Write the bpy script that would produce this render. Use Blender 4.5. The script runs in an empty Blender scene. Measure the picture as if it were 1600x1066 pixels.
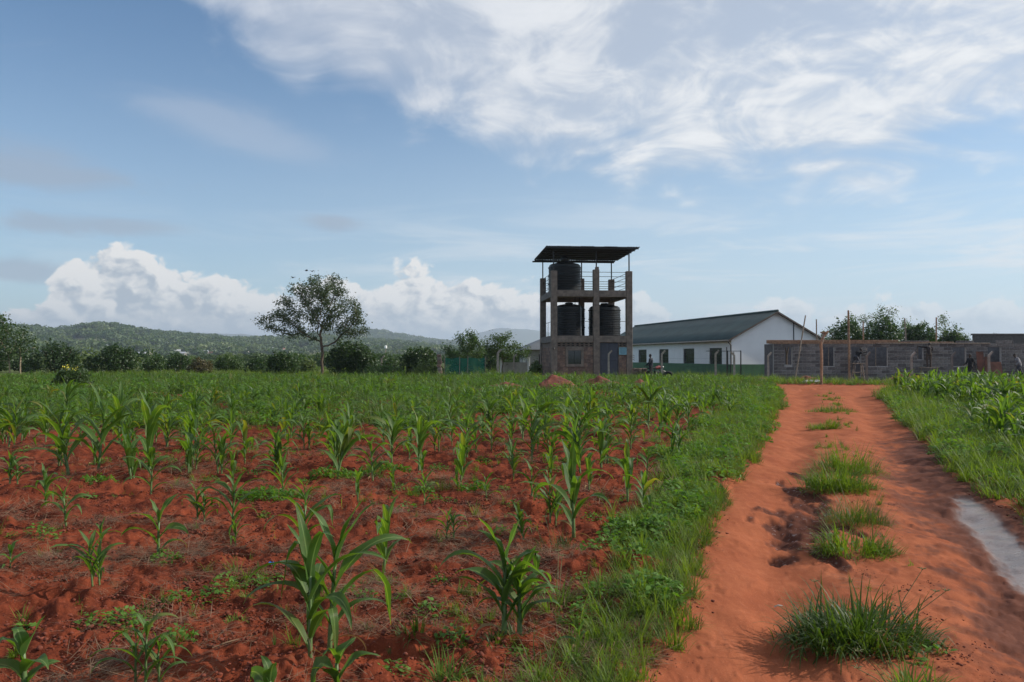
import bpy, bmesh, math, random
import numpy as np
from mathutils import Vector, Matrix
sc = bpy.context.scene
COL = sc.collection
R = math.radians

# ---------------------------------------------------------------- camera
FPX, HORIZON, EYE = 1230.0, 557.0, 1.6          # focal length (1600 px wide), horizon row, eye height
cam_d = bpy.data.cameras.new('camera')
cam = bpy.data.objects.new('camera', cam_d)
COL.objects.link(cam)
cam_d.sensor_width = 36.0
cam_d.lens = FPX / 1600 * 36.0
cam_d.clip_start, cam_d.clip_end = 0.05, 60000
PITCH = math.atan((HORIZON - 533.0) / FPX)
cam.location = (0, 0, EYE)
cam.rotation_euler = (math.pi / 2 + PITCH, 0, 0)
sc.camera = cam

# ---------------------------------------------------------------- light
SUN_AZ, SUN_EL = 83.0, 31.0                     # degrees right of the view direction, above the horizon
sun_d = bpy.data.lights.new('sun', 'SUN')
sun_d.energy = 5.0
sun_d.angle = R(0.6)
sun_d.color = (1.0, 0.93, 0.82)
sun = bpy.data.objects.new('sun', sun_d)
COL.objects.link(sun)
sdir = Vector((math.sin(R(SUN_AZ)) * math.cos(R(SUN_EL)), math.cos(R(SUN_AZ)) * math.cos(R(SUN_EL)), math.sin(R(SUN_EL))))
sun.location = sdir * 50
sun.rotation_euler = sdir.to_track_quat('Z', 'Y').to_euler()

vs = sc.view_settings
sc.display_settings.display_device = 'sRGB'
vs.view_transform = 'Standard'
vs.look = 'None'
vs.exposure = 0.0
vs.gamma = 1.0
vs.use_curve_mapping = False
cy = sc.cycles
cy.use_denoising = True
cy.denoiser = 'OPENIMAGEDENOISE'
cy.denoising_input_passes = 'RGB_ALBEDO_NORMAL'
cy.denoising_prefilter = 'ACCURATE'
cy.max_bounces = 6
cy.diffuse_bounces = 3
cy.glossy_bounces = 2
cy.transmission_bounces = 3
cy.transparent_max_bounces = 6
cy.volume_bounces = 0
cy.caustics_reflective = False
cy.caustics_refractive = False
cy.sample_clamp_indirect = 4.0


class NT:
    """Short hand for building node trees."""
    def __init__(s, tree, dim='3D'):
        s.t, s.dim = tree, dim
    def n(s, typ, **kw):
        nd = s.t.nodes.new(typ)
        for k, v in kw.items():
            if k.startswith('in_'):
                nd.inputs[k[3:].replace('_', ' ')].default_value = v
            else:
                setattr(nd, k, v)
        return nd
    def put(s, sock, v):
        if isinstance(v, bpy.types.NodeSocket):
            s.t.links.new(v, sock)
        elif v is not None:
            sock.default_value = v
    def m(s, op, a, b=None, c=None, clamp=False):
        nd = s.t.nodes.new('ShaderNodeMath')
        nd.operation = op
        nd.use_clamp = clamp
        for i, v in enumerate((a, b, c)):
            if v is not None:
                s.put(nd.inputs[i], v)
        return nd.outputs[0]
    def add(s, a, b): return s.m('ADD', a, b)
    def sub(s, a, b): return s.m('SUBTRACT', a, b)
    def mul(s, a, b): return s.m('MULTIPLY', a, b)
    def div(s, a, b): return s.m('DIVIDE', a, b)
    def step(s, lo, hi, v):
        nd = s.t.nodes.new('ShaderNodeMapRange')
        nd.interpolation_type = 'SMOOTHSTEP'
        s.put(nd.inputs['Value'], v)
        s.put(nd.inputs['From Min'], lo)
        s.put(nd.inputs['From Max'], hi)
        return nd.outputs['Result']
    def xyz(s, x, y, z):
        nd = s.t.nodes.new('ShaderNodeCombineXYZ')
        for i, v in enumerate((x, y, z)):
            s.put(nd.inputs[i], v)
        return nd.outputs[0]
    def mix(s, f, a, b, blend='MIX'):
        nd = s.t.nodes.new('ShaderNodeMix')
        nd.data_type = 'RGBA'
        nd.blend_type = blend
        s.put(nd.inputs['Factor'], f)
        s.put(nd.inputs['A'], a if isinstance(a, bpy.types.NodeSocket) else (*a, 1))
        s.put(nd.inputs['B'], b if isinstance(b, bpy.types.NodeSocket) else (*b, 1))
        return nd.outputs['Result']
    def noise(s, vec, scale, detail=5, rough=0.55, dist=0.0):
        nd = s.t.nodes.new('ShaderNodeTexNoise')
        nd.noise_dimensions = s.dim
        s.put(nd.inputs['Vector'], vec)
        nd.inputs['Scale'].default_value = scale
        nd.inputs['Detail'].default_value = detail
        nd.inputs['Roughness'].default_value = rough
        nd.inputs['Distortion'].default_value = dist
        return nd.outputs['Fac']
    def voro(s, vec, scale, detail=3, rough=0.5, smooth=0.6):
        nd = s.t.nodes.new('ShaderNodeTexVoronoi')
        nd.feature = 'SMOOTH_F1' if smooth else 'F1'
        nd.voronoi_dimensions = s.dim
        s.put(nd.inputs['Vector'], vec)
        nd.inputs['Scale'].default_value = scale
        nd.inputs['Detail'].default_value = detail
        nd.inputs['Roughness'].default_value = rough
        if smooth: nd.inputs['Smoothness'].default_value = smooth
        return nd.outputs['Distance']
    def curve(s, v, pts):
        nd = s.t.nodes.new('ShaderNodeFloatCurve')
        s.put(nd.inputs['Value'], v)
        c = nd.mapping.curves[0]
        for p in pts[1:-1]:
            c.points.new(*p)
        c.points[0].location = pts[0]
        c.points[-1].location = pts[-1]
        nd.mapping.use_clip = True
        nd.mapping.update()
        return nd.outputs[0]


def pix_ang(px, py):
    """Direction (azimuth, elevation in degrees) of a place in the sky."""
    v = Vector(((px - 800) / FPX, 1, (HORIZON - py) / FPX))
    return math.degrees(math.atan2(v.x, v.y)), math.degrees(math.atan2(v.z, math.hypot(v.x, v.y)))


# ---------------------------------------------------------------- sky with clouds
world = bpy.data.worlds.new('World')
sc.world = world
world.use_nodes = True
wt = world.node_tree
wt.nodes.clear()
w = NT(wt, '2D')
world.cycles.sampling_method = 'MANUAL'
world.cycles.sample_map_resolution = 512
SKY_K = 0.118
sky = w.n('ShaderNodeTexSky', sky_type='NISHITA', sun_disc=False, sun_elevation=R(SUN_EL), sun_rotation=R(SUN_AZ),
          altitude=600.0, air_density=1.0, dust_density=0.8, ozone_density=2.0)
tc = w.n('ShaderNodeTexCoord')
nrm = w.n('ShaderNodeVectorMath', operation='NORMALIZE')
wt.links.new(tc.outputs['Generated'], nrm.inputs[0])
D = nrm.outputs[0]
sep = w.n('ShaderNodeSeparateXYZ')
wt.links.new(D, sep.inputs[0])
dx, dy, dz = sep.outputs
az = w.mul(w.m('ARCTAN2', dx, dy), 57.29578)
el = w.mul(w.m('ARCSINE', dz), 57.29578)

def lobe(a0, e0, ra, re, tilt=0.0):
    """Soft elliptical patch of sky; the tilt follows the patch's own long axis."""
    a = w.sub(az, a0)
    e = w.sub(w.sub(el, e0), w.mul(a, tilt))
    q = w.add(w.m('POWER', w.div(w.m('ABSOLUTE', a), ra), 2.0), w.m('POWER', w.div(w.m('ABSOLUTE', e), re), 2.0))
    return w.m('POWER', 2.718, w.mul(q, -1.0))

def az_curve(pix, lo, hi, default):
    """Elevation as a function of azimuth, from points (px, py), flat outside the range."""
    pts = sorted(pix_ang(*p) for p in pix)
    cl = [(0.0, (default - lo) / (hi - lo))] + [((a + 60) / 120, (min(max(e, lo), hi) - lo) / (hi - lo)) for a, e in pts] + [(1.0, (default - lo) / (hi - lo))]
    t = w.m('MULTIPLY_ADD', az, 1 / 120.0, 0.5, clamp=True)
    return w.m('MULTIPLY_ADD', w.curve(t, cl), hi - lo, lo)

# high broken layer: noise laid out on a level sheet above the land
zz = w.add(w.m('MAXIMUM', dz, 0.0), 0.24)
sheet = w.xyz(w.div(dx, zz), w.div(dy, zz), 0.0)
# streaks run from upper left to lower right across the view
mp = w.n('ShaderNodeMapping')
mp.inputs['Rotation'].default_value = (0, 0, R(32))
mp.inputs['Scale'].default_value = (0.95, 1.0, 1.0)
wt.links.new(sheet, mp.inputs['Vector'])
big = w.noise(mp.outputs[0], 0.9, 3, 0.5, 0.4)
fine = w.noise(mp.outputs[0], 3.0, 8, 0.58, 0.5)
fine2 = w.noise(mp.outputs[0], 7.5, 6, 0.6, 0.5)
dap = w.voro(mp.outputs[0], 7.0, 1, 0.55, 1.0)
edge = az_curve([(60, -420), (200, -120), (300, -10), (340, 40), (430, 105), (600, 170), (720, 212), (850, 258), (1000, 268), (1150, 275), (1300, 288), (1400, 265), (1480, 225), (1600, 215)], 5, 45, 24.0)
body = w.add(w.sub(el, edge), w.add(w.mul(w.sub(big, 0.5), 5.0), w.add(w.mul(w.sub(fine, 0.5), 10.0), w.mul(w.sub(0.4, dap), 3.0))))
body = w.sub(body, w.mul(w.step(27.0, 45.0, el), w.mul(w.step(0.60, 0.44, big), 40.0)))      # blue gaps added overhead, out of view, to weaken sky fill light
high_a = w.step(-2.5, 3.0, body)
right = w.step(-24.0, 14.0, az)
puff = w.add(w.mul(fine, 0.58), w.add(w.mul(fine2, 0.36), w.add(w.mul(big, 0.22), w.mul(w.sub(0.4, dap), 0.10))))
holes = w.step(0.48, 0.66, puff)
soft = w.m('MULTIPLY_ADD', right, -0.14, 0.74)                                     # even veil to the left, broken puffs to the right
high_a = w.mul(high_a, w.m('MULTIPLY_ADD', holes, w.sub(0.95, soft), soft))
high_b = w.step(0.46, 0.74, puff)
cl_hi = w.mix(high_b, w.mix(right, (0.52, 0.58, 0.69), (0.66, 0.70, 0.76)), w.mix(right, (0.62, 0.67, 0.76), (0.93, 0.94, 0.95)))

# thin veils and small grey scraps
ang = w.xyz(w.mul(az, 0.1), w.mul(el, 0.1), 0.0)
ragged = w.noise(w.xyz(w.mul(az, 0.045), w.mul(el, 0.13), 3.0), 3.0, 7, 0.6, 0.5)
veil_n = w.noise(w.xyz(w.mul(az, 0.03), w.mul(el, 0.22), 7.0), 2.6, 6, 0.6, 0.4)
scraps = None
for px, py, rx, ry, tilt in ((40, 262, 6.5, 1.5, -0.03), (150, 352, 7.0, 0.85, 0.02), (30, 425, 3.2, 0.9, 0.0), (530, 348, 2.4, 0.75, 0.0)):
    a0, e0 = pix_ang(px, py)
    l = lobe(a0, e0, rx, ry, tilt)
    scraps = l if scraps is None else w.m('MAXIMUM', scraps, l)
scrap_a = w.mul(w.step(0.22, 0.95, w.add(scraps, w.mul(w.sub(ragged, 0.5), 1.3))), 0.62)
a0, e0 = pix_ang(350, 195)
veil_a = w.mul(w.step(0.15, 0.95, w.add(lobe(a0, e0, 7.5, 1.7, -0.18), w.mul(w.sub(ragged, 0.5), 0.9))), 0.34)
low_veil = w.mul(w.mul(w.step(0.42, 0.75, veil_n), w.m('MULTIPLY', w.step(0.5, 5.0, el), w.step(13.0, 6.0, el))), w.m('MULTIPLY_ADD', right, 0.62, 0.18))

# cumulus standing along the horizon
top_pts = [(-60, 470), (0, 478), (50, 470), (78, 440), (100, 402), (150, 380), (200, 379), (240, 398), (290, 414), (350, 420), (400, 430), (450, 432), (500, 428), (540, 424), (566, 436), (590, 452), (606, 430), (640, 408), (680, 414), (720, 434), (760, 430), (800, 438),
           (850, 440), (960, 456), (1000, 450), (1040, 482), (1100, 500), (1170, 490), (1196, 468), (1218, 452), (1250, 468), (1280, 492), (1320, 480), (1390, 462), (1440, 474), (1500, 470), (1540, 462), (1600, 474)]
top = w.add(az_curve(top_pts, 0, 12, 3.6), 0.35)
def billow(da, de):
    v = w.xyz(w.mul(w.add(az, da), 0.1), w.mul(w.add(el, de), 0.135), 1.7)
    wob = w.noise(v, 5.0, 3, 0.5)
    v2 = w.n('ShaderNodeVectorMath', operation='ADD')
    wt.links.new(v, v2.inputs[0])
    wt.links.new(w.xyz(w.mul(w.sub(wob, 0.5), 0.18), w.mul(w.sub(wob, 0.5), 0.14), 0.0), v2.inputs[1])
    b = w.voro(v2.outputs[0], 2.6, 3.0, 0.55, 0.0)
    f = w.noise(v2.outputs[0], 8.0, 6, 0.6)
    return w.m('MINIMUM', w.add(w.sub(0.55, b), w.mul(w.sub(f, 0.5), 0.55)), 0.34)
b0 = billow(0.0, 0.0)
b1 = billow(0.55, 0.32)
depth = w.add(w.sub(top, el), w.mul(b0, 2.0))
cu_a = w.mul(w.step(-0.05, 0.55, depth), w.m('MULTIPLY_ADD', w.step(12.0, 0.0, az), 0.33, 0.64))
lit = w.add(w.mul(w.sub(b0, b1), 2.0), w.add(0.46, w.mul(w.step(3.2, -0.4, depth), 0.62)))
lit = w.m('MULTIPLY', lit, w.m('MULTIPLY_ADD', w.step(0.8, 4.5, el), 0.62, 0.50), clamp=True)
cl_cu = w.mix(lit, (0.46, 0.52, 0.59), (0.95, 0.93, 0.90))
haze_f = w.mul(w.step(4.0, 0.0, el), 0.45)

# clear air: the sky model, a little paler near the horizon through thin vapour
gain = w.n('ShaderNodeVectorMath', operation='SCALE')
wt.links.new(sky.outputs[0], gain.inputs[0])
gain.inputs['Scale'].default_value = SKY_K
base = w.mix(1.0, gain.outputs[0], (0.84, 1.04, 1.13), 'MULTIPLY')
vap = w.m('MULTIPLY', w.step(24.0, 0.0, el), w.m('MULTIPLY_ADD', right, 0.30, 0.36))
base = w.mix(vap, base, (0.66, 0.78, 0.86))
c = w.mix(low_veil, base, (0.84, 0.87, 0.90))
c = w.mix(high_a, c, cl_hi)
c = w.mix(veil_a, c, (0.55, 0.60, 0.70))
c = w.mix(scrap_a, c, (0.36, 0.42, 0.52))
c = w.mix(cu_a, c, cl_cu)
c = w.mix(haze_f, c, (0.56, 0.64, 0.72))
bg = w.n('ShaderNodeBackground')
sc_up = w.n('ShaderNodeVectorMath', operation='SCALE')
wt.links.new(c, sc_up.inputs[0])
sc_up.inputs['Scale'].default_value = 1.0 / SKY_K
wt.links.new(sc_up.outputs[0], bg.inputs['Color'])
bg.inputs['Strength'].default_value = SKY_K
wo = w.n('ShaderNodeOutputWorld')
wt.links.new(bg.outputs[0], wo.inputs['Surface'])

# ---------------------------------------------------------------- helpers
def tag(o, label=None, cat=None, group=None, kind=None):
    if label: o['label'] = label
    if cat: o['category'] = cat
    if group: o['group'] = group
    if kind: o['kind'] = kind
    return o

def empty(name, loc=(0, 0, 0), rz=0.0, **kw):
    o = bpy.data.objects.new(name, None)
    COL.objects.link(o)
    o.location = loc
    o.rotation_euler = (0, 0, rz)
    o.empty_display_size = 0.2
    return tag(o, **kw)

def link(name, me, parent=None, loc=None, rot=None, **kw):
    o = bpy.data.objects.new(name, me)
    COL.objects.link(o)
    if parent is not None:
        o.parent = parent
    if loc is not None: o.location = loc
    if rot is not None: o.rotation_euler = rot
    return tag(o, **kw)

def mesh_np(name, v, f, mat=None, smooth=False, uv=None):
    """Mesh from arrays; f is (n,3) or (n,4), or a list of mixed faces."""
    me = bpy.data.meshes.new(name)
    v = np.asarray(v, dtype=np.float32)
    if isinstance(f, np.ndarray):
        k = f.shape[1]
        me.vertices.add(len(v))
        me.vertices.foreach_set('co', v.ravel())
        me.loops.add(f.size)
        me.loops.foreach_set('vertex_index', f.astype(np.int32).ravel())
        me.polygons.add(len(f))
        me.polygons.foreach_set('loop_start', np.arange(0, f.size, k, dtype=np.int32))
        me.update(calc_edges=True)
    else:
        me.from_pydata(v.tolist(), [], f)
    if uv is not None:
        lay = me.uv_layers.new(name='UVMap')
        li = np.empty(len(me.loops), dtype=np.int32)
        me.loops.foreach_get('vertex_index', li)
        lay.data.foreach_set('uv', np.asarray(uv, dtype=np.float32)[li].ravel())
    if smooth:
        me.polygons.foreach_set('use_smooth', np.ones(len(me.polygons), dtype=bool))
    if mat is not None:
        me.materials.append(mat)
    me.validate()
    return me

class MB:
    """Collects boxes, tubes and sheets into one mesh."""
    def __init__(s):
        s.v, s.f = [], []
    def add(s, vs, fs):
        o = len(s.v)
        s.v += [tuple(p) for p in vs]
        s.f += [tuple(i + o for i in q) for q in fs]
        return s
    def box(s, a, b, M=None):
        (x0, y0, z0), (x1, y1, z1) = a, b
        vs = [(x0, y0, z0), (x1, y0, z0), (x1, y1, z0), (x0, y1, z0), (x0, y0, z1), (x1, y0, z1), (x1, y1, z1), (x0, y1, z1)]
        if M is not None: vs = [M @ Vector(p) for p in vs]
        return s.add(vs, [(3, 2, 1, 0), (4, 5, 6, 7), (0, 1, 5, 4), (1, 2, 6, 5), (2, 3, 7, 6), (3, 0, 4, 7)])
    def bbox(s, a, b, c=0.01, jit=0.0, rnd=None):
        """Box with chamfered edges (and slightly uneven corners)."""
        a, b = Vector(a), Vector(b)
        lo = [min(a[i], b[i]) for i in range(3)]; hi = [max(a[i], b[i]) for i in range(3)]
        c = min(c, *(0.45 * (hi[i] - lo[i]) for i in range(3)))
        vs, idx = [], {}
        for i in (0, 1):
            for j in (0, 1):
                for k in (0, 1):
                    for ax in range(3):
                        p = [(lo, hi)[i][0], (lo, hi)[j][1], (lo, hi)[k][2]]
                        for o in range(3):
                            if o != ax:
                                p[o] += c if (i, j, k)[o] == 0 else -c
                        if jit: p = [q + rnd.uniform(-jit, jit) for q in p]
                        idx[(i, j, k, ax)] = len(vs)
                        vs.append(p)
        fs = []
        for ax in range(3):
            o1, o2 = (ax + 1) % 3, (ax + 2) % 3
            for sd in (0, 1):
                q = []
                for (p, r) in ((0, 0), (1, 0), (1, 1), (0, 1)):
                    key = [0, 0, 0]; key[ax] = sd; key[o1] = p; key[o2] = r
                    q.append(idx[(*key, ax)])
                fs.append(tuple(q if sd else q[::-1]))
        for ax in range(3):                                  # edges parallel to ax
            o1, o2 = (ax + 1) % 3, (ax + 2) % 3
            for p in (0, 1):
                for r in (0, 1):
                    k0 = [0, 0, 0]; k1 = [0, 0, 0]
                    k0[o1] = k1[o1] = p; k0[o2] = k1[o2] = r; k1[ax] = 1
                    q = (idx[(*k0, o1)], idx[(*k1, o1)], idx[(*k1, o2)], idx[(*k0, o2)])
                    fs.append(q if (p == r) else q[::-1])
        for i in (0, 1):
            for j in (0, 1):
                for k in (0, 1):
                    q = (idx[(i, j, k, 0)], idx[(i, j, k, 1)], idx[(i, j, k, 2)])
                    fs.append(q if (i + j + k) % 2 else q[::-1])
        return s.add(vs, fs)
    def tube(s, pts, radii, n=6, caps=True):
        pts = [Vector(p) for p in pts]
        if not hasattr(radii, '__len__'): radii = [radii] * len(pts)
        vs, fs = [], []
        prev = None
        for i, p in enumerate(pts):
            t = (pts[min(i + 1, len(pts) - 1)] - pts[max(i - 1, 0)])
            if t.length < 1e-9: t = Vector((0, 0, 1))
            t.normalize()
            if prev is None:
                u = t.orthogonal().normalized()
            else:
                u = (prev - t * prev.dot(t))
                u = u.normalized() if u.length > 1e-6 else t.orthogonal().normalized()
            prev = u
            b = t.cross(u)
            for k in range(n):
                a = 2 * math.pi * k / n
                vs.append(p + (u * math.cos(a) + b * math.sin(a)) * radii[i])
        for i in range(len(pts) - 1):
            for k in range(n):
                k2 = (k + 1) % n
                fs.append((i * n + k, i * n + k2, (i + 1) * n + k2, (i + 1) * n + k))
        if caps:
            fs.append(tuple(range(n - 1, -1, -1)))
            fs.append(tuple((len(pts) - 1) * n + k for k in range(n)))
        return s.add(vs, fs)
    def lathe(s, prof, n=32, cx=0.0, cy=0.0):
        vs, fs = [], []
        for r, z in prof:
            for k in range(n):
                a = 2 * math.pi * k / n
                vs.append((cx + r * math.cos(a), cy + r * math.sin(a), z))
        for i in range(len(prof) - 1):
            for k in range(n):
                k2 = (k + 1) % n
                fs.append((i * n + k, i * n + k2, (i + 1) * n + k2, (i + 1) * n + k))
        fs.append(tuple(range(n - 1, -1, -1)))
        fs.append(tuple((len(prof) - 1) * n + k for k in range(n)))
        return s.add(vs, fs)
    def mesh(s, name, mat, smooth=False):
        me = bpy.data.meshes.new(name)
        me.from_pydata([tuple(p) for p in s.v], [], s.f)
        if mat is not None: me.materials.append(mat)
        if smooth:
            me.polygons.foreach_set('use_smooth', np.ones(len(me.polygons), dtype=bool))
        me.update()
        return me
    def build(s, name, mat, parent=None, smooth=False, **kw):
        return link(name, s.mesh(name, mat, smooth), parent, **kw)

def copy_tree(o, parent=None):
    c2 = o.copy()
    COL.objects.link(c2)
    c2.parent = parent
    for ch in o.children:
        copy_tree(ch, c2)
    return c2

def gpt(px, py):
    """Ground position seen at a place of the picture."""
    ray = Vector(((px - 800) / FPX, 1.0, -(py - HORIZON) / FPX))
    t = EYE / -ray.z
    return ray.x * t, t
def wpt(px, py, d):
    return Vector(((px - 800) / FPX * d, d, EYE + (HORIZON - py) / FPX * d))

# value noise on arrays
def _hash(ix, iy, seed):
    h = (ix.astype(np.int64) * 374761393 + iy.astype(np.int64) * 668265263 + seed * 974634777) & 0x7fffffff
    h = ((h ^ (h >> 13)) * 1274126177) & 0x7fffffff
    return ((h ^ (h >> 16)) & 0xffff) / 65535.0
def vnoise(x, y, seed=0):
    x, y = np.asarray(x, float), np.asarray(y, float)
    ix, iy = np.floor(x), np.floor(y)
    fx, fy = x - ix, y - iy
    fx, fy = fx * fx * fx * (fx * (fx * 6 - 15) + 10), fy * fy * fy * (fy * (fy * 6 - 15) + 10)
    a, b = _hash(ix, iy, seed), _hash(ix + 1, iy, seed)
    c2, d = _hash(ix, iy + 1, seed), _hash(ix + 1, iy + 1, seed)
    return (a + (b - a) * fx) * (1 - fy) + (c2 + (d - c2) * fx) * fy
def fbm(x, y, octv=5, gain=0.5, seed=0):
    t, amp, tot = 0.0, 1.0, 0.0
    for i in range(octv):
        c_, s_ = math.cos(0.6 * i + 0.3), math.sin(0.6 * i + 0.3)
        t = t + amp * vnoise((x * c_ - y * s_) * 2 ** i + 17.3 * i, (x * s_ + y * c_) * 2 ** i - 9.1 * i, seed + i)
        tot += amp
        amp *= gain
    return t / tot
def sstep(lo, hi, v):
    t = np.clip((np.asarray(v, float) - lo) / (hi - lo), 0, 1)
    return t * t * (3 - 2 * t)

# ---------------------------------------------------------------- materials
def new_mat(name):
    m = bpy.data.materials.new(name)
    m.use_nodes = True
    m.node_tree.nodes.clear()
    t = NT(m.node_tree)
    out = t.n('ShaderNodeOutputMaterial')
    return m, t, out

def simple(name, col, rough=0.8, var=0.25, scale=6.0, bump=0.0, bscale=60.0, metal=0.0, col2=None, stain=0.0, spec=0.5):
    """Painted or raw surface with uneven colour, fine relief and optional streaky dirt."""
    m, t, out = new_mat(name)
    tc_ = t.n('ShaderNodeTexCoord')
    obj = tc_.outputs['Object']
    nz = t.noise(obj, scale, 6, 0.6)
    col2 = col2 or tuple(k * (1 - var) for k in col)
    cc = t.mix(t.step(0.3, 0.7, nz), col2, tuple(min(k * (1 + var * 0.5), 1) for k in col))
    if stain:
        mp_ = t.n('ShaderNodeMapping')
        mp_.inputs['Scale'].default_value = (1, 1, 0.25)
        t.t.links.new(obj, mp_.inputs['Vector'])
        sn = t.noise(mp_.outputs[0], 2.6, 6, 0.65)
        cc = t.mix(t.mul(t.step(0.5, 0.75, sn), stain), cc, tuple(k * 0.45 for k in col))
    p = t.n('ShaderNodeBsdfPrincipled')
    t.t.links.new(cc, p.inputs['Base Color'])
    t.put(p.inputs['Roughness'], rough)
    t.put(p.inputs['Metallic'], metal)
    t.put(p.inputs['Specular IOR Level'], spec)
    if bump:
        b = t.n('ShaderNodeBump')
        b.inputs['Strength'].default_value = bump
        b.inputs['Distance'].default_value = 0.02
        t.t.links.new(t.noise(obj, bscale, 5, 0.6), b.inputs['Height'])
        t.t.links.new(b.outputs[0], p.inputs['Normal'])
    t.t.links.new(p.outputs[0], out.inputs['Surface'])
    return m

def leafy(name, c1, c2, trans=0.35, rough=0.45, tcol=None, spec=0.5, scale=3.0, rib=False):
    """Leaf: diffuse and gloss in front, light passing through from behind; colour differs from leaf to leaf."""
    m, t, out = new_mat(name)
    geo = t.n('ShaderNodeNewGeometry')
    oi = t.n('ShaderNodeObjectInfo')
    tc_ = t.n('ShaderNodeTexCoord')
    nz = t.noise(tc_.outputs['Object'], scale, 3, 0.6)
    f = t.m('ADD', t.mul(geo.outputs['Random Per Island'], 0.55), t.mul(oi.outputs['Random'], 0.45))
    f = t.m('ADD', t.mul(f, 0.75), t.mul(nz, 0.3), clamp=True)
    cc = t.mix(f, c1, c2)
    if rib:
        uv = t.n('ShaderNodeSeparateXYZ')
        t.t.links.new(tc_.outputs['UV'], uv.inputs[0])
        u = t.m('ABSOLUTE', t.sub(uv.outputs[0], 0.5))
        mid = t.step(0.075, 0.03, u)
        stripes = t.m('SINE', t.mul(uv.outputs[0], 95.0))
        cc = t.mix(t.m('MULTIPLY_ADD', stripes, 0.10, 0.10), cc, tuple(min(1, k * 1.5) for k in c2))
        cc = t.mix(t.mul(mid, 0.65), cc, (0.20, 0.30, 0.10))
        cc = t.mix(t.mul(t.step(0.93, 1.0, uv.outputs[1]), 0.6), cc, (0.28, 0.22, 0.08))
    if rib:                                                 # old, yellowing or scorched leaves; pale specks and dust
        old = t.step(0.88, 1.0, oi.outputs['Random'])
        cc = t.mix(t.mul(old, t.m('MULTIPLY_ADD', uv.outputs[1], 0.7, 0.25)), cc, (0.17, 0.155, 0.04))
        spk = t.noise(tc_.outputs['Object'], 38.0, 4, 0.7)
        cc = t.mix(t.mul(t.step(0.60, 0.74, spk), 0.40), cc, (0.19, 0.17, 0.07))
        dust = t.noise(tc_.outputs['Object'], 9.0, 4, 0.6)
        cc = t.mix(t.mul(t.step(0.5, 0.75, dust), 0.22), cc, (0.20, 0.12, 0.06))
    p = t.n('ShaderNodeBsdfPrincipled')
    t.t.links.new(cc, p.inputs['Base Color'])
    p.inputs['Roughness'].default_value = rough
    p.inputs['Specular IOR Level'].default_value = spec
    if rib:
        b = t.n('ShaderNodeBump')
        b.inputs['Strength'].default_value = 0.25
        b.inputs['Distance'].default_value = 0.002
        t.t.links.new(stripes, b.inputs['Height'])
        t.t.links.new(b.outputs[0], p.inputs['Normal'])
    tr = t.n('ShaderNodeBsdfTranslucent')
    tcc = t.mix(1.0, cc, tcol or (2.0, 2.1, 0.9), 'MULTIPLY')
    t.t.links.new(tcc, tr.inputs['Color'])
    mx = t.n('ShaderNodeMixShader')
    mx.inputs[0].default_value = trans
    t.t.links.new(p.outputs[0], mx.inputs[1])
    t.t.links.new(tr.outputs[0], mx.inputs[2])
    t.t.links.new(mx.outputs[0], out.inputs['Surface'])
    return m

# ================================================================ LAND
ED = np.array([(-60, -22, -18), (-30, -11, -8), (0, -0.75, 2.1), (3.87, 0.56, 3.50), (4.88, 0.95, 3.95), (6.09, 1.40, 4.55), (7.2, 1.76, 5.0), (9.24, 2.52, 5.56), (12.07, 3.65, 6.67),
               (16, 5.05, 8.2), (23.7, 8.0, 11.5), (33, 11.2, 15.4), (38, 12.8, 18.4), (41, 13.8, 20.4), (60, 20, 28)], float)
def track_s(x, y):
    """Position across the track: 0 at its left edge, 1 at its right edge."""
    l, r = np.interp(y, ED[:, 0], ED[:, 1]), np.interp(y, ED[:, 0], ED[:, 2])
    wob = (fbm(x * 1.3, y * 1.3, 4, 0.55, 5) - 0.5) * 0.55
    return (x - l) / (r - l) + wob * np.where((x - l) / (r - l) < 0.5, 1, -1) * 0.35, r - l
def track_mask(x, y):
    s, wd = track_s(x, y)
    m = np.minimum(s, 1 - s) * wd                       # metres inside the edge
    return np.where((y < 42), m, -9.0)
def cross_mask(x, y):
    """The road that the track runs into."""
    wob = (fbm(x * 0.8, y * 0.8, 3, 0.5, 8) - 0.5) * 1.0
    return np.minimum(np.minimum(y - 38.6 + wob, 44.3 - y + wob), x - 12.2 + wob)
def road_mask(x, y):
    return np.maximum(track_mask(x, y), cross_mask(x, y))
MUD = [(3.6, 9.8, 0.20, 1.1), (3.35, 9.0, 0.20, 0.7), (2.95, 8.2, 0.34, 0.7), (2.75, 7.7, 0.36, 0.6), (2.55, 7.2, 0.19, 0.5), (2.62, 6.6, 0.09, 0.8), (2.30, 6.7, 0.15, 0.25), (3.2, 7.6, 0.12, 0.5), (4.1, 11.2, 0.12, 0.8)]
def mud_amt(x, y):
    t = 0.0
    for mx_, my_, rx, ry in MUD:
        t = np.maximum(t, np.exp(-(((x - mx_) / rx) ** 2 + ((y - my_) / ry) ** 2)))
    return sstep(0.35, 0.70, t + (fbm(x * 9 - y * 3.2, y * 3.4, 4, 0.6, 31) - 0.5) * 1.0)
def silt_amt(x, y):
    # pale drying silt left by a puddle in the right wheel rut
    ax = 4.02 + (y - 6.1) * 0.40
    q = ((x - ax) / 0.20) ** 2 + ((y - 7.3) / 2.2) ** 4
    return sstep(0.20, 0.75, np.exp(-q) + (fbm((x - 0.4 * y) * 9, y * 2, 5, 0.65, 77) - 0.5) * 0.8)
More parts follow.
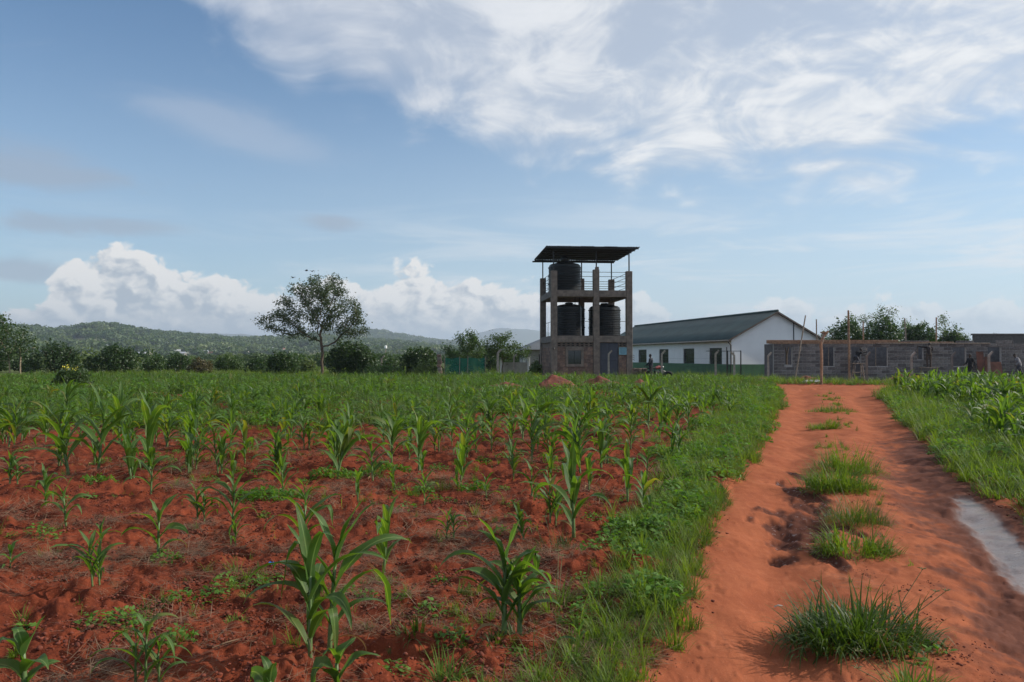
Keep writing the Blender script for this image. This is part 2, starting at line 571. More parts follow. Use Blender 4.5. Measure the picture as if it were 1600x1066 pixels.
def damp_shade_amt(x, y):
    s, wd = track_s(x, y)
    q = np.exp(-((s - 0.98) / 0.20) ** 2) * sstep(26, 9, y) * sstep(3.0, 4.5, y)  # right edge: shadow of the verge painted in together with wet soil
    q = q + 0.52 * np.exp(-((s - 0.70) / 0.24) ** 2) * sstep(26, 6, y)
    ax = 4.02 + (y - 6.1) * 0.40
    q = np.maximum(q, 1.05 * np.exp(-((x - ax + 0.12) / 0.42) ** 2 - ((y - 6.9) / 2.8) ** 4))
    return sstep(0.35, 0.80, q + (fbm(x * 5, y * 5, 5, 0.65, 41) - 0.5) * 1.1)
def height(x, y):
    x, y = np.asarray(x, float), np.asarray(y, float)
    rm = road_mask(x, y)
    k = sstep(-0.18, 0.12, rm)
    r = np.hypot(x, y)
    near = sstep(90, 40, r)
    clod = fbm(x * 3.1, y * 3.1, 3, 0.5, 1)
    crumb = fbm(x * 13, y * 13, 4, 0.6, 2)
    lump = fbm(x * 0.55, y * 0.55, 3, 0.5, 3)
    heap = np.maximum(0, fbm(x * 1.5, y * 2.2, 3, 0.5, 12) - 0.56)
    field = (clod - 0.5) * 0.085 + (crumb - 0.5) * 0.075 + np.abs(fbm(x * 5.3, y * 5.3, 3, 0.55, 15) - 0.5) * -0.16 + (fbm(x * 34, y * 34, 2, 0.5, 16) - 0.5) * 0.014 + (lump - 0.5) * 0.11 + heap * 0.30 + 0.01 * np.sin(y * 8.2 + 2 * lump)
    s, wd = track_s(x, y)
    ruts = -0.075 * (np.exp(-((s - 0.24) / 0.11) ** 2) + np.exp(-((s - 0.76) / 0.11) ** 2))
    road = -0.05 + ruts + (lump - 0.5) * 0.05 + (crumb - 0.5) * (0.004 + 0.020 * np.exp(-((s - 0.5) / 0.14) ** 2)) + (fbm(x * 26, y * 26, 2, 0.5, 6) - 0.5) * 0.006 + np.maximum(0, fbm(x * 19, y * 19, 3, 0.6, 7) - 0.66) * 0.06 - np.maximum(0, fbm(x * 4.2, y * 3.4, 3, 0.55, 17) - 0.60) * 0.06
    mud = mud_amt(x, y)
    groove = np.sin(((x - y * 0.36) * 16 + 3 * fbm(x * 1.2, y * 1.2, 2, 0.5, 9)))
    road = road + mud * ((fbm(x * 9, y * 4, 5, 0.65, 21) - 0.5) * 0.10 + 0.020 * groove - 0.01)
    # tread prints of a tyre pressed into the left wheel way
    for s0, wdt in ((0.335, 0.020), (0.395, 0.016), (0.72, 0.018)):
        band = np.exp(-((s - s0 + 0.008 * np.sin(y * 1.3)) / wdt) ** 4)
        fade = sstep(0.45, 0.6, fbm(x * 0.9 + 4, y * 0.7, 3, 0.5, 66))
        road = road - band * fade * (0.006 + 0.010 * (np.sin((y * 0.95 + x * 0.6 * np.sign(s - s0)) * 95) > 0.1)) * sstep(16, 9, y)
    silt = silt_amt(x, y)
    damp_shade = damp_shade_amt(x, y)
    road = road - silt * 0.02 + damp_shade * (1 - silt) * (fbm(x * 9, y * 9, 4, 0.65, 51) - 0.5) * 0.07
    road = np.where(cross_mask(x, y) > track_mask(x, y), -0.05 + (lump - 0.5) * 0.06 + (fbm(x * 4, y * 2.2, 4, 0.6, 22) - 0.5) * 0.07, road)
    return (field * (1 - k) + road * k) * near
def hz(x, y):
    return float(height(np.array([x]), np.array([y]))[0])

def polar_ground():
    front = np.linspace(R(-44), R(44), 640)
    back = np.linspace(R(44), R(360 - 44), 90)[1:-1]
    ang_ = np.concatenate([front, back])                 # azimuth from the view direction, clockwise
    rad = [0.35]
    while rad[-1] < 70: rad.append(rad[-1] + max(0.0068 * rad[-1], 0.012))
    while rad[-1] < 12000: rad.append(rad[-1] * 1.07)
    rad = np.array(rad)
    A_, R_ = np.meshgrid(ang_, rad)
    x, y = R_ * np.sin(A_), R_ * np.cos(A_)
    z = height(x.ravel(), y.ravel())
    v = np.stack([x.ravel(), y.ravel(), z], 1)
    na, nr = len(ang_), len(rad)
    i = np.arange(nr - 1)[:, None] * na
    j = np.arange(na)[None, :]
    j2 = (j + 1) % na
    f = np.stack([(i + j), (i + j2), (i + na + j2), (i + na + j)], -1).reshape(-1, 4)[:, ::-1]
    c_ = len(v)
    v = np.vstack([v, [[0, 0, z[:na].mean()]]])
    cen = v[f].mean(1)
    tm, cm = track_mask(cen[:, 0], cen[:, 1]), cross_mask(cen[:, 0], cen[:, 1])
    return v, f, tm, cm, na, c_
gv, gf, tm, cm, na_, gc = polar_ground()

def ground_mat(name, kind):
    m, t, out = new_mat(name)
    tc_ = t.n('ShaderNodeTexCoord')
    P_ = tc_.outputs['Object']
    n1 = t.noise(P_, 0.9, 6, 0.6)
    n2 = t.noise(P_, 7.0, 8, 0.70)
    n3 = t.noise(P_, 55.0, 5, 0.65)
    p = t.n('ShaderNodeBsdfPrincipled')
    p.inputs['Specular IOR Level'].default_value = 0.06
    rough = 0.95
    b = t.n('ShaderNodeBump')
    if kind == 'field':
        f = t.m('ADD', t.mul(n1, 0.5), t.mul(n2, 0.5))
        cc = t.mix(t.step(0.36, 0.62, f), (0.075, 0.018, 0.010), (0.215, 0.049, 0.022))
        cc = t.mix(t.mul(t.step(0.52, 0.68, n3), 0.5), cc, (0.29, 0.080, 0.040))
        cc = t.mix(t.mul(t.step(0.60, 0.72, t.noise(P_, 3.2, 5, 0.6)), 0.35), cc, (0.16, 0.085, 0.045))      # rotting straw in the soil
        vl = t.n('ShaderNodeVectorMath', operation='LENGTH')
        t.t.links.new(P_, vl.inputs[0])
        far = t.step(45.0, 75.0, vl.outputs['Value'])
        wild = t.mix(t.step(0.35, 0.65, t.noise(P_, 0.03, 6, 0.6)), (0.045, 0.075, 0.022), (0.12, 0.13, 0.05))
        cc = t.mix(far, cc, wild)
        ed = t.n('ShaderNodeAttribute', attribute_name='trodden').outputs['Fac']
        cc = t.mix(ed, cc, t.mix(n2, (0.24, 0.070, 0.035), (0.34, 0.108, 0.053)))
        b.inputs['Strength'].default_value = 0.75
        b.inputs['Distance'].default_value = 0.02
        t.t.links.new(t.add(t.mul(n2, 0.7), t.mul(n3, 0.5)), b.inputs['Height'])
    else:
        f = t.m('ADD', t.mul(n1, 0.6), t.mul(n2, 0.4))
        cc = t.mix(t.step(0.35, 0.65, f), (0.275, 0.080, 0.037), (0.390, 0.125, 0.058))
        cc = t.mix(t.mul(t.step(0.55, 0.68, n3), 0.35), cc, (0.22, 0.064, 0.034))
        n4 = t.noise(P_, 140.0, 3, 0.7)
        cc = t.mix(t.mul(t.step(0.50, 0.70, n4), 0.45), cc, (0.175, 0.055, 0.030))
        cc = t.mix(t.mul(t.step(0.60, 0.72, t.noise(P_, 95.0, 2, 0.6)), 0.5), cc, (0.50, 0.20, 0.115))
        # drier and damper streaks drawn out along the wheels' way
        rot_ = t.n('ShaderNodeMapping')
        rot_.inputs['Rotation'].default_value = (0, 0, R(20) if kind == 'track' else R(90))
        rot_.inputs['Scale'].default_value = (1.0, 0.16, 1.0)
        t.t.links.new(P_, rot_.inputs['Vector'])
        stk = t.noise(rot_.outputs[0], 5.5, 6, 0.65)
        cc = t.mix(t.mul(t.step(0.42, 0.66, stk), 0.45), cc, (0.225, 0.064, 0.031))
        stk2 = t.noise(rot_.outputs[0], 22.0, 4, 0.6)
        cc = t.mix(t.mul(t.step(0.55, 0.75, stk2), 0.35), cc, (0.46, 0.165, 0.088))
        if kind == 'track':
            at = {k: t.n('ShaderNodeAttribute', attribute_name=k).outputs['Fac'] for k in ('mud', 'silt', 'damp_shade')}
            cc = t.mix(t.mul(at['damp_shade'], 0.80), cc, (0.075, 0.029, 0.020))  # wet soil and painted verge shade darken the track colour
            cc = t.mix(t.mul(at['mud'], 0.85), cc, (0.048, 0.019, 0.014))
            cc = t.mix(t.mul(at['silt'], t.m('MULTIPLY_ADD', n2, 0.5, 0.5)), cc, (0.25, 0.20, 0.18))
            cc = t.mix(t.mul(at['silt'], t.mul(t.step(0.52, 0.66, n3), 0.65)), cc, (0.085, 0.055, 0.045))
            glint = t.step(0.56, 0.66, t.noise(P_, 16.0, 5, 0.65))
            wet = t.m('MAXIMUM', t.mul(at['mud'], t.m('MULTIPLY_ADD', glint, 0.55, 0.06)), t.m('MAXIMUM', t.mul(at['silt'], 0.66), t.mul(at['damp_shade'], 0.12)))
            rough = t.sub(0.97, t.mul(wet, t.m('MULTIPLY_ADD', n2, 0.5, 0.75)))
            t.put(p.inputs['Specular IOR Level'], t.m('MULTIPLY_ADD', wet, 0.5, 0.04))
        b.inputs['Strength'].default_value = 0.50
        b.inputs['Distance'].default_value = 0.009
        t.t.links.new(t.add(t.add(t.mul(n2, 0.6), t.mul(n3, 0.6)), t.mul(stk2, 0.4)), b.inputs['Height'])
    t.t.links.new(cc, p.inputs['Base Color'])
    t.put(p.inputs['Roughness'], rough)
    t.t.links.new(b.outputs[0], p.inputs['Normal'])
    t.t.links.new(p.outputs[0], out.inputs['Surface'])
    return m

def sub_ground(name, sel, mat, attrs=False, cap=False, **kw):
    f = gf[sel]
    used = np.unique(f)
    remap = np.full(len(gv), -1)
    remap[used] = np.arange(len(used))
    v = gv[used]
    me = mesh_np(name, v, remap[f], mat, True)
    if attrs:
        for k, fn in (('mud', mud_amt), ('silt', silt_amt), ('damp_shade', damp_shade_amt)) if attrs is True else (('trodden', lambda x, y: sstep(-0.30, -0.02, road_mask(x, y))),):
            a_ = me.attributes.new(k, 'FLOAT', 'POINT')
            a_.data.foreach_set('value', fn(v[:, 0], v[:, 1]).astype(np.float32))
    return link(name, me, **kw)
is_t = (tm >= 0) & (tm >= cm)
is_c = (cm >= 0) & ~is_t
sub_ground('field_ground', ~(is_t | is_c), ground_mat('red_soil', 'field'), attrs='field', label='tilled red soil of the maize field running out to the plain', cat='ground', kind='structure')
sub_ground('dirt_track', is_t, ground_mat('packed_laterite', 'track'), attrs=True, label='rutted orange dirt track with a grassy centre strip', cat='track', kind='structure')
sub_ground('dirt_road', is_c, ground_mat('road_laterite', 'road'), label='red dirt road crossing before the block wall', cat='road', kind='structure')

# ---------------------------------------------------------------- hills
def hill(name, pix, r0, rp, r1, mat, seed, rough, label, nx=260, nr=60, lower=1.3):
    """A ridge: its crest profile by azimuth at distance rp, falling away to the plain before and behind."""
    pts = sorted((math.atan2(px - 800, FPX), (HORIZON - py) / FPX * math.cos(math.atan2(px - 800, FPX))) for px, py in pix)
    a = np.linspace(pts[0][0], pts[-1][0], nx)
    cr = np.interp(a, [p[0] for p in pts], [p[1] for p in pts])
    cr = np.convolve(np.pad(cr, 4, mode='edge'), np.ones(9) / 9, mode='valid')
    cr = np.maximum(cr, 0)
    rr = np.linspace(r0, r1, nr)
    A_, Q = np.meshgrid(a, rr)
    Cc = np.tile(cr, (nr, 1))
    prof = np.where(Q < rp, sstep(r0, rp, Q) ** lower, sstep(r1, rp, Q))
    x, y = Q * np.sin(A_), Q * np.cos(A_)
    hh = Cc * rp * prof
    hh = hh * (1 + (fbm(x / 260 + seed, y / 260, 5, 0.55, seed) - 0.5) * rough) + (fbm(x / 60, y / 60, 3, 0.5, seed + 3) - 0.5) * hh.max() * 0.06 * prof - 0.6
    v = np.stack([x.ravel(), y.ravel(), hh.ravel()], 1)
    i = np.arange(nr - 1)[:, None] * nx
    j = np.arange(nx - 1)[None, :]
    f = np.stack([i + j, i + j + 1, i + nx + j + 1, i + nx + j], -1).reshape(-1, 4)[:, ::-1]
    o = link(name, mesh_np(name, v, f, mat, True), label=label, cat='hill', kind='structure')
    def sample(az_, r_):
        aa = np.clip((az_ - a[0]) / (a[-1] - a[0]) * (nx - 1), 0, nx - 1.001)
        qq = np.clip((r_ - r0) / (r1 - r0) * (nr - 1), 0, nr - 1.001)
        H = hh
        ia, iq = aa.astype(int), qq.astype(int)
        fa, fq = aa - ia, qq - iq
        return (H[iq, ia] * (1 - fa) + H[iq, ia + 1] * fa) * (1 - fq) + (H[iq + 1, ia] * (1 - fa) + H[iq + 1, ia + 1] * fa) * fq
    return sample, a
m_hill = simple('hill_ground', (0.13, 0.14, 0.055), 0.95, 0.45, 0.012)
m_far = simple('mountain_ground', (0.07, 0.09, 0.05), 0.95, 0.4, 0.002)
H1 = [(-420, 540), (-300, 520), (-120, 510), (0, 516), (40, 516), (70, 519), (110, 519), (138, 513), (158, 509), (178, 513), (210, 517), (240, 523), (270, 526), (310, 529), (350, 532), (392, 534), (430, 532), (470, 529), (510, 530), (560, 536), (620, 538), (700, 548), (800, 557)]
hA, aA = hill('green_hill', H1, 800, 1900, 2900, m_hill, 4, 0.22, 'bushy green hill rising behind the village on the plain', lower=0.8)
H2 = [(380, 552), (440, 538), (480, 526), (520, 519), (560, 515), (585, 517), (610, 522), (640, 530), (680, 535), (720, 540), (780, 548), (860, 557)]
hB, aB = hill('blue_hill', H2, 2200, 3200, 4300, m_hill, 14, 0.18, 'blue green wooded hill behind the lone tree')
H3 = [(660, 550), (690, 536), (715, 528), (740, 521), (765, 517), (783, 512), (800, 514), (830, 515), (860, 519), (900, 528), (960, 542), (1040, 557)]
hill('pale_mountain', H3, 5600, 7400, 9000, m_far, 24, 0.10, 'pale blue mountain fading into the haze beside the tower', 120, 40)
H4 = [(160, 545), (230, 530), (270, 521), (310, 519), (350, 521), (400, 524), (450, 530), (560, 548)]
hill('hazy_ridge', H4, 5600, 7000, 8400, m_far, 34, 0.10, 'low hazy blue ridge showing behind the green hill', 100, 30)
H5 = [(1180, 556), (1300, 549), (1420, 546), (1520, 545), (1640, 543), (1800, 546), (2000, 552)]
hill('low_rise', H5, 900, 1500, 2200, m_hill, 44, 0.2, 'low bushy rise behind the block building', 120, 40)

# ---------------------------------------------------------------- scatter of what nobody could count
def proto_coll(name, meshes):
    cl = bpy.data.collections.new(name)
    for i, me in enumerate(meshes):
        o = bpy.data.objects.new('%s_%02d' % (name, i), me)
        cl.objects.link(o)
    return cl

def scatter(name, cl, pts, rots, scl, idx, label, cat):
    n = len(pts)
    me = bpy.data.meshes.new(name)
    me.vertices.add(n)
    me.vertices.foreach_set('co', np.asarray(pts, np.float32).ravel())
    a = me.attributes.new('rot', 'FLOAT_VECTOR', 'POINT'); a.data.foreach_set('vector', np.asarray(rots, np.float32).ravel())
    a = me.attributes.new('scl', 'FLOAT', 'POINT'); a.data.foreach_set('value', np.asarray(scl, np.float32).ravel())
    a = me.attributes.new('idx', 'INT', 'POINT'); a.data.foreach_set('value', np.asarray(idx, np.int32).ravel())
    o = link(name, me, label=label, cat=cat, kind='stuff')
    ng = bpy.data.node_groups.new(name, 'GeometryNodeTree')
    ng.interface.new_socket('Geometry', in_out='INPUT', socket_type='NodeSocketGeometry')
    ng.interface.new_socket('Geometry', in_out='OUTPUT', socket_type='NodeSocketGeometry')
    gi, go = ng.nodes.new('NodeGroupInput'), ng.nodes.new('NodeGroupOutput')
    iop = ng.nodes.new('GeometryNodeInstanceOnPoints')
    ci = ng.nodes.new('GeometryNodeCollectionInfo')
    ci.inputs['Collection'].default_value = cl
    ci.inputs['Separate Children'].default_value = True
    ci.inputs['Reset Children'].default_value = True
    def attr(nm, typ):
        nd = ng.nodes.new('GeometryNodeInputNamedAttribute')
        nd.data_type = typ
        nd.inputs['Name'].default_value = nm
        return nd.outputs['Attribute']
    L = ng.links.new
    L(gi.outputs[0], iop.inputs['Points'])
    L(ci.outputs[0], iop.inputs['Instance'])
    iop.inputs['Pick Instance'].default_value = True
    L(attr('idx', 'INT'), iop.inputs['Instance Index'])
    L(attr('rot', 'FLOAT_VECTOR'), iop.inputs['Rotation'])
    L(attr('scl', 'FLOAT'), iop.inputs['Scale'])
    L(iop.outputs[0], go.inputs[0])
    md = o.modifiers.new('scatter', 'NODES')
    md.node_group = ng
    return o

# ---------------------------------------------------------------- foliage pieces
def leaf_cloud(rng, cen, size, aspect=0.55, up=0.0, droop=0.0):
    """A bent four-sided leaf at every point of cen, (n,3); two triangles each."""
    n = len(cen)
    d = rng.normal(size=(n, 3)); d[:, 2] = d[:, 2] * 0.7 - droop
    d /= np.linalg.norm(d, axis=1, keepdims=True)
    q = rng.normal(size=(n, 3)); q[:, 2] += up
    sd = np.cross(d, q); sd /= np.linalg.norm(sd, axis=1, keepdims=True) + 1e-9
    nn = np.cross(sd, d)
    s = (size * rng.uniform(0.6, 1.35, n))[:, None]
    a = cen - d * s * 0.5
    b = cen + sd * s * aspect * 0.5 - nn * s * 0.08
    c_ = cen + d * s * 0.5
    e = cen - sd * s * aspect * 0.5 - nn * s * 0.08
    v = np.stack([a, b, c_, e], 1).reshape(-1, 3)
    f = np.arange(n * 4).reshape(-1, 4)
    return v, f

def lobes_points(rng, lobes, n, shell=0.55, clump=0.0):
    """Points in a union of ellipsoids (x,y,z,rx,ry,rz), thicker towards their outer skin, gathered in twig-end clumps."""
    w_ = np.array([l[3] * l[4] * l[5] for l in lobes]) ** (2 / 3)
    w_ /= w_.sum()
    k = rng.choice(len(lobes), n, p=w_)
    L_ = np.array(lobes)[k]
    d = rng.normal(size=(n, 3)); d /= np.linalg.norm(d, axis=1, keepdims=True)
    r = rng.uniform(0, 1, n) ** (1 / 3.0)
    r = shell + (1 - shell) * r
    lum = 1 + 0.28 * (fbm(d[:, 0] * 2.6 + k * 7.1 + 20, d[:, 2] * 2.6 + d[:, 1] * 2.1 + 20, 3, 0.5, 3) - 0.5) * 2
    p = L_[:, :3] + d * L_[:, 3:] * (r * lum)[:, None]
    if clump:
        m_ = max(8, n // 14)
        cc = p[rng.integers(0, n, m_)]
        k2 = rng.integers(0, m_, n)
        p = cc[k2] + rng.normal(size=(n, 3)) * clump
    return p

m_hilltree = leafy('hill_tree_leaves', (0.030, 0.062, 0.018), (0.105, 0.150, 0.045), 0.15, 0.7)
m_bush = leafy('bush_leaves', (0.022, 0.048, 0.012), (0.075, 0.125, 0.028), 0.28, 0.5)
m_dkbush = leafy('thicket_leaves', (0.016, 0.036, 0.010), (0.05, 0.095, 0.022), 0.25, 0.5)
m_paleb = leafy('pale_scrub_leaves', (0.055, 0.085, 0.025), (0.13, 0.17, 0.05), 0.28, 0.6)
m_bark = simple('bark', (0.13, 0.095, 0.065), 0.95, 0.5, 9.0, 0.6, 30.0)
m_pbark = simple('pale_bark', (0.34, 0.26, 0.17), 0.9, 0.5, 6.0, 0.5, 25.0)

def far_clumps():
    out_ = []
    for s in range(6):
        rng = np.random.default_rng(100 + s)
        lob = [(rng.normal() * 0.35, rng.normal() * 0.35, 0.45 + rng.uniform(0, 0.35), rng.uniform(0.4, 0.7), rng.uniform(0.4, 0.7), rng.uniform(0.3, 0.5)) for _ in range(4)]
        v, f = leaf_cloud(rng, lobes_points(rng, lob, 130, 0.6), 0.34, 0.8)
        out_.append(mesh_np('far_tree', v, f, [m_hilltree, m_bush, m_paleb][s % 3] if s < 5 else m_hilltree))
    return proto_coll('far_trees', out_)
FAR = far_clumps()
def scrub_clumps():
    out_ = []
    for s in range(5):
        rng = np.random.default_rng(140 + s)
        lob = [(rng.normal() * 0.4, rng.normal() * 0.4, 0.35 + rng.uniform(0, 0.3), rng.uniform(0.3, 0.6), rng.uniform(0.3, 0.6), rng.uniform(0.25, 0.4)) for _ in range(5)]
        v, f = leaf_cloud(rng, lobes_points(rng, lob, 900, 0.55), 0.12, 0.7)
        out_.append(mesh_np('scrub', v, f, [m_dkbush, m_bush, m_paleb, m_bush, m_hilltree][s]))
    return proto_coll('scrub_bushes', out_)
SCRUB = scrub_clumps()
def far_wood(name, sampler, azs, r0, r1, n, size, seed, label, flat=False):
    rng = np.random.default_rng(seed)
    a = rng.uniform(azs[0], azs[1], n)
    r = np.sqrt(rng.uniform(r0 ** 2, r1 ** 2, n))
    dens = fbm(a * 60, r / 70, 4, 0.55, seed)
    keep = (dens > rng.uniform(0.25, 0.62, n)) & ((r > 1150) | (r < 640) | (rng.uniform(0, 1, n) < 0.35))
    a, r = a[keep], r[keep]
    z = sampler(a, r) if not flat else np.zeros(len(a))
    ok = z > -0.4 if not flat else z > -1
    a, r, z = a[ok], r[ok], z[ok]
    n = len(a)
    pts = np.stack([r * np.sin(a), r * np.cos(a), z - 0.3], 1)
    rot = np.stack([np.zeros(n), np.zeros(n), rng.uniform(0, 6.28, n)], 1)
    scatter(name, SCRUB if flat else FAR, pts, rot, size * rng.uniform(0.5, 1.25, n) ** 1.3, rng.integers(0, 5, n), label, 'woodland')
far_wood('hill_woodland', hA, (R(-44), R(-2)), 820, 2250, 11000, 8.5, 5, 'scrubby trees covering the green hill')
far_wood('blue_hill_woodland', hB, (R(-20), R(2)), 2200, 3500, 3500, 13.0, 6, 'woodland covering the blue green hill')
far_wood('plain_scrub', None, (R(-44), R(3)), 100, 830, 3000, 2.4, 7, 'scrub and small trees spread over the plain below the hills', True)
far_wood('rear_scrub', None, (R(3), R(44)), 110, 900, 1500, 3.2, 8, 'scrub on the plain behind the buildings', True)

# the air: thin even haze over the whole land, sky and clouds outside it
hm, ht, ho = new_mat('air_haze')
pv = ht.n('ShaderNodeVolumePrincipled')
pv.inputs['Color'].default_value = (0.74, 0.86, 1.0, 1)
pv.inputs['Density'].default_value = 0.00017
pv.inputs['Anisotropy'].default_value = 0.2
ht.t.links.new(pv.outputs[0], ho.inputs['Volume'])
hb = MB().box((-13000, -13000, -2.0), (13000, 13000, 300.0))
hb.build('haze', hm, label='thin pale haze filling the air over the land', cat='haze', kind='stuff')

# ================================================================ BUILDINGS
rnd = random.Random(11)
m_conc = simple('raw_concrete', (0.225, 0.180, 0.145), 0.92, 0.35, 3.0, 0.35, 40.0, stain=0.55)
m_conc_d = simple('weathered_concrete', (0.19, 0.165, 0.145), 0.92, 0.35, 3.0, 0.35, 40.0, stain=0.6)
m_stone = [simple('cut_stone', c_, 0.92, 0.35, 7.0, 0.6, 30.0) for c_ in ((0.235, 0.150, 0.110), (0.195, 0.128, 0.098), (0.27, 0.178, 0.132), (0.17, 0.115, 0.092))]
m_mortar = simple('mortar', (0.20, 0.155, 0.125), 0.95, 0.3, 8.0, 0.4, 50.0)
m_steel = simple('dark_painted_steel', (0.010, 0.010, 0.010), 0.5, 0.3, 8.0)
m_sheet = simple('weathered_roof_sheet', (0.024, 0.019, 0.018), 0.55, 0.4, 2.0, metal=0.3)
m_tank = simple('black_polythene', (0.007, 0.008, 0.009), 0.40, 0.3, 2.0)
m_door = simple('blue_grey_door_paint', (0.058, 0.062, 0.082), 0.55, 0.25, 2.0, stain=0.3)
m_white = simple('white_wall_paint', (0.88, 0.87, 0.86), 0.85, 0.04, 1.2, 0.1, 60.0, stain=0.06)
m_green = simple('green_dado_paint', (0.060, 0.155, 0.070), 0.7, 0.2, 1.5, stain=0.45)
m_groof = simple('green_roof_sheet', (0.034, 0.064, 0.058), 0.62, 0.28, 0.8, metal=0.0)
m_timber = simple('raw_timber', (0.34, 0.20, 0.12), 0.9, 0.4, 9.0, 0.4, 40.0)
m_timber_g = simple('grey_timber', (0.30, 0.235, 0.18), 0.92, 0.4, 9.0, 0.4, 40.0)
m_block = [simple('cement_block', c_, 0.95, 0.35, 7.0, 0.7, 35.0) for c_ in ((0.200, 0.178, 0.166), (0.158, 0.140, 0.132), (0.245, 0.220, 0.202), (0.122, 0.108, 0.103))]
m_bmortar = simple('block_mortar', (0.42, 0.39, 0.365), 0.95, 0.25, 8.0, 0.4, 50.0)
m_post = simple('cast_concrete_post', (0.36, 0.30, 0.245), 0.92, 0.35, 5.0, 0.4, 45.0, stain=0.4)
m_brown = simple('brown_fascia', (0.115, 0.082, 0.065), 0.7, 0.3, 3.0)
def glass_mat(name, col):
    m, t, out = new_mat(name)
    p = t.n('ShaderNodeBsdfPrincipled')
    p.inputs['Base Color'].default_value = (*col, 1)
    p.inputs['Roughness'].default_value = 0.06
    p.inputs['Specular IOR Level'].default_value = 0.9
    t.t.links.new(p.outputs[0], out.inputs['Surface'])
    return m
m_glass = glass_mat('window_glass', (0.02, 0.028, 0.03))

def corrugated(p00, p10, p01, p11, pitch, amp, thick, mat, name, parent, rows=2):
    """Sheet between four corners, waves running along p00 -> p01."""
    a, b, c_, d = (Vector(p) for p in (p00, p10, p01, p11))
    wid = (b - a).length
    n = max(4, int(wid / pitch * 6))
    nrm_ = (b - a).cross(c_ - a).normalized()
    vs, fs = [], []
    for side in (0, 1):
        for j in range(rows + 1):
            v_ = j / rows
            for i in range(n + 1):
                u = i / n
                p = (a * (1 - u) + b * u) * (1 - v_) + (c_ * (1 - u) + d * u) * v_
                vs.append(p + nrm_ * (amp * math.sin(u * wid / pitch * 2 * math.pi) - side * thick))
    k = (n + 1) * (rows + 1)
    for j in range(rows):
        for i in range(n):
            q = (j * (n + 1) + i, j * (n + 1) + i + 1, (j + 1) * (n + 1) + i + 1, (j + 1) * (n + 1) + i)
            fs.append(q)
            fs.append(tuple(x + k for x in q[::-1]))
    for i in range(n):
        fs.append((i + k, i + 1 + k, i + 1, i))
        q0 = rows * (n + 1) + i
        fs.append((q0, q0 + 1, q0 + 1 + k, q0 + k))
    for j in range(rows):
        q0 = j * (n + 1)
        fs.append((q0, q0 + n + 1, q0 + n + 1 + k, q0 + k))
        q0 += n
        fs.append((q0 + k, q0 + n + 1 + k, q0 + n + 1, q0))
    mb = MB(); mb.add(vs, fs)
    return mb.build(name, mat, parent, smooth=True)

_bank = {}
def block_mesh(lx, ly, lz, mats, seed, name):
    key = (round(lx, 3), round(ly, 3), round(lz, 3), seed, name)
    if key not in _bank:
        rr = random.Random(seed * 7 + int(lx * 1000))
        mb = MB().bbox((0, 0, 0), (lx, ly, lz), 0.010, 0.006, rr)
        _bank[key] = mb.mesh(name, mats[seed % len(mats)])
    return _bank[key]

def courses(parent, name, x0, x1, z0, z1, yf, dep, bl, bh, gap, mats, holes=(), rnd_=rnd, axis='x', proud=0.012):
    """Lay blocks in running bond on a wall face. Pieces are cut back at openings."""
    k, z = 0, z0
    while z < z1 - 0.05:
        h = min(bh, z1 - z) - gap
        x = x0 - (bl * 0.5 if k % 2 else 0.0)
        while x < x1 - 0.03:
            a, b = max(x, x0), min(x + bl, x1)
            x += bl
            spans = [(a, b)]
            for (hx0, hx1, hz0, hz1) in holes:
                if z + h > hz0 + 0.04 and z < hz1 - 0.04:
                    spans = [q for (p, r_) in spans for q in ((p, min(r_, hx0)), (max(p, hx1), r_)) if q[1] - q[0] > 0.03]
            for (p, r_) in spans:
                lx = round(r_ - p - gap, 2)
                if lx < 0.04: continue
                sd = rnd_.randint(0, 7)
                o = rnd_.uniform(-0.006, 0.010) + proud
                if axis == 'x':
                    link(name, block_mesh(lx, dep, h, mats, sd, name), parent, loc=(p + gap / 2, yf - o, z + gap / 2))
                else:
                    link(name, block_mesh(lx, dep, h, mats, sd, name), parent, loc=(yf - o, p + lx + gap / 2, z + gap / 2), rot=(0, 0, -math.pi / 2))
        z += bh
        k += 1

def wall_with_holes(mb, x0, x1, z0, z1, y0, y1, holes):
    """Solid slab in the xz plane, left open at the holes."""
    xs = sorted({x0, x1, *[min(max(h[0], x0), x1) for h in holes], *[min(max(h[1], x0), x1) for h in holes]})
    for a, b in zip(xs, xs[1:]):
        if b - a < 1e-4: continue
        zs = [(z0, z1)]
        for h in holes:
            if h[0] < (a + b) / 2 < h[1]:
                zs = [q for (p, r_) in zs for q in ((p, min(r_, h[2])), (max(p, h[3]), r_)) if q[1] - q[0] > 1e-4]
        for p, r_ in zs:
            mb.box((a, y0, p), (b, y1, r_))

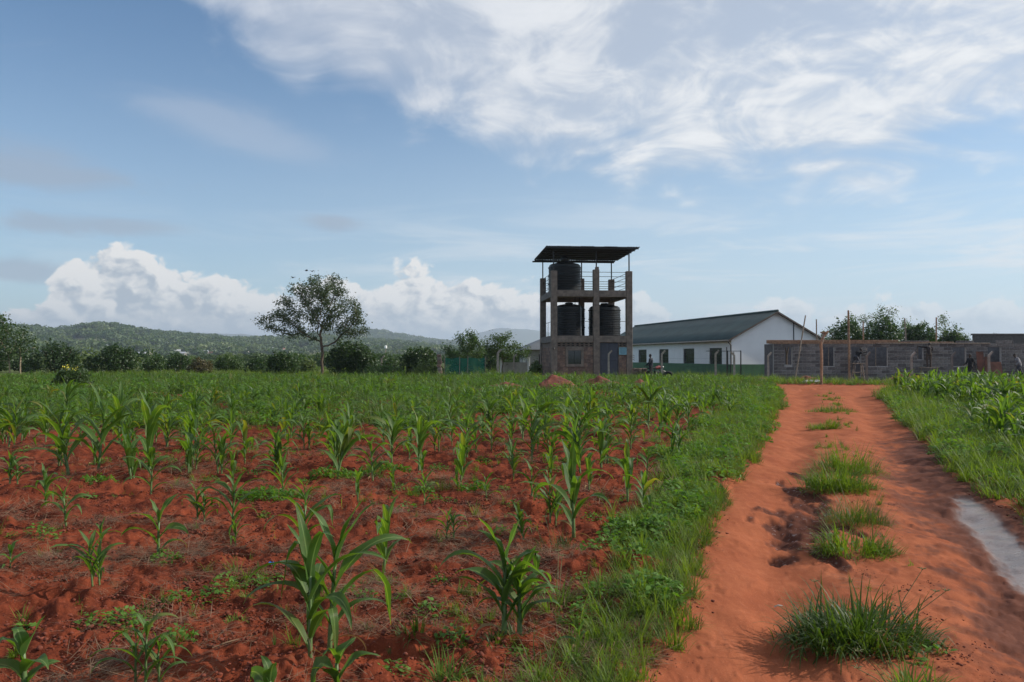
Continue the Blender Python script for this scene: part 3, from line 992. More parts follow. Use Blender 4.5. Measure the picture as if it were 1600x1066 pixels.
# ---------------------------------------------------------------- water tower
TA = R(5.6)
tw = empty('water_tower', (2.80, 56.0, 0), TA, label='three level concrete water tower carrying black tanks under a sheet roof', cat='tower')
TW, TD, CW = 5.9, 6.1, 0.43
Z1, Z2 = 3.08, 6.34
colx = (0.0, 3.06, TW - CW)
for iy, y in enumerate((0.0, TD - CW)):
    for ix, x in enumerate(colx):
        h = 7.72 + (0.10 if (ix, iy) == (1, 0) else 0) + rnd.uniform(-0.03, 0.03)
        mb = MB().bbox((x, y, -0.3), (x + CW, y + CW, h), 0.015, 0.005, rnd)
        if (ix, iy) == (1, 0): mb.bbox((x + 0.16, y + 0.05, h + 0.002), (x + 0.40, y + 0.30, h + 0.2), 0.02, 0.01, rnd)
        mb.build('column', m_conc, tw)
for zb, zt in ((Z1 - 0.48, Z1), (Z2 - 0.47, Z2)):
    for y in (0.03, TD - CW + 0.03):
        for a, b in ((CW, colx[1]), (colx[1] + CW, colx[2])):
            MB().bbox((a, y, zb), (b, y + CW - 0.06, zt), 0.012, 0.004, rnd).build('beam', m_conc, tw)
    for x in (0.03, colx[2] + 0.03):
        MB().bbox((x, CW, zb + 0.004), (x + CW - 0.06, TD - CW, zt - 0.004), 0.012, 0.004, rnd).build('beam', m_conc_d, tw)
    MB().box((0.42, 0.40, zt - 0.16), (TW - 0.42, TD - 0.40, zt - 0.012)).build('slab', m_conc_d, tw)
# ground floor
win = (1.22, 2.16, 1.05, 2.02)
door = (3.55, 4.86, 0.12, 2.56)
back = MB()
wall_with_holes(back, CW, colx[1], -0.2, 2.28, 0.13, 0.33, [(win[0] - 0.02, win[1] + 0.02, win[2], win[3])])
wall_with_holes(back, colx[1] + CW, colx[2], -0.2, 2.28, 0.13, 0.33, [(door[0] - 0.03, door[1] + 0.03, -1, 9)])
back.box((0.13, CW, -0.2), (0.33, TD - CW, 2.598)); back.box((CW, TD - 0.3, -0.2), (colx[2], TD - 0.1, 2.598)); back.box((TW - 0.33, CW, -0.2), (TW - 0.13, TD - CW, 2.598))
back.build('ground_floor_wall', m_mortar, tw)
sw = [(win[0] - 0.19, win[1] + 0.19, win[2] - 0.19, 2.40)]
courses(tw, 'stone_block', CW + 0.01, colx[1] - 0.01, 0.0, 2.27, 0.125, 0.05, 0.40, 0.285, 0.02, m_stone, sw)
courses(tw, 'stone_block', colx[1] + CW + 0.64 + 0.80, colx[2] - 0.01, 0.0, 2.27, 0.125, 0.05, 0.40, 0.285, 0.02, m_stone)
courses(tw, 'stone_block', CW + 0.01, TD - CW - 0.01, 0.0, 2.27, 0.125, 0.05, 0.45, 0.285, 0.02, m_stone, axis='y')
# pierced vent blocks under the beam
def vent_row(x0, x1, n):
    wd = (x1 - x0) / n
    for i in range(n):
        a = x0 + i * wd
        mb = MB()
        wall_with_holes(mb, a + 0.012, a + wd - 0.012, 2.282, 2.596, 0.10, 0.30, [(a + wd * 0.17, a + wd * 0.83, 2.33, 2.41), (a + wd * 0.17, a + wd * 0.83, 2.46, 2.55)])
        mb.build('vent_block', m_mortar, tw)
vent_row(CW, colx[1], 8)
vent_row(door[1] + 0.05, colx[2], 2)
MB().box((CW, 0.31, 2.282), (colx[1], 0.33, 2.596)).box((door[1] + 0.05, 0.31, 2.282), (colx[2], 0.33, 2.596)).build('vent_backing', m_steel, tw)
fr = MB()
fr.bbox((win[0] - 0.19, 0.05, win[2] - 0.19), (win[1] + 0.19, 0.22, win[2]), 0.012); fr.bbox((win[0] - 0.19, 0.05, win[3]), (win[1] + 0.19, 0.22, win[3] + 0.24), 0.012)
fr.bbox((win[0] - 0.19, 0.055, win[2] + 0.001), (win[0], 0.22, win[3] - 0.001), 0.012); fr.bbox((win[1], 0.055, win[2] + 0.001), (win[1] + 0.19, 0.22, win[3] - 0.001), 0.012)
wo_ = fr.build('window', m_conc, tw)
MB().box((win[0], 0.17, win[2]), (win[1], 0.18, win[3])).build('pane', m_glass, wo_)
gr = MB()
for i in range(4): gr.box((win[0] + 0.006, 0.13, win[2] + 0.12 + i * 0.23), (win[1] - 0.006, 0.145, win[2] + 0.14 + i * 0.23))
gr.box(((win[0] + win[1]) / 2 - 0.012, 0.146, win[2] + 0.004), ((win[0] + win[1]) / 2 + 0.012, 0.158, win[3] - 0.004))
gr.build('grille', m_steel, wo_)
dr = MB()
dm = (door[0] + door[1]) / 2
dr.bbox((door[0], 0.17, door[2]), (dm - 0.006, 0.22, door[3]), 0.008); dr.bbox((dm + 0.006, 0.17, door[2]), (door[1], 0.22, door[3]), 0.008)
for a in (door[0], dm + 0.006):
    for z0_, z1_ in ((0.25, 1.2), (1.32, 2.42)): dr.bbox((a + 0.09, 0.155, z0_), (a + 0.56, 0.171, z1_), 0.006)
d_ = dr.build('door', m_door, tw)
MB().tube([(dm - 0.08, 0.12, 1.12), (dm - 0.08, 0.12, 1.32)], 0.014, 6).box((dm - 0.09, 0.12, 1.14), (dm - 0.07, 0.17, 1.16)).build('handle', m_steel, d_)
MB().box((colx[1] + CW, 0.14, -0.2), (door[0] - 0.001, 0.32, 2.598)).box((door[1] + 0.001, 0.142, 2.2), (door[1] + 0.05, 0.32, 2.598)).build('door_jamb', m_conc, tw)
MB().bbox((door[0], -0.35, -0.2), (door[1], 0.12, 0.10), 0.02).build('door_step', m_conc_d, tw)
# small lamp bracket on the corner column
MB().tube([(0.2, 0, 2.2), (0.2, -0.12, 2.22), (0.16, -0.16, 2.1)], [0.03, 0.03, 0.06], 8).build('lamp_bracket', m_steel, tw)
# rails
def rail(p, q, name='rail', r=0.018):
    MB().tube([p, q], r, 6).build(name, m_steel, tw)
for z in (7.66, 7.34, 6.97, 6.62):
    rail((CW, 0.2, z), (colx[1], 0.2, z)); rail((colx[1] + CW, 0.2, z), (colx[2], 0.2, z))
    rail((TW - 0.2, CW, z), (TW - 0.2, TD - CW, z)); rail((0.2, CW, z), (0.2, TD - CW, z))
    if z < 7.6: rail((CW, TD - 0.2, z), (colx[1], TD - 0.2, z)); rail((colx[1] + CW, TD - 0.2, z), (colx[2], TD - 0.2, z))
rail((CW, 0.2, 4.12), (colx[1], 0.2, 4.12)); rail((colx[1] + CW, 0.2, 4.12), (colx[2], 0.2, 4.12)); rail((0.2, CW, 4.12), (0.2, TD - CW, 4.12))
for x in (1.75, 4.5): rail((x, 0.2, Z1), (x, 0.2, 4.12), 'baluster')
for y in (1.6, 3.0, 4.4): rail((0.2, y, Z1), (0.2, y, 4.12), 'baluster'); rail((0.2, y, Z2), (0.2, y, 7.66), 'baluster')
for x in (2.55, 4.7): rail((x, TD - 0.2, Z2), (x, TD - 0.2, 7.34), 'baluster')
# ladder and pipes
ld = MB()
for x in (2.50, 2.86): ld.tube([(x, 4.4, Z1), (x, 4.4, 7.55)], 0.022, 6)
for i in range(14): ld.tube([(2.50, 4.4, Z1 + 0.25 + i * 0.31), (2.86, 4.4, Z1 + 0.25 + i * 0.31)], 0.014, 5)
ld.build('ladder', m_steel, tw)
m_pipe = simple('grey_pipe', (0.28, 0.29, 0.30), 0.5, 0.2)
MB().tube([(2.28, 0.75, Z1), (2.28, 0.75, 5.1), (2.28, 1.0, 5.25)], 0.03, 8).build('pipe', m_pipe, tw)
MB().tube([(2.45, 2.6, Z2), (2.45, 2.6, 8.45), (2.1, 2.6, 8.45)], 0.028, 8).build('pipe', m_steel, tw)
for z in (1.7, 1.55, 1.4):
    MB().tube([(TW, 0.3, z), (TW + 0.16, 0.3, z - 0.02), (TW + 0.2, 0.3, z - 0.1)], 0.02, 6).build('tap_pipe', m_steel, tw)
# roof: posts, purlins, corrugated sheets
RZ0, RZ1 = 9.42, 9.30
rx0, rx1, ry0, ry1 = -0.42, TW + 0.42, -0.45, TD + 0.62
for x, y, zt in ((0.2, 0.2, 9.30), (3.3, 0.2, 9.30), (TW - 0.2, 0.2, 9.30), (0.2, TD - 0.2, 9.2), (3.3, TD - 0.2, 9.2), (TW - 0.2, TD - 0.2, 9.2)):
    MB().box((x - 0.04, y - 0.04, 7.6), (x + 0.04, y + 0.04, zt)).build('roof_post', m_steel, tw)
for i in range(8):
    y = ry0 + 0.18 + i * (ry1 - ry0 - 0.36) / 7
    zt = RZ0 + (RZ1 - RZ0) * (y - ry0) / (ry1 - ry0) - 0.03
    MB().box((rx0 + 0.05, y - 0.03, zt - 0.11), (rx1 - 0.03 - 0.02 * i, y + 0.03, zt)).build('purlin', m_steel, tw)
MB().box((rx0 - 0.1, ry1 + 0.02, RZ1 - 0.20), (rx1 - 0.2, ry1 + 0.06, RZ1 - 0.08)).build('gutter', m_steel, tw)
ns = 8
for i in range(ns):
    a = rx0 + (rx1 - rx0) * i / ns
    b = rx0 + (rx1 - rx0) * (i + 1) / ns + 0.04
    dz_ = 0.012 * (i % 2)
    e = rnd.uniform(-0.05, 0.05)
    corrugated((a, ry0 + e, RZ0 + dz_), (b, ry0 + e, RZ0 + dz_), (a, ry1 + e, RZ1 + dz_), (b, ry1 + e, RZ1 + dz_), 0.19, 0.02, 0.004, m_sheet, 'roof_sheet', tw)

def tower_pt(x, y, z):
    return Vector((2.80 + x * math.cos(TA) - y * math.sin(TA), 56.0 + x * math.sin(TA) + y * math.cos(TA), z))

def tank(loc, r, h, label, lid=0.35):
    t = empty('water_tank', loc, rnd.uniform(0, 6), label=label, cat='tank', group='black water tanks on the tower')
    prof = [(r * 0.96, 0.0)]
    n = 15
    for i in range(n):
        z = 0.06 + (h * 0.82) * i / n
        dz_ = h * 0.82 / n
        big_ = 0.035 if i % 5 == 4 else 0.0
        prof += [(r - 0.035, z), (r + big_, z + dz_ * 0.25), (r + big_, z + dz_ * 0.75), (r - 0.035, z + dz_)]
    prof += [(r * 0.97, h * 0.89), (r * 0.86, h * 0.935), (r * 0.55, h * 0.975), (r * 0.24, h)]
    MB().lathe(prof, 40).build('tank_body', m_tank, t, smooth=False)
    MB().lathe([(r * 0.22, h), (r * 0.26, h + 0.02), (r * 0.26, h + lid * 0.7), (r * 0.2, h + lid)], 20).build('lid', m_tank, t, smooth=True)
    return t
tank(tower_pt(1.35, 2.3, Z2 - 0.01), 1.20, 2.25, 'black ribbed water tank on the top deck, under the sheet roof', 0.45)
tank(tower_pt(1.62, 2.0, Z1 - 0.01), 1.16, 2.40, 'black ribbed water tank on the middle deck, above the window', 0.1)
tank(tower_pt(4.35, 2.3, Z1 - 0.01), 1.18, 2.40, 'black ribbed water tank on the middle deck, above the grey door', 0.1)

m_sign = simple('pale_blue_sign', (0.22, 0.42, 0.47), 0.5, 0.1, 3.0)
m_signt = simple('sign_lettering', (0.09, 0.17, 0.24), 0.6, 0.1)
sg = empty('sign_board', tower_pt(4.91, 0.0, 0), TA, label='small pale blue lettered board on the tower wall beside the door', cat='sign')
MB().bbox((0.0, 0.03, 1.72), (0.62, 0.06, 2.24), 0.004).build('panel', m_sign, sg)
for i, (z, a, b) in enumerate(((2.14, 0.06, 0.55), (2.05, 0.10, 0.50), (1.96, 0.05, 0.57), (1.88, 0.08, 0.52), (1.80, 0.14, 0.46))):
    mb = MB(); x = a
    while x < b:
        l_ = rnd.uniform(0.02, 0.07)
        mb.box((x, 0.026, z), (min(x + l_, b), 0.029, z + 0.036)); x += l_ + 0.014
    mb.build('text_line', m_signt, sg)

# ---------------------------------------------------------------- long white hall with green dado
HX, HY = 17.0, 61.0
HA = math.atan2(0.2, 0.98)
hall = empty('white_hall', (HX, HY, 0), HA, label='long white hall with green dado and dark green gabled roof', cat='building')
HW, HL, HE, HR_, DADO = 7.55, 31.0, 3.02, 5.05, 0.98
wins = [(s0, s0 + 2.25) for s0 in (1.6, 6.75, 12.35, 17.9, 23.4)]
# local x: along the gable, local y: along the hall
mb = MB()
for a, b in zip([0.0] + [w_[1] for w_ in wins], [w_[0] for w_ in wins] + [HL]): mb.box((0, a, DADO), (0.2, b, 2.28))
mb.box((0, 0, 2.28), (0.2, HL, HE))
mb.box((HW - 0.2, 0, DADO), (HW, HL, HE)); mb.box((0.2, HL - 0.2, DADO), (HW - 0.2, HL, HE)); mb.box((0.2, 0, DADO), (HW - 0.2, 0.2, HE))
for y in (0.0, HL - 0.2):
    vs = [(0, y, HE), (HW, y, HE), (HW / 2, y, HR_), (0, y + 0.2, HE), (HW, y + 0.2, HE), (HW / 2, y + 0.2, HR_)]
    mb.add(vs, [(0, 1, 2), (5, 4, 3), (0, 2, 5, 3), (1, 4, 5, 2)])
mb.build('wall', m_white, hall)
MB().box((-0.012, -0.012, -0.2), (HW + 0.012, 0.2, DADO)).box((-0.012, 0.2, -0.2), (0.2, HL, DADO)).box((HW - 0.2, 0.2, -0.2), (HW + 0.012, HL, DADO)).box((0.2, HL - 0.2, -0.2), (HW - 0.2, HL, DADO)).build('green_dado', m_green, hall)
for a, b in wins:
    f_ = MB()
    f_.box((0.08, a, DADO), (0.12, a + 0.05, 2.28)); f_.box((0.08, b - 0.05, DADO), (0.12, b, 2.28)); f_.box((0.08, a + 0.05, 2.23), (0.12, b - 0.05, 2.28)); f_.box((0.08, a + 0.05, DADO), (0.12, b - 0.05, DADO + 0.05))
    wf = f_.build('window', m_steel, hall)
    MB().box((0.11, a + 0.05, DADO + 0.05), (0.115, b - 0.05, 2.23)).build('pane', m_glass, wf)
    g_ = MB()
    for i in range(1, 5): g_.box((0.085, a + 0.051, DADO + 0.05 + i * 0.245), (0.10, b - 0.051, DADO + 0.07 + i * 0.245))
    for i in range(1, 5): g_.box((0.101, a + i * 0.45, DADO + 0.051), (0.108, a + i * 0.45 + 0.025, 2.229))
    g_.build('grille', m_steel, wf)
sl = (HR_ - HE) / (HW / 2)
OV = 0.38
ze, zr = HE - sl * OV + 0.10, HR_ + 0.10
corrugated((-OV, HL + 0.3, ze), (-OV, -0.30, ze), (HW / 2 + 0.01, HL + 0.3, zr), (HW / 2 + 0.01, -0.30, zr), 0.32, 0.016, 0.03, m_groof, 'roof', hall, 3)
corrugated((HW + OV, -0.30, ze), (HW + OV, HL + 0.3, ze), (HW / 2 + 0.012, -0.30, zr), (HW / 2 + 0.012, HL + 0.3, zr), 0.32, 0.016, 0.03, m_groof, 'roof', hall, 3)
MB().tube([(HW / 2, -0.32, zr + 0.02), (HW / 2, HL + 0.3, zr + 0.02)], 0.10, 8).build('ridge_cap', m_groof, hall)
# verge boards, eaves board, gutter and downpipes
vb = MB()
for sgn, xa in ((1, -OV), (-1, HW + OV)):
    xm = HW / 2
    vb.add([(xa, -0.33, ze - 0.16), (xm, -0.33, zr - 0.16), (xm, -0.33, zr - 0.03), (xa, -0.33, ze - 0.03), (xa, -0.30, ze - 0.16), (xm, -0.30, zr - 0.16), (xm, -0.30, zr - 0.03), (xa, -0.30, ze - 0.03)],
           [(0, 1, 2, 3), (7, 6, 5, 4), (3, 2, 6, 7), (4, 5, 1, 0)])
vb.build('verge_board', m_brown, hall)
MB().box((-OV + 0.01, -0.28, ze - 0.18), (-OV + 0.05, HL + 0.28, ze - 0.035)).build('eaves_board', m_brown, hall)
MB().tube([(-OV - 0.05, -0.3, ze - 0.10), (-OV - 0.05, HL + 0.25, ze - 0.12)], 0.065, 8).build('gutter', simple('old_gutter', (0.30, 0.26, 0.22), 0.6, 0.3), hall)
MB().tube([(-OV, -0.1, ze - 0.14), (-0.08, -0.08, ze - 0.45), (-0.08, -0.08, 0.1)], 0.05, 8).build('downpipe', m_steel, hall)
MB().box((HW * 0.70, -0.05, 2.6), (HW * 0.70 + 0.05, 0.0, HR_ - (HW * 0.70 - HW / 2) * sl)).build('conduit', m_steel, hall)

# ---------------------------------------------------------------- small house left of the tower
sh = empty('grey_roofed_house', (1.35, 70.0, 0), R(8), label='small pale house with grey hipped roof, left of the tower', cat='house')
m_pale = simple('pale_plaster', (0.42, 0.39, 0.36), 0.9, 0.2, 2.0, stain=0.3)
m_grroof = simple('grey_roof_sheet', (0.10, 0.11, 0.12), 0.6, 0.3, 1.0)
MB().box((0, 0, -0.1), (4.0, 4.5, 2.25)).build('wall', m_pale, sh)
vs = [(-0.5, -0.5, 2.2), (4.5, -0.5, 2.2), (4.5, 5.0, 2.2), (-0.5, 5.0, 2.2), (2.0, 1.9, 3.35), (2.0, 2.7, 3.35)]
MB().add(vs, [(0, 1, 4), (1, 2, 5, 4), (2, 3, 5), (3, 0, 4, 5), (3, 2, 1, 0)]).build('roof', m_grroof, sh)
w_ = MB().box((1.05, -0.03, 0.85), (1.75, 0.0, 1.8)).build('window', m_brown, sh)
MB().box((1.10, -0.036, 0.9), (1.70, -0.031, 1.75)).build('pane', m_glass, w_)
pillar = MB().bbox((-0.42, -0.42, -0.1), (-0.22, -0.22, 2.19), 0.01); pillar.build('porch_post', m_white, sh)
yw = empty('yard_wall', (-1.0, 66.0, 0), R(4), label='low pale yard wall between the acacias and the small house', cat='wall')
MB().bbox((0.2, 0, -0.1), (2.3, 0.18, 1.1), 0.01).build('panel', m_pale, yw)
for x in (0.0, 2.3): MB().bbox((x, -0.04, -0.1), (x + 0.2, 0.22, 1.5), 0.012).build('pillar', m_white, yw)

# ---------------------------------------------------------------- unfinished block building
BX, BY, BL = 17.62, 53.0, 18.6
BH = 2.46
bb = empty('block_building', (BX, BY, 0), R(0.4), label='unfinished grey cement block building with timber formwork along its top', cat='building')
def bx_(px): return (px - 800) / FPX * BY - BX
def bz_(py): return EYE + (HORIZON - py) / FPX * BY
holes = [(bx_(1226), bx_(1238), bz_(570), BH - 0.24), (bx_(1287), bx_(1304), 0.94, BH - 0.24), (bx_(1331), bx_(1346), 0.23, BH - 0.24), (bx_(1356), bx_(1388), 0.94, BH - 0.24),
         (bx_(1434), bx_(1444), 1.4, BH - 0.24), (bx_(1490), bx_(1511), 0.94, BH - 0.24), (bx_(1545), bx_(1566), 1.2, BH - 0.24)]
core = MB()
wall_with_holes(core, 0, BL, -0.2, BH - 0.01, 0.02, 0.19, holes)
core.build('mortar_core', m_bmortar, bb)
courses(bb, 'block', 0.0, BL, 0.0, BH, 0.0, 0.03, 0.56, 0.2236, 0.034, m_block, holes, proud=0.010)
for a_, b_ in ((8.7, 10.6), (12.4, 13.6), (15.1, 16.3)): courses(bb, 'block', a_, b_, BH, BH + 0.22, 0.13, 0.10, 0.56, 0.2236, 0.034, m_block, proud=0.0)
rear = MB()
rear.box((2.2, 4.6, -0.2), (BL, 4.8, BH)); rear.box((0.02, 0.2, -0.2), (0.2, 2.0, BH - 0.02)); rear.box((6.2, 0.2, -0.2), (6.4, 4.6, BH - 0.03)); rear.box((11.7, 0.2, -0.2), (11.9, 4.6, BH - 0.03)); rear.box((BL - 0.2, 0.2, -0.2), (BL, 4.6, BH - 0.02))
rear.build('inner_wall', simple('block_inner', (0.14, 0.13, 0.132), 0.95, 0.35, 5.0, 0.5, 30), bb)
for h in holes: MB().bbox((h[0] - 0.12, 0.012, BH - 0.236), (h[1] + 0.12, 0.188, BH - 0.05), 0.006).build('lintel', m_block[0], bb)
MB().bbox((-0.50, -0.06, BH + 0.002), (8.4, -0.015, BH + 0.24), 0.006, 0.004, rnd).build('formwork_board', m_timber, bb)
MB().bbox((-0.25, 0.21, BH - 0.01), (6.6, 0.25, BH + 0.22), 0.006, 0.004, rnd).build('formwork_board', m_timber, bb)
MB().bbox((6.9, -0.09, BH - 0.03), (14.6, -0.055, BH + 0.05), 0.006, 0.004, rnd).build('formwork_board', m_timber_g, bb)
MB().bbox((8.5, 0.03, BH + 0.002), (12.2, 0.08, BH + 0.13), 0.006, 0.004, rnd).build('formwork_board', m_timber, bb)
for px, w0 in ((1295, 0.03), (1369, 0.035), (1435, 0.03)):
    MB().bbox((bx_(px), 0.03, 0.95), (bx_(px) + w0, 0.09, BH - 0.25), 0.004).build('prop', m_timber_g, bb)
# forked prop in the first window
MB().tube([(bx_(1231.5), 0.3, 0.0), (bx_(1231.5), 0.3, 1.75), (bx_(1228.5), 0.3, BH)], [0.06, 0.055, 0.04], 6).tube([(bx_(1231.5), 0.3, 1.65), (bx_(1236), 0.3, BH)], [0.05, 0.04], 6).build('forked_prop', m_bark, bb)

def pole(pts, r, label, name='timber_pole', mat=m_timber_g, grp='rough poles at the block building'):
    o = MB().tube([Vector(p) for p in pts], [r, r * 0.95, r * 0.8] if len(pts) == 3 else [r, r * 0.8], 7)
    base_ = Vector(pts[0])
    o.v = [tuple(Vector(p) - base_) for p in o.v]
    return o.build(name, mat, loc=base_, label=label, cat='pole', group=grp)
def P3(px, py, d): return wpt(px, py, d)
pole([P3(1242, 592, 52.2), P3(1250, 545, 52.3), P3(1259, 493, 52.6)], 0.05, 'long thin pole leaning on the block wall near its gabled end')
pole([P3(1276, 590, 54.6), P3(1276, 545, 54.6), P3(1276, 499, 54.6)], 0.05, 'upright pole behind the formwork, beside the hall gable')
pole([P3(1326.5, 597, 52.3), P3(1326.5, 540, 52.3), P3(1326, 485, 52.3)], 0.075, 'tallest thick upright pole standing against the block wall', mat=m_timber)
pole([P3(1349, 590, 53.6), P3(1349, 545, 53.6), P3(1349, 502, 53.6)], 0.055, 'upright pole above the doorway where a worker climbs', mat=m_timber)
pole([P3(1417, 590, 54.2), P3(1416, 545, 54.2), P3(1414, 497, 54.2)], 0.05, 'slightly tilted pale pole above the middle of the block wall')
pole([P3(1463, 590, 53.7), P3(1463, 545, 53.7), P3(1463.5, 496, 53.7)], 0.055, 'upright pole beside the worker on the wall', mat=m_timber)
# forked trunk post with a cross piece before the wall
fp = empty('forked_post', P3(1283, 602, 44.9) * 1.0, 0, label='rough forked trunk post with a short cross piece before the wall', cat='post')
fp.location.z = 0
MB().tube([(0, 0, -0.2), (0.02, 0, 1.6), (-0.02, 0, 2.4), (0.12, 0, 2.72), (0.42, 0, 3.05)], [0.085, 0.085, 0.095, 0.07, 0.055], 8).build('trunk', m_timber, fp)
MB().tube([(-0.02, 0, 2.3), (0.1, 0, 2.6), (0.16, 0, 3.02)], [0.09, 0.08, 0.06], 7).build('branch', m_timber_g, fp)
MB().bbox((-0.02, -0.08, 2.92), (0.24, 0.08, 3.0), 0.01).build('cross_piece', m_timber, fp)
# scaffold trestle in the doorway
tr = empty('scaffold_trestle', (P3(1340, 590, 52.4).x, 52.4, 0), 0, label='small timber trestle under the worker in the doorway', cat='trestle')
for x0, x1 in ((-0.34, -0.22), (0.36, 0.24)):
    for y in (-0.2, 0.2): MB().tube([(x0, y, -0.1), (x1, y * 0.6, 1.1)], 0.035, 6).build('leg', m_timber_g, tr)
MB().bbox((-0.4, -0.25, 0.5), (0.42, -0.2, 0.57), 0.004).build('brace', m_timber_g, tr)
MB().bbox((-0.45, -0.2, 1.1), (0.45, 0.2, 1.15), 0.006).build('deck', m_timber_g, tr)
# taller block structure behind
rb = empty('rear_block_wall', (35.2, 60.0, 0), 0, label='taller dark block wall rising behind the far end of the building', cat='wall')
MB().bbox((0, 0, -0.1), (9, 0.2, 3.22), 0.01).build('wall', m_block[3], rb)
MB().bbox((-0.1, -0.05, 3.222), (9.1, 0.25, 3.34), 0.01).build('coping', m_block[1], rb)

# ---------------------------------------------------------------- fence posts, gate frame, net
def fence_post(px, d, label, h=1.72, lean=0.0, side=1, wd=0.065, mat=m_post):
    t = empty('fence_post', ((px - 800) / FPX * d, d, 0), rnd.uniform(-0.06, 0.06), label=label, cat='post', group='bent-topped concrete fence posts')
    mb = MB()
    a = wd
    # square shaft, top cranked to one side
    path = [(0, 0, -0.3), (lean * 0.5, 0, h * 0.5), (lean, 0, h), (lean + side * 0.22, 0, h + 0.24)]
    vs, fs = [], []
    for i, (x, y, z) in enumerate(path):
        ux = (1, 0) if i < 2 else ((0.92, -0.38 * side) if i == 2 else (0.70, -0.70 * side))
        k = a * (1 - 0.08 * i)
        for sx, sy in ((-1, -1), (1, -1), (1, 1), (-1, 1)): vs.append((x + sx * k * ux[0], y + sy * k, z + sx * k * ux[1]))
    for i in range(3):
        for k in range(4): fs.append((i * 4 + k, i * 4 + (k + 1) % 4, (i + 1) * 4 + (k + 1) % 4, (i + 1) * 4 + k))
    fs += [(3, 2, 1, 0), (12, 13, 14, 15)]
    mb.add(vs, fs)
    mb.build('shaft', mat, t)
    return t
fence_post(951, 52.5, 'bent-topped concrete post in front of the tower door', 1.75)
fence_post(1034, 52.0, 'bent-topped concrete post beside the motorcycle', 1.75)
fence_post(1118, 51.0, 'bent-topped concrete post before the last hall window', 1.75)
fence_post(1147, 50.4, 'short bent-topped concrete post by the steel gate frame', 1.66, side=-1)
fence_post(1200, 49.5, 'bent-topped concrete post at the corner of the block wall', 1.62)
fence_post(1354, 47.0, 'bent-topped concrete post just right of the doorway trestle', 1.62, mat=m_conc)
fence_post(1424, 47.0, 'pinkish bent-topped concrete post by the red soil heap', 1.62)
fence_post(1487, 47.0, 'grey bent-topped concrete post beside the dark wall opening', 1.62, mat=m_conc_d)
fence_post(1545, 47.0, 'bent-topped concrete post before the rusty boards', 1.65)
fence_post(778, 56.0, 'pale bent-topped concrete post before the acacia, left of the tower', 1.85, wd=0.10)
fence_post(803, 60.0, 'thin grey fence post among the acacia shadows', 1.55)
fence_post(596, 62.0, 'weathered fence post at the dark thicket', 1.4)
WSP = {1034: 'before the two right hall windows', 1118: 'short of the steel gate frame', 1354: 'between the trestle post and the pinkish post', 1424: 'between the pinkish and the grey post', 1487: 'between the grey post and the rusty boards'}
for a_, b_, d0, d1 in ((1034, 1118, 52.0, 51.0), (1118, 1147, 51.0, 50.4), (1354, 1424, 47.0, 47.0), (1424, 1487, 47.0, 47.0), (1487, 1545, 47.0, 47.0)):
    for zi, z in enumerate((0.5, 1.0, 1.5)):
        x0, x1 = (a_ - 800) / FPX * d0, (b_ - 800) / FPX * d1
        pts = [(x0 + (x1 - x0) * k / 6, d0 + (d1 - d0) * k / 6 - 0.075, z - 0.06 * math.sin(math.pi * k / 6)) for k in range(7)]
        MB().tube(pts, 0.004, 4).build('fence_wire', m_steel, label='%s fence wire strung %s' % (('lowest', 'middle', 'top')[zi], WSP[a_]), cat='wire', group='fence wires')
gt = empty('gate_frame', (13.9, 50.8, 0), R(4), label='black steel gate frame standing open before the hall gable', cat='gate')
for x, r_, z in ((0.0, 0.035, 1.98), (0.42, 0.018, 1.9), (0.88, 0.03, 1.98)): MB().box((x - r_, -r_, -0.1), (x + r_, r_, z)).build('upright', m_steel, gt)
for z in (1.94, 0.35): MB().box((-1.4 if z > 1 else 0.036, -0.018, z - 0.018), (0.848, 0.018, z + 0.018)).build('cross_bar', m_steel, gt)
MB().box((-0.06, -0.06, -0.2), (-0.04, 0.06, 2.2)).build('hinge_post', m_steel, gt)

# green shade net between the old pillar and a post
m_net, nt_, no_ = new_mat('green_shade_net')
p_ = nt_.n('ShaderNodeBsdfPrincipled'); p_.inputs['Base Color'].default_value = (0.010, 0.13, 0.085, 1); p_.inputs['Roughness'].default_value = 0.6
t_ = nt_.n('ShaderNodeBsdfTranslucent'); t_.inputs['Color'].default_value = (0.012, 0.19, 0.12, 1)
tp_ = nt_.n('ShaderNodeBsdfTransparent')
mx_ = nt_.n('ShaderNodeMixShader'); mx_.inputs[0].default_value = 0.5
nt_.t.links.new(p_.outputs[0], mx_.inputs[1]); nt_.t.links.new(t_.outputs[0], mx_.inputs[2])
mx2 = nt_.n('ShaderNodeMixShader')
ob_ = nt_.n('ShaderNodeTexCoord').outputs['Object']
nt_.t.links.new(nt_.m('MULTIPLY_ADD', nt_.noise(ob_, 1.2, 4), 0.3, 0.10), mx2.inputs[0])
nt_.t.links.new(mx_.outputs[0], mx2.inputs[1]); nt_.t.links.new(tp_.outputs[0], mx2.inputs[2])
nt_.t.links.new(mx2.outputs[0], no_.inputs['Surface'])
ne = empty('shade_net_fence', (-4.75, 55.5, 0), R(2), label='green shade net stretched on sticks left of the tower', cat='fence')
nx_, nz_ = 36, 8
vs = [(2.85 * i / nx_, 0.05 * math.sin(i * 0.7) + 0.03 * math.sin(j * 1.3 + i * 0.3), 0.25 + (1.27 - 0.07 * math.sin(i / nx_ * math.pi * 3) ** 2) * j / nz_) for j in range(nz_ + 1) for i in range(nx_ + 1)]
fs = [(j * (nx_ + 1) + i, j * (nx_ + 1) + i + 1, (j + 1) * (nx_ + 1) + i + 1, (j + 1) * (nx_ + 1) + i) for j in range(nz_) for i in range(nx_)]
MB().add(vs, fs).build('net', m_net, ne, smooth=True)
for x in (0.0, 1.05, 1.62, 2.85): MB().tube([(x, -0.08, -0.1), (x + 0.02, -0.08, 1.6)], 0.025, 6).build('stake', m_timber_g, ne)
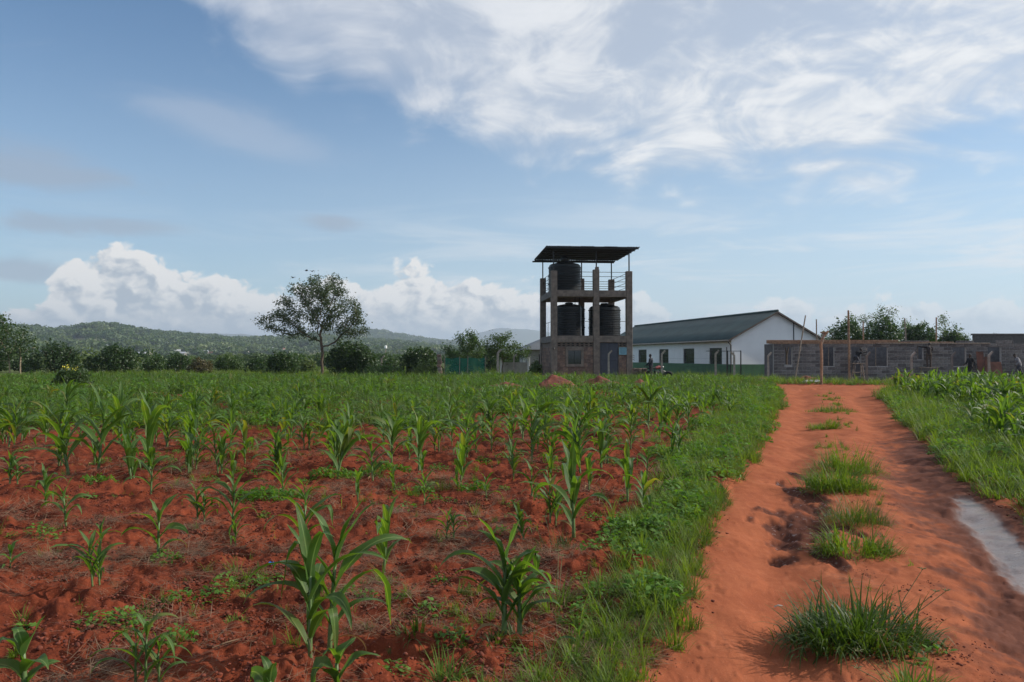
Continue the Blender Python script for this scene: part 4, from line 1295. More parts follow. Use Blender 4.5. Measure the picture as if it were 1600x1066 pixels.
pl = empty('old_pillar', (-4.98, 54.6, 0), R(6), label='crumbling brown stone pillar at the end of the green net', cat='pillar')
z = -0.1
for i in range(8):
    h = rnd.uniform(0.2, 0.27)
    o = rnd.uniform(-0.03, 0.03)
    MB().bbox((-0.15 + o - 0.012 * i, -0.15, z), (0.15 + o - 0.012 * i, 0.15, z + h - 0.012), 0.03, 0.012, rnd).build('stone', m_stone[i % 4] if i % 3 else m_conc, pl)
    z += h

# ================================================================ TREES AND BUSHES
def grow(rng, attract, trunk, step=0.28, infl=2.2, kill=0.5, iters=140):
    """Branches that reach towards points spread through the crown. Returns nodes, parents, radii."""
    nodes = [np.array(p, float) for p in trunk]
    par = [-1] + list(range(len(trunk) - 1))
    A_ = np.array(attract, float)
    start = 0
    for it in range(iters):
        if len(A_) == 0: break
        N_ = np.array(nodes)
        d = np.linalg.norm(A_[:, None, :] - N_[None, max(0, len(trunk) // 2):, :], axis=2)
        off = max(0, len(trunk) // 2)
        k = d.argmin(1) + off
        dm_ = d.min(1)
        lim = infl if it > 25 else infl * 3
        act = dm_ < lim
        if not act.any():
            infl *= 1.5
            if infl > 30: break
            continue
        grew = False
        for n_ in np.unique(k[act]):
            v = A_[act & (k == n_)] - nodes[n_]
            v = (v / (np.linalg.norm(v, axis=1, keepdims=True) + 1e-9)).mean(0) + rng.normal(size=3) * 0.16
            v = v / (np.linalg.norm(v) + 1e-9)
            p = nodes[n_] + v * step
            nodes.append(p); par.append(int(n_)); grew = True
        N_ = np.array(nodes[-200:])
        d2 = np.linalg.norm(A_[:, None, :] - N_[None], axis=2).min(1)
        A_ = A_[d2 > kill]
        if not grew: break
    n = len(nodes)
    ch = [[] for _ in range(n)]
    for i, p in enumerate(par):
        if p >= 0: ch[p].append(i)
    return np.array(nodes), par, ch

def branch_mesh(nodes, par, ch, r_tip, power=2.3, trunk_min=0.0, n=6):
    cnt = np.zeros(len(nodes))
    for i in range(len(nodes) - 1, -1, -1):
        if not ch[i]: cnt[i] = 1
        if par[i] >= 0: cnt[par[i]] += cnt[i]
    rad = r_tip * np.maximum(cnt, 1) ** (1 / power)
    mb = MB()
    seen = set()
    def run(i):
        stack = [(par[i] if par[i] >= 0 else i, i)]
        while stack:
            a, b = stack.pop()
            pts, rr = [nodes[a]] if a != b else [], [min(rad[a], rad[b] * 1.25)] if a != b else []
            cur = b
            while True:
                pts.append(nodes[cur]); rr.append(rad[cur])
                if not ch[cur]: break
                m_ = max(ch[cur], key=lambda q: cnt[q])
                for o in ch[cur]:
                    if o != m_: stack.append((cur, o))
                cur = m_
            if len(pts) > 1:
                big_ = max(rr)
                mb.tube(pts, rr, n if big_ > r_tip * 4 else 4, caps=False)
    run(0)
    return mb, rad

def tree(name, loc, label, crown_lobes, trunk, n_attr, leaf_n, leaf_size, mat_leaf, mat_bark, seed, r_tip=0.012, power=2.2, clump=0.16, step=0.28, cat='tree', per_tip=None, group=None, droop=0.0, aspect=0.55):
    rng = np.random.default_rng(seed)
    t = empty(name, loc, 0, label=label, cat=cat, group=group)
    att = lobes_points(rng, crown_lobes, n_attr, 0.25)
    nodes, par, ch = grow(rng, att, trunk, step=step)
    mb, rad = branch_mesh(nodes, par, ch, r_tip, power)
    mb.build('trunk', mat_bark, t, smooth=True)
    tips = np.array([i for i in range(len(nodes)) if rad[i] < r_tip * 2.2])
    k = rng.choice(tips, leaf_n)
    w_ = rng.uniform(0.3, 1.6, len(nodes))[k]               # some twigs bear more than others
    keep = rng.uniform(0, 1.6, leaf_n) < w_ + 0.35
    p = nodes[k[keep]] + rng.normal(size=(keep.sum(), 3)) * clump
    v, f = leaf_cloud(rng, p, leaf_size, aspect, droop=droop)
    link('crown', mesh_np('crown', v, f, mat_leaf), t)
    return t

m_tleaf = leafy('lone_tree_leaves', (0.022, 0.042, 0.016), (0.062, 0.092, 0.030), 0.22, 0.5)
m_aleaf = leafy('acacia_leaves', (0.030, 0.062, 0.016), (0.085, 0.135, 0.035), 0.30, 0.5)
m_fleaf = leafy('feathery_leaves', (0.030, 0.066, 0.018), (0.075, 0.13, 0.032), 0.30, 0.5)

# the lone spreading tree
TD_ = 60.0
tx = (503 - 800) / FPX * TD_
lob = [(-0.2, 0, 6.3, 2.3, 2.3, 1.5), (-2.0, 0.3, 5.4, 1.6, 1.7, 1.2), (-3.7, 0, 4.2, 1.5, 1.5, 0.85), (1.7, -0.2, 5.6, 1.6, 1.8, 1.3), (2.7, 0.3, 4.2, 1.2, 1.5, 0.9), (0.4, 0.5, 7.2, 1.3, 1.3, 0.7), (-1.9, -0.6, 3.2, 1.5, 1.0, 0.5), (-0.6, 0.8, 5.0, 1.8, 1.6, 1.0), (-2.9, 0.2, 4.9, 1.4, 1.4, 0.9), (0.8, 0.2, 4.9, 1.9, 2.0, 1.0), (3.0, 0, 3.6, 0.9, 1.0, 0.35), (0.1, 0.3, 4.1, 2.4, 1.8, 0.9), (-2.6, 0.1, 3.6, 1.4, 1.2, 0.7), (2.1, 0, 3.4, 1.2, 1.2, 0.6), (-0.9, 0.2, 7.0, 1.2, 1.2, 0.6)]
tree('lone_tree', (tx, TD_, 0), 'lone spreading tree with sparse dark crown and bare forked trunk', lob,
     [(0, 0, -0.2), (0.05, 0, 0.6), (-0.03, 0.02, 1.2), (0.06, 0, 1.8), (0.0, 0, 2.3), (-0.08, 0.02, 2.7)], 760, 20000, 0.145, m_tleaf, m_bark, 6, r_tip=0.013, power=2.1, clump=0.19, step=0.26)

# tree at the left edge of the view, two pale trunks
d = 62.0
tree('edge_tree', ((15 - 800) / FPX * d, d, 0), 'leafy dark tree with two thin pale trunks at the left edge of the field', [(-0.7, 0, 3.3, 1.8, 1.7, 1.4), (0.9, 0.3, 2.6, 1.2, 1.2, 1.1), (-1.6, 0, 4.2, 1.3, 1.3, 0.9), (0.6, -0.2, 1.9, 1.2, 1.2, 0.7), (-1.0, 0, 2.0, 1.5, 1.3, 0.9), (-3.0, 0, 3.0, 1.6, 1.4, 1.6)],
     [(0, 0, -0.2), (0.03, 0, 0.6), (-0.02, 0, 1.2), (-0.1, 0, 1.8)], 220, 6000, 0.20, m_bush, m_pbark, 8, r_tip=0.011, clump=0.26)
tr2 = bpy.data.objects.get('edge_tree')
MB().tube([(0.80, 0.1, -0.2), (0.78, 0.1, 0.9), (0.82, 0.1, 1.6), (0.7, 0.1, 2.4)], [0.075, 0.065, 0.055, 0.04], 7).build('trunk', m_pbark, tr2, smooth=True)

def bush(px0, px1, ptop, d, label, mat=m_bush, seed=1, n=3600, size=0.20, name='bush', flat=0.0, group='bushes along the far field edge', base=0.0):
    """A dense bush between two picture columns, its top at ptop, standing d metres away."""
    rng = np.random.default_rng(seed)
    x0, x1 = (px0 - 800) / FPX * d, (px1 - 800) / FPX * d
    wd = x1 - x0
    h = EYE + (HORIZON - ptop) / FPX * d
    t = empty(name, ((x0 + x1) / 2, d, base), 0, label=label, cat='bush', group=group)
    lob = []
    k = max(5, int(wd / 0.55))
    for i in range(k):
        u = (i + 0.5) / k * 2 - 1 + rng.uniform(-0.15, 0.15)
        hh = h * (1 - 0.45 * abs(u) ** (2.2 + flat)) * rng.uniform(0.55, 1.0)
        r_ = max(0.40, wd / k * 0.9) * rng.uniform(0.8, 1.2)
        lob.append((u * (wd / 2 - r_ * 0.75), rng.uniform(-0.8, 0.8), hh * 0.55, r_, r_ * 1.1, hh * 0.46))
    lob.append((0, 0, h * 0.45, wd * 0.34, wd * 0.3, h * 0.5))
    p = lobes_points(rng, lob, n, 0.5)
    sh = []                                                 # shoots standing out of the outline
    for i in range(int(18 + wd * 9)):
        c0 = p[rng.integers(0, len(p))]
        if c0[2] < h * 0.45: continue
        L_ = rng.uniform(0.25, 0.7) * min(1.0, h / 2.5)
        dv = np.array([rng.normal() * 0.5, rng.normal() * 0.5, 1.0])
        t_ = rng.uniform(0, 1, 14)[:, None]
        sh.append(c0 + dv * L_ * t_ + rng.normal(size=(14, 3)) * 0.06)
    p = np.vstack([p] + sh)
    p = p[p[:, 2] > 0.02]
    v, f = leaf_cloud(rng, p, size, 0.6)
    link('foliage', mesh_np('foliage', v, f, mat), t)
    st = MB()
    for i in range(5):
        a = rng.uniform(-1, 1) * wd * 0.2
        st.tube([(a * 0.4, rng.uniform(-0.2, 0.2), -0.1), (a * 0.8, 0, h * 0.35), (a * 1.5, rng.uniform(-0.3, 0.3), h * 0.75)], [0.06, 0.045, 0.02], 5)
    st.build('stem', m_bark, t)
    return t
bush(46, 132, 532, 70, 'dark dense round bush right of the edge tree', m_dkbush, 11, 4200)
bush(138, 222, 538, 72, 'dark bush with tapering right side before the green hill', m_dkbush, 12, 4200)
bush(120, 150, 556, 76, 'small pale bush in the gap between two dark bushes', m_paleb, 13, 1500)
bush(215, 262, 556, 78, 'low mixed green bush right of the tapering dark bush', m_bush, 14, 2000)
bush(255, 300, 553, 82, 'low dark bush with olive top in front of the village', m_dkbush, 15, 2000)
bush(292, 336, 560, 74, 'reddish brown scrub bush below the village roofs', leafy('russet_scrub_leaves', (0.045, 0.045, 0.02), (0.11, 0.09, 0.035), 0.25, 0.6), 16, 1800)
bush(330, 386, 557, 84, 'long low green bush left of the lone tree', m_bush, 17, 2400)
bush(384, 420, 559, 74, 'brownish round bush close to the lone tree', m_dkbush, 18, 1600)
bush(408, 474, 549, 66, 'dark thorn bush beneath the left limb of the lone tree', m_dkbush, 19, 3000)
bush(462, 500, 560, 76, 'pale green low bush behind the lone trunk', m_paleb, 20, 1500)
bush(508, 594, 530, 62, 'tall vine-covered thicket right of the lone trunk', m_dkbush, 21, 7000, 0.18, flat=3.0)
bush(592, 628, 560, 70, 'small dark bush under the white pole tank', m_dkbush, 22, 1400)
bush(622, 694, 540, 66, 'dark flat-topped bush behind the old pillar', m_dkbush, 23, 4200, flat=2.0)
bush(646, 676, 566, 57, 'light green leafy shrub before the dark flat-topped bush', m_paleb, 24, 1500, 0.14)
bush(556, 640, 569, 56, 'low weedy shrubs at the edge of the maize', m_bush, 25, 2200, 0.14)
bush(826, 848, 561, 57.5, 'small leafy shrub at the left foot of the tower', m_bush, 26, 1200, 0.15)
yb = bush(84, 150, 573, 37.0, 'rounded green shrub with yellow blossom standing in the maize', m_bush, 27, 3600, 0.10, name='flowering_shrub', group=None)
rng = np.random.default_rng(5)
m_yel = simple('yellow_petals', (0.62, 0.52, 0.03), 0.6, 0.2)
p = np.stack([rng.normal(0.05, 0.16, 70), rng.normal(-0.5, 0.2, 70), rng.uniform(0.95, 1.22, 70)], 1)
v, f = leaf_cloud(rng, p, 0.05, 0.9)
link('blossom', mesh_np('blossom', v, f, m_yel), yb)
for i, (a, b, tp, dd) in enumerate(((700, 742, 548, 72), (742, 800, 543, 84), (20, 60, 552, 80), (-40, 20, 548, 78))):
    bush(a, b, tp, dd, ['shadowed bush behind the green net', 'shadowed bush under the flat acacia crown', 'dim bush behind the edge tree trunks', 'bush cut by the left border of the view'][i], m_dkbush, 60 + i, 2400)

# acacias left of the tower
d = 64.0
tree('drooping_acacia', ((728 - 800) / FPX * d, d, 0), 'feathery acacia with drooping sprays behind the green net', [(0, 0, 2.7, 1.4, 1.2, 0.8), (0.35, 0, 3.3, 0.8, 0.8, 0.45), (-1.1, 0, 2.1, 0.8, 0.8, 0.5), (1.0, 0, 2.2, 0.8, 0.8, 0.6), (0, 0, 1.6, 1.5, 1.1, 0.6)],
     [(0, 0, -0.2), (0.05, 0, 0.5), (0, 0, 1.1), (0.1, 0, 1.6)], 140, 5200, 0.20, m_fleaf, m_bark, 31, clump=0.20, droop=0.7, aspect=0.3)
d = 66.0
tree('flat_acacia', ((785 - 800) / FPX * d, d, 0), 'broad flat-crowned acacia just left of the tower', [(-0.3, 0, 2.9, 1.4, 1.4, 0.55), (0.9, 0, 2.3, 1.4, 1.3, 0.45), (1.9, 0, 1.75, 0.9, 1.0, 0.32), (-0.9, 0, 2.0, 1.0, 1.0, 0.5), (0.2, 0, 3.3, 0.8, 0.8, 0.25), (0.4, 0, 1.7, 1.4, 1.1, 0.4)],
     [(0, 0, -0.2), (-0.04, 0, 0.5), (0.04, 0, 1.0), (0.0, 0, 1.5)], 170, 6000, 0.17, m_aleaf, m_bark, 32, clump=0.19, aspect=0.4)
# thorn trees behind the block building
def thorn(px, ptop, wid, d, seed, label, n=3200, sparse=1.0, mat=m_aleaf):
    h = EYE + (HORIZON - ptop) / FPX * d
    wd = wid / FPX * d / 2
    rng_ = np.random.default_rng(seed)
    lob = [(0, 0, h * 0.62, wd * 0.8, wd * 0.8, h * 0.22), (-wd * 0.45, 0, h * 0.55, wd * 0.5, wd * 0.5, h * 0.2), (wd * 0.45, 0, h * 0.58, wd * 0.5, wd * 0.5, h * 0.2), (rng_.uniform(-0.3, 0.3) * wd, 0, h * 0.84, wd * 0.45, wd * 0.5, h * 0.14), (0, 0, h * 0.38, wd * 0.8, wd * 0.6, h * 0.2)]
    return tree('thorn_tree', ((px - 800) / FPX * d, d, 0), label, lob, [(0, 0, -0.2), (0.05, 0, 0.5), (0, 0.02, 1.0), (0.05, 0, 1.5)], 240, n, 0.15, mat, m_bark, seed, r_tip=0.010, clump=0.18 * sparse, group='thorn trees behind the block building', aspect=0.5)
thorn(1318, 489, 90, 72, 41, 'dense thorn tree just right of the hall gable', 7000)
thorn(1372, 472, 110, 70, 42, 'tallest airy thorn tree above the doorway pole', 6500)
thorn(1425, 492, 90, 74, 43, 'thorn tree beside the tilted pale pole', 6000)
thorn(1482, 490, 66, 70, 44, 'wispy thorn tree behind the worker on the wall', 3000)
thorn(1512, 518, 50, 76, 45, 'low thin thorn tree near the dark rear wall', 800)
for i, (a, b, tp, dd) in enumerate(((1282, 1362, 498, 68), (1330, 1430, 495, 66), (1394, 1480, 502, 69), (1450, 1526, 513, 70))):
    bush(a, b, tp, dd, ['dense dark shrub beside the gable, under the thorn trees', 'dense dark shrub behind the doorway', 'dark shrub behind the middle of the block wall', 'lower dark shrub behind the far half of the wall'][i], m_dkbush, 70 + i, 10000, group='shrubs behind the block building')
for i, (a, dd, tp) in enumerate(((1555, 90, 518), (1590, 95, 517))):
    thorn(a, tp, 40, dd, 46 + i, ['faint twiggy treetop over the rear wall', 'outermost twiggy treetop over the rear wall'][i], 500)

# ---------------------------------------------------------------- village on the plain
m_tin = simple('bright_roof_sheet', (0.48, 0.48, 0.50), 0.5, 0.15, 0.3)
m_rust = simple('rusty_roof_sheet', (0.30, 0.12, 0.08), 0.7, 0.25, 0.3)
m_vwall = simple('village_wall', (0.46, 0.41, 0.36), 0.9, 0.2, 0.4)
VILL = [(222, 547, 480), (140, 550, 420), (70, 531, 760), (286, 530, 800), (232, 552, 430), (315, 550, 500), (326, 551, 520), (340, 551, 540), (345, 548, 560), (356, 549, 540), (274, 553, 440), (362, 553, 470), (371, 553, 470), (380, 552, 480), (222, 552, 380), (613, 559, 420), (302, 540, 690), (170, 541, 640), (196, 545, 600), (262, 546, 620), (110, 540, 650), (440, 551, 560), (425, 553, 520), (330, 544, 720)]
rv = random.Random(4)
desc = ['tin-roofed', 'rust-roofed', 'low tin-roofed', 'long tin-roofed']
for i, (px, py, dd) in enumerate(VILL):
    wv, dv = rv.uniform(7, 14), rv.uniform(6, 8)
    x = (px - 800) / FPX * dd
    zb = max(0.0, EYE + (HORIZON - py) / FPX * dd - 3.2)
    aa, rr_ = np.array([math.atan2(x, dd)]), np.array([math.hypot(x, dd)])
    k_ = (880 + 9 * i) / rr_[0]                             # on the lower slope of the hill
    x, dd = x * k_, dd * k_
    rr_ = rr_ * k_
    zb = max(0.0, float(hA(aa, rr_)[0]))
    hv = 4.8 + (i % 3) * 0.6
    t = empty('village_house', (x, dd, zb), rv.uniform(-0.5, 0.5), label='distant little house with rusty red roof among the trees below the hill' if i % 5 == 1 else 'distant little house with bright tin roof among the trees below the hill', cat='house', group='far village houses')
    MB().box((-wv / 2, -dv / 2, -0.5), (wv / 2, dv / 2, hv * 0.68)).build('wall', m_vwall, t)
    vs = [(-wv / 2 - 0.4, -dv / 2 - 0.4, hv * 0.66), (wv / 2 + 0.4, -dv / 2 - 0.4, hv * 0.66), (wv / 2 + 0.4, dv / 2 + 0.4, hv * 0.66), (-wv / 2 - 0.4, dv / 2 + 0.4, hv * 0.66), (-wv / 2 - 0.4, 0, hv), (wv / 2 + 0.4, 0, hv)]
    MB().add(vs, [(0, 1, 5, 4), (2, 3, 4, 5), (0, 4, 3), (1, 2, 5), (3, 2, 1, 0)]).build('roof', m_rust if i % 5 == 1 else m_tin, t)
wt_ = empty('pole_tank', ((602.5 - 800) / FPX * 150, 150, 0), 0, label='small white tank on a tall thin pole beyond the thicket', cat='tank')
MB().tube([(0, 0, -0.2), (0, 0, 3.1)], 0.09, 8).build('pole', m_post, wt_)
MB().lathe([(0.22, 3.1), (0.28, 3.13), (0.28, 3.55), (0.14, 3.65)], 14).build('tank_body', m_white, wt_)

# ================================================================ MAIZE
m_maize = leafy('maize_leaf', (0.024, 0.070, 0.018), (0.078, 0.150, 0.028), 0.36, 0.48, (2.9, 2.7, 0.6), 0.32, 2.0, rib=True)
m_dry = leafy('withered_leaf', (0.16, 0.10, 0.05), (0.36, 0.25, 0.12), 0.2, 0.8, (1.3, 1.1, 0.7), 0.1)
m_stalk = leafy('maize_stalk', (0.10, 0.17, 0.055), (0.17, 0.25, 0.09), 0.15, 0.5)

def maize_leaf(rng, base, azi, L, wmax, e0, bend, seg=12, across=4, twist=0.0, side=0.0):
    """One strap leaf: rises from the stalk, arches over, hangs at the tip; V-folded along the midrib, wavy at the rims."""
    p = np.array(base, float)
    e, a = e0, azi
    kink = rng.uniform(0.35, 0.7) if rng.uniform() < 0.22 else 9.0      # a leaf snapped over by wind
    pts, dirs = [], []
    st = L / seg
    for i in range(seg + 1):
        t = i / seg
        pts.append(p.copy())
        dv = np.array([math.cos(a) * math.cos(e), math.sin(a) * math.cos(e), math.sin(e)])
        dirs.append(dv)
        p = p + dv * st
        e -= bend / seg * (0.35 + 1.6 * t)
        e = max(e, -1.45)
        a += side / seg
        if kink < t:
            e -= rng.uniform(0.8, 1.5); kink = 9.0
    ph1, ph2 = rng.uniform(0, 6.28, 2)
    fr_ = rng.uniform(9, 15)
    v, uv, f = [], [], []
    for i in range(seg + 1):
        t = i / seg
        wd = wmax * (0.42 + 0.58 * min(1, t / 0.3)) * (1 - max(0, (t - 0.32) / 0.68) ** 1.7) + 0.0015
        s_ = np.cross(dirs[i], [0, 0, 1.0])
        if np.linalg.norm(s_) < 0.08: s_ = np.array([-math.sin(a), math.cos(a), 0])
        s_ /= np.linalg.norm(s_)
        n_ = np.cross(s_, dirs[i])
        tw = twist * t
        s2, n2 = s_ * math.cos(tw) + n_ * math.sin(tw), n_ * math.cos(tw) - s_ * math.sin(tw)
        fold = 0.55 * (1 - 0.75 * t)
        for j in range(across + 1):
            u = j / across * 2 - 1
            wav = 0.16 * wd * abs(u) ** 2 * math.sin(t * fr_ + (ph1 if u < 0 else ph2)) * (0.3 + t)
            v.append(pts[i] + s2 * (u * wd / 2) + n2 * (abs(u) * wd * 0.5 * fold + wav))
            uv.append((j / across, t))
    k = across + 1
    for i in range(seg):
        for j in range(across):
            f.append((i * k + j, i * k + j + 1, (i + 1) * k + j + 1, (i + 1) * k + j))
    return np.array(v), np.array(f), np.array(uv)

def maize_parts(seed, h, n=8, lean=(0, 0), vigor=1.0, plane=None, fine=True, stalks=1):
    """Geometry of one maize plant h metres tall to the top of its whorl: (stalk builder, list of leaves)."""
    rng = np.random.default_rng(seed)
    st, leaves = MB(), []
    for q in range(stalks):
        ox, oy = (0, 0) if q == 0 else (rng.uniform(0.05, 0.09) * (1 if q % 2 else -1), rng.uniform(-0.04, 0.04))
        hq = h * (1 if q == 0 else rng.uniform(0.7, 0.95))
        hs = hq * 0.56
        lx, ly = lean[0] + rng.normal() * 0.05, lean[1] + rng.normal() * 0.05
        def at(z): return np.array([ox + lx * (z / hq) ** 1.4 * hq, oy + ly * (z / hq) ** 1.4 * hq, z])
        r0 = 0.012 * vigor * (0.6 + 0.5 * hq)
        zs = np.linspace(-0.05, hs, 6)
        st.tube([at(max(z, 0)) + (np.array([0, 0, z]) if z < 0 else 0) for z in zs], [r0 * (1.15 - 0.55 * i / 5) for i in range(6)], 6 if fine else 4)
        a0 = rng.uniform(0, 6.28) if plane is None else plane
        for i in range(n):
            t = i / (n - 1)
            z0 = hs * (0.14 + 0.86 * t ** 0.9)
            azi = a0 + math.pi * (i % 2) + rng.normal() * 0.38
            L = hq * (0.35 + 0.33 * math.sin(math.pi * min(1, 0.25 + t * 0.75))) * rng.uniform(0.85, 1.15)
            wmax = 0.062 * vigor * (0.55 + 0.6 * math.sin(math.pi * (0.15 + 0.7 * t))) * (0.55 + 0.5 * hq)
            if t < 0.75:
                e0 = R(rng.uniform(54, 78)); bend = R(rng.uniform(80, 165))
            else:
                e0 = R(rng.uniform(70, 86)); bend = R(rng.uniform(15, 75)); L = min(L, (hq * 1.02 - z0) / 0.9)
            leaves.append(maize_leaf(rng, at(z0), azi, L, wmax, e0, bend, 12 if fine else 6, 4 if fine else 2, rng.normal() * 0.5, rng.normal() * 0.35))
    return st, leaves

def join_arrays(parts):
    vs, fs, us, o = [], [], [], 0
    for v, f, u in parts:
        vs.append(v); fs.append(f + o); us.append(u); o += len(v)
    return np.vstack(vs), np.vstack(fs), np.vstack(us)

def maize_thing(loc, seed, h, label, n=8, group=None, rz=0.0, **kw):
    t = empty('maize_plant', loc, rz, label=label, cat='maize plant', group=group)
    st, lv = maize_parts(seed, h, n, **kw)
    st.build('stalk', m_stalk, t, smooth=True)
    for v, f, u in lv:
        link('leaf', mesh_np('leaf', v, f, m_maize, True, u), t)
    rng_ = np.random.default_rng(seed + 500)
    for i in range(2 if loc[1] < 10 else 1):                # withered lowest leaves
        v, f, u = maize_leaf(rng_, (0, 0, 0.03 + 0.03 * i), rng_.uniform(0, 6.28), h * rng_.uniform(0.22, 0.36), 0.018, R(rng_.uniform(20, 50)), R(150), 8, 2, 1.2, 0.8)
        link('withered_leaf', mesh_np('withered_leaf', v, f, m_dry, True, u), t)
    return t

placed = []                                              # (x, y) of every plant already standing
def pm(px, py, top, seed, label, n=8, **kw):
    x, y = gpt(px, py)
    h = (py - top) / FPX * y * (0.98 if py > 930 else 1.06 if py > 800 else 1.2)
    placed.append((x, y))
    return maize_thing((x, y, hz(x, y) - 0.01), seed, h, label, n, group='maize plants on the bare red soil', **kw)
pm(487, 1030, 778, 1, 'tall dark maize plant in front, left of the close pair', 9, plane=2.6, lean=(-0.04, 0.02), vigor=1.15)
pm(517, 1016, 748, 2, 'tall dark maize plant in front, right of the close pair', 9, plane=0.4, lean=(0.06, 0.05), vigor=1.15)
pm(788, 992, 792, 43, 'bushy broad-leaved maize plant arching wide near the grass verge', 10, plane=0.1, vigor=1.45, stalks=2)
pm(232, 1062, 905, 14, 'thin drooping maize seedling clump at the front left', 6, plane=0.3, vigor=0.7, stalks=3)
pm(896, 838, 683, 5, 'tall upright bright maize plant behind the bushy one', 9, plane=2.2, vigor=1.2)
pm(474, 856, 722, 6, 'maize plant half hidden behind the front pair', 8, plane=0.6)
pm(250, 868, 764, 7, 'single broad-leaved young maize with weeds at its foot', 6, plane=0.4, vigor=1.25)
pm(106, 818, 738, 8, 'young maize with one wide upright leaf, left side', 6, plane=0.2, vigor=1.1)
pm(74, 792, 728, 9, 'maize with drooping pale leaves at the far left of the bare soil', 7, plane=0.0)
pm(311, 808, 738, 10, 'small maize clump on bare soil right of the broad-leaved youngster', 7, plane=0.1, stalks=2)
pm(238, 772, 697, 11, 'maize with leaves arching to both sides, left of centre', 7, plane=0.2)
pm(18, 757, 704, 12, 'short maize clump cut near the left border', 7, stalks=2)
pm(94, 728, 676, 13, 'maize clump on open red soil toward the left', 7, stalks=2)
pm(583, 748, 678, 15, 'dark maize rising from a low green weed patch', 7, plane=0.3, vigor=1.3)
pm(664, 786, 728, 16, 'small yellow-green maize left of the middle weeds', 6, vigor=0.8)
pm(698, 842, 780, 17, 'tiny yellow-green maize left of the bushy plant', 6, vigor=0.7, stalks=2)
pm(831, 784, 728, 18, 'short fresh maize between weeds in mid field', 7, plane=0.1)
pm(980, 782, 688, 19, 'upright pale maize near the verge', 8, vigor=1.0)
pm(831, 716, 622, 20, 'tallest slender maize in the middle distance', 9, plane=0.7)
pm(768, 700, 636, 21, 'arching maize left of the tallest slender one', 8, plane=0.1)
pm(744, 706, 652, 22, 'short maize close beside the arching one', 7)
pm(1050, 716, 648, 23, 'leafy maize clump by the grass verge', 8, stalks=2)
pm(944, 720, 650, 24, 'full maize clump in the middle right of the field', 8, stalks=2)
pm(640, 712, 655, 25, 'maize with yellowish heart left of mid field', 7)
pm(342, 735, 652, 26, 'full dark maize clump left of centre', 9, stalks=2)
pm(430, 738, 664, 27, 'stout dark maize clump with wide leaves above a weed patch', 9, stalks=2, vigor=1.15)
pm(384, 722, 648, 28, 'maize clump between the two stout dark ones', 8)
pm(200, 702, 650, 29, 'maize clump at the left end of the bare strip', 8, stalks=2)
pm(126, 694, 622, 30, 'tall maize rising at the weedy edge on the left', 8, plane=0.2)
pm(516, 714, 645, 31, 'maize left of the dense mid-field row', 8)
pm(546, 700, 628, 32, 'taller maize behind the mid-field row', 8)
pm(245, 690, 640, 33, 'maize at the weed line, left centre', 8)
pm(285, 683, 632, 34, 'slender maize at the weed line by a bare patch', 8)
pm(476, 700, 640, 35, 'maize clump left of the taller one', 8, stalks=2)
pm(705, 672, 610, 36, 'maize standing alone at the weedy fringe', 8)
pm(985, 700, 640, 37, 'maize with pale stalk behind the full clump', 8)
pm(1010, 742, 690, 38, 'small maize by the verge weeds', 7)
pm(885, 706, 640, 39, 'bright maize right of the tallest slender one', 8)
pm(600, 690, 632, 40, 'maize behind the yellow-hearted plant', 8)
pm(45, 1085, 950, 51, 'maize leaf tips rising at the lower left corner', 6, plane=0.2, vigor=1.6)
pm(530, 1092, 965, 52, 'maize cut off by the lower border under the close pair', 6, plane=0.2, vigor=1.6)
pm(425, 1098, 985, 53, 'second cut-off maize at the lower border', 5, plane=2.6, vigor=1.4)
pm(905, 1010, 940, 54, 'spindly maize seedling in the weeds beside the verge', 5, vigor=0.6)
pm(365, 760, 700, 55, 'pale small maize between the dark clumps', 6, vigor=0.8)
pm(760, 780, 735, 56, 'weak low maize among dry straw in mid field', 6, vigor=0.7)
pm(660, 745, 700, 57, 'low maize beside the yellow-hearted plant', 6, vigor=0.8)

pm(150, 722, 660, 61, 'maize between the open-soil clump and the left end clump', 8)
pm(300, 716, 646, 62, 'upright maize left of the full dark clump', 8)
pm(455, 690, 628, 63, 'maize behind the stout dark clump', 8)
pm(620, 672, 615, 64, 'maize on the weedy fringe behind the yellow-hearted plant', 8)
pm(680, 705, 640, 65, 'lush maize left of the arching one', 8, stalks=2)
pm(800, 676, 612, 66, 'maize just left and behind the tallest slender one', 8)
pm(915, 680, 615, 67, 'maize behind the full clump at middle right', 8, stalks=2)
pm(1030, 690, 628, 68, 'maize behind the leafy verge clump', 8)
pm(1075, 680, 622, 69, 'maize nearest the verge in the second row', 8)
pm(1005, 800, 730, 70, 'low bright maize just short of the verge', 7)
pm(860, 750, 690, 71, 'young maize left of the upright bright one', 7)
pm(920, 760, 700, 72, 'young maize right of the upright bright one', 7)
pm(560, 790, 735, 73, 'small maize right of the half hidden plant', 6, vigor=0.8)
pm(160, 850, 800, 74, 'tiny maize sprout left of the broad-leaved youngster', 5, vigor=0.7)
pm(370, 850, 800, 75, 'tiny maize sprout left of the half hidden plant', 5, vigor=0.7)
pm(20, 880, 830, 76, 'small maize sprout at the left border', 5, vigor=0.8)
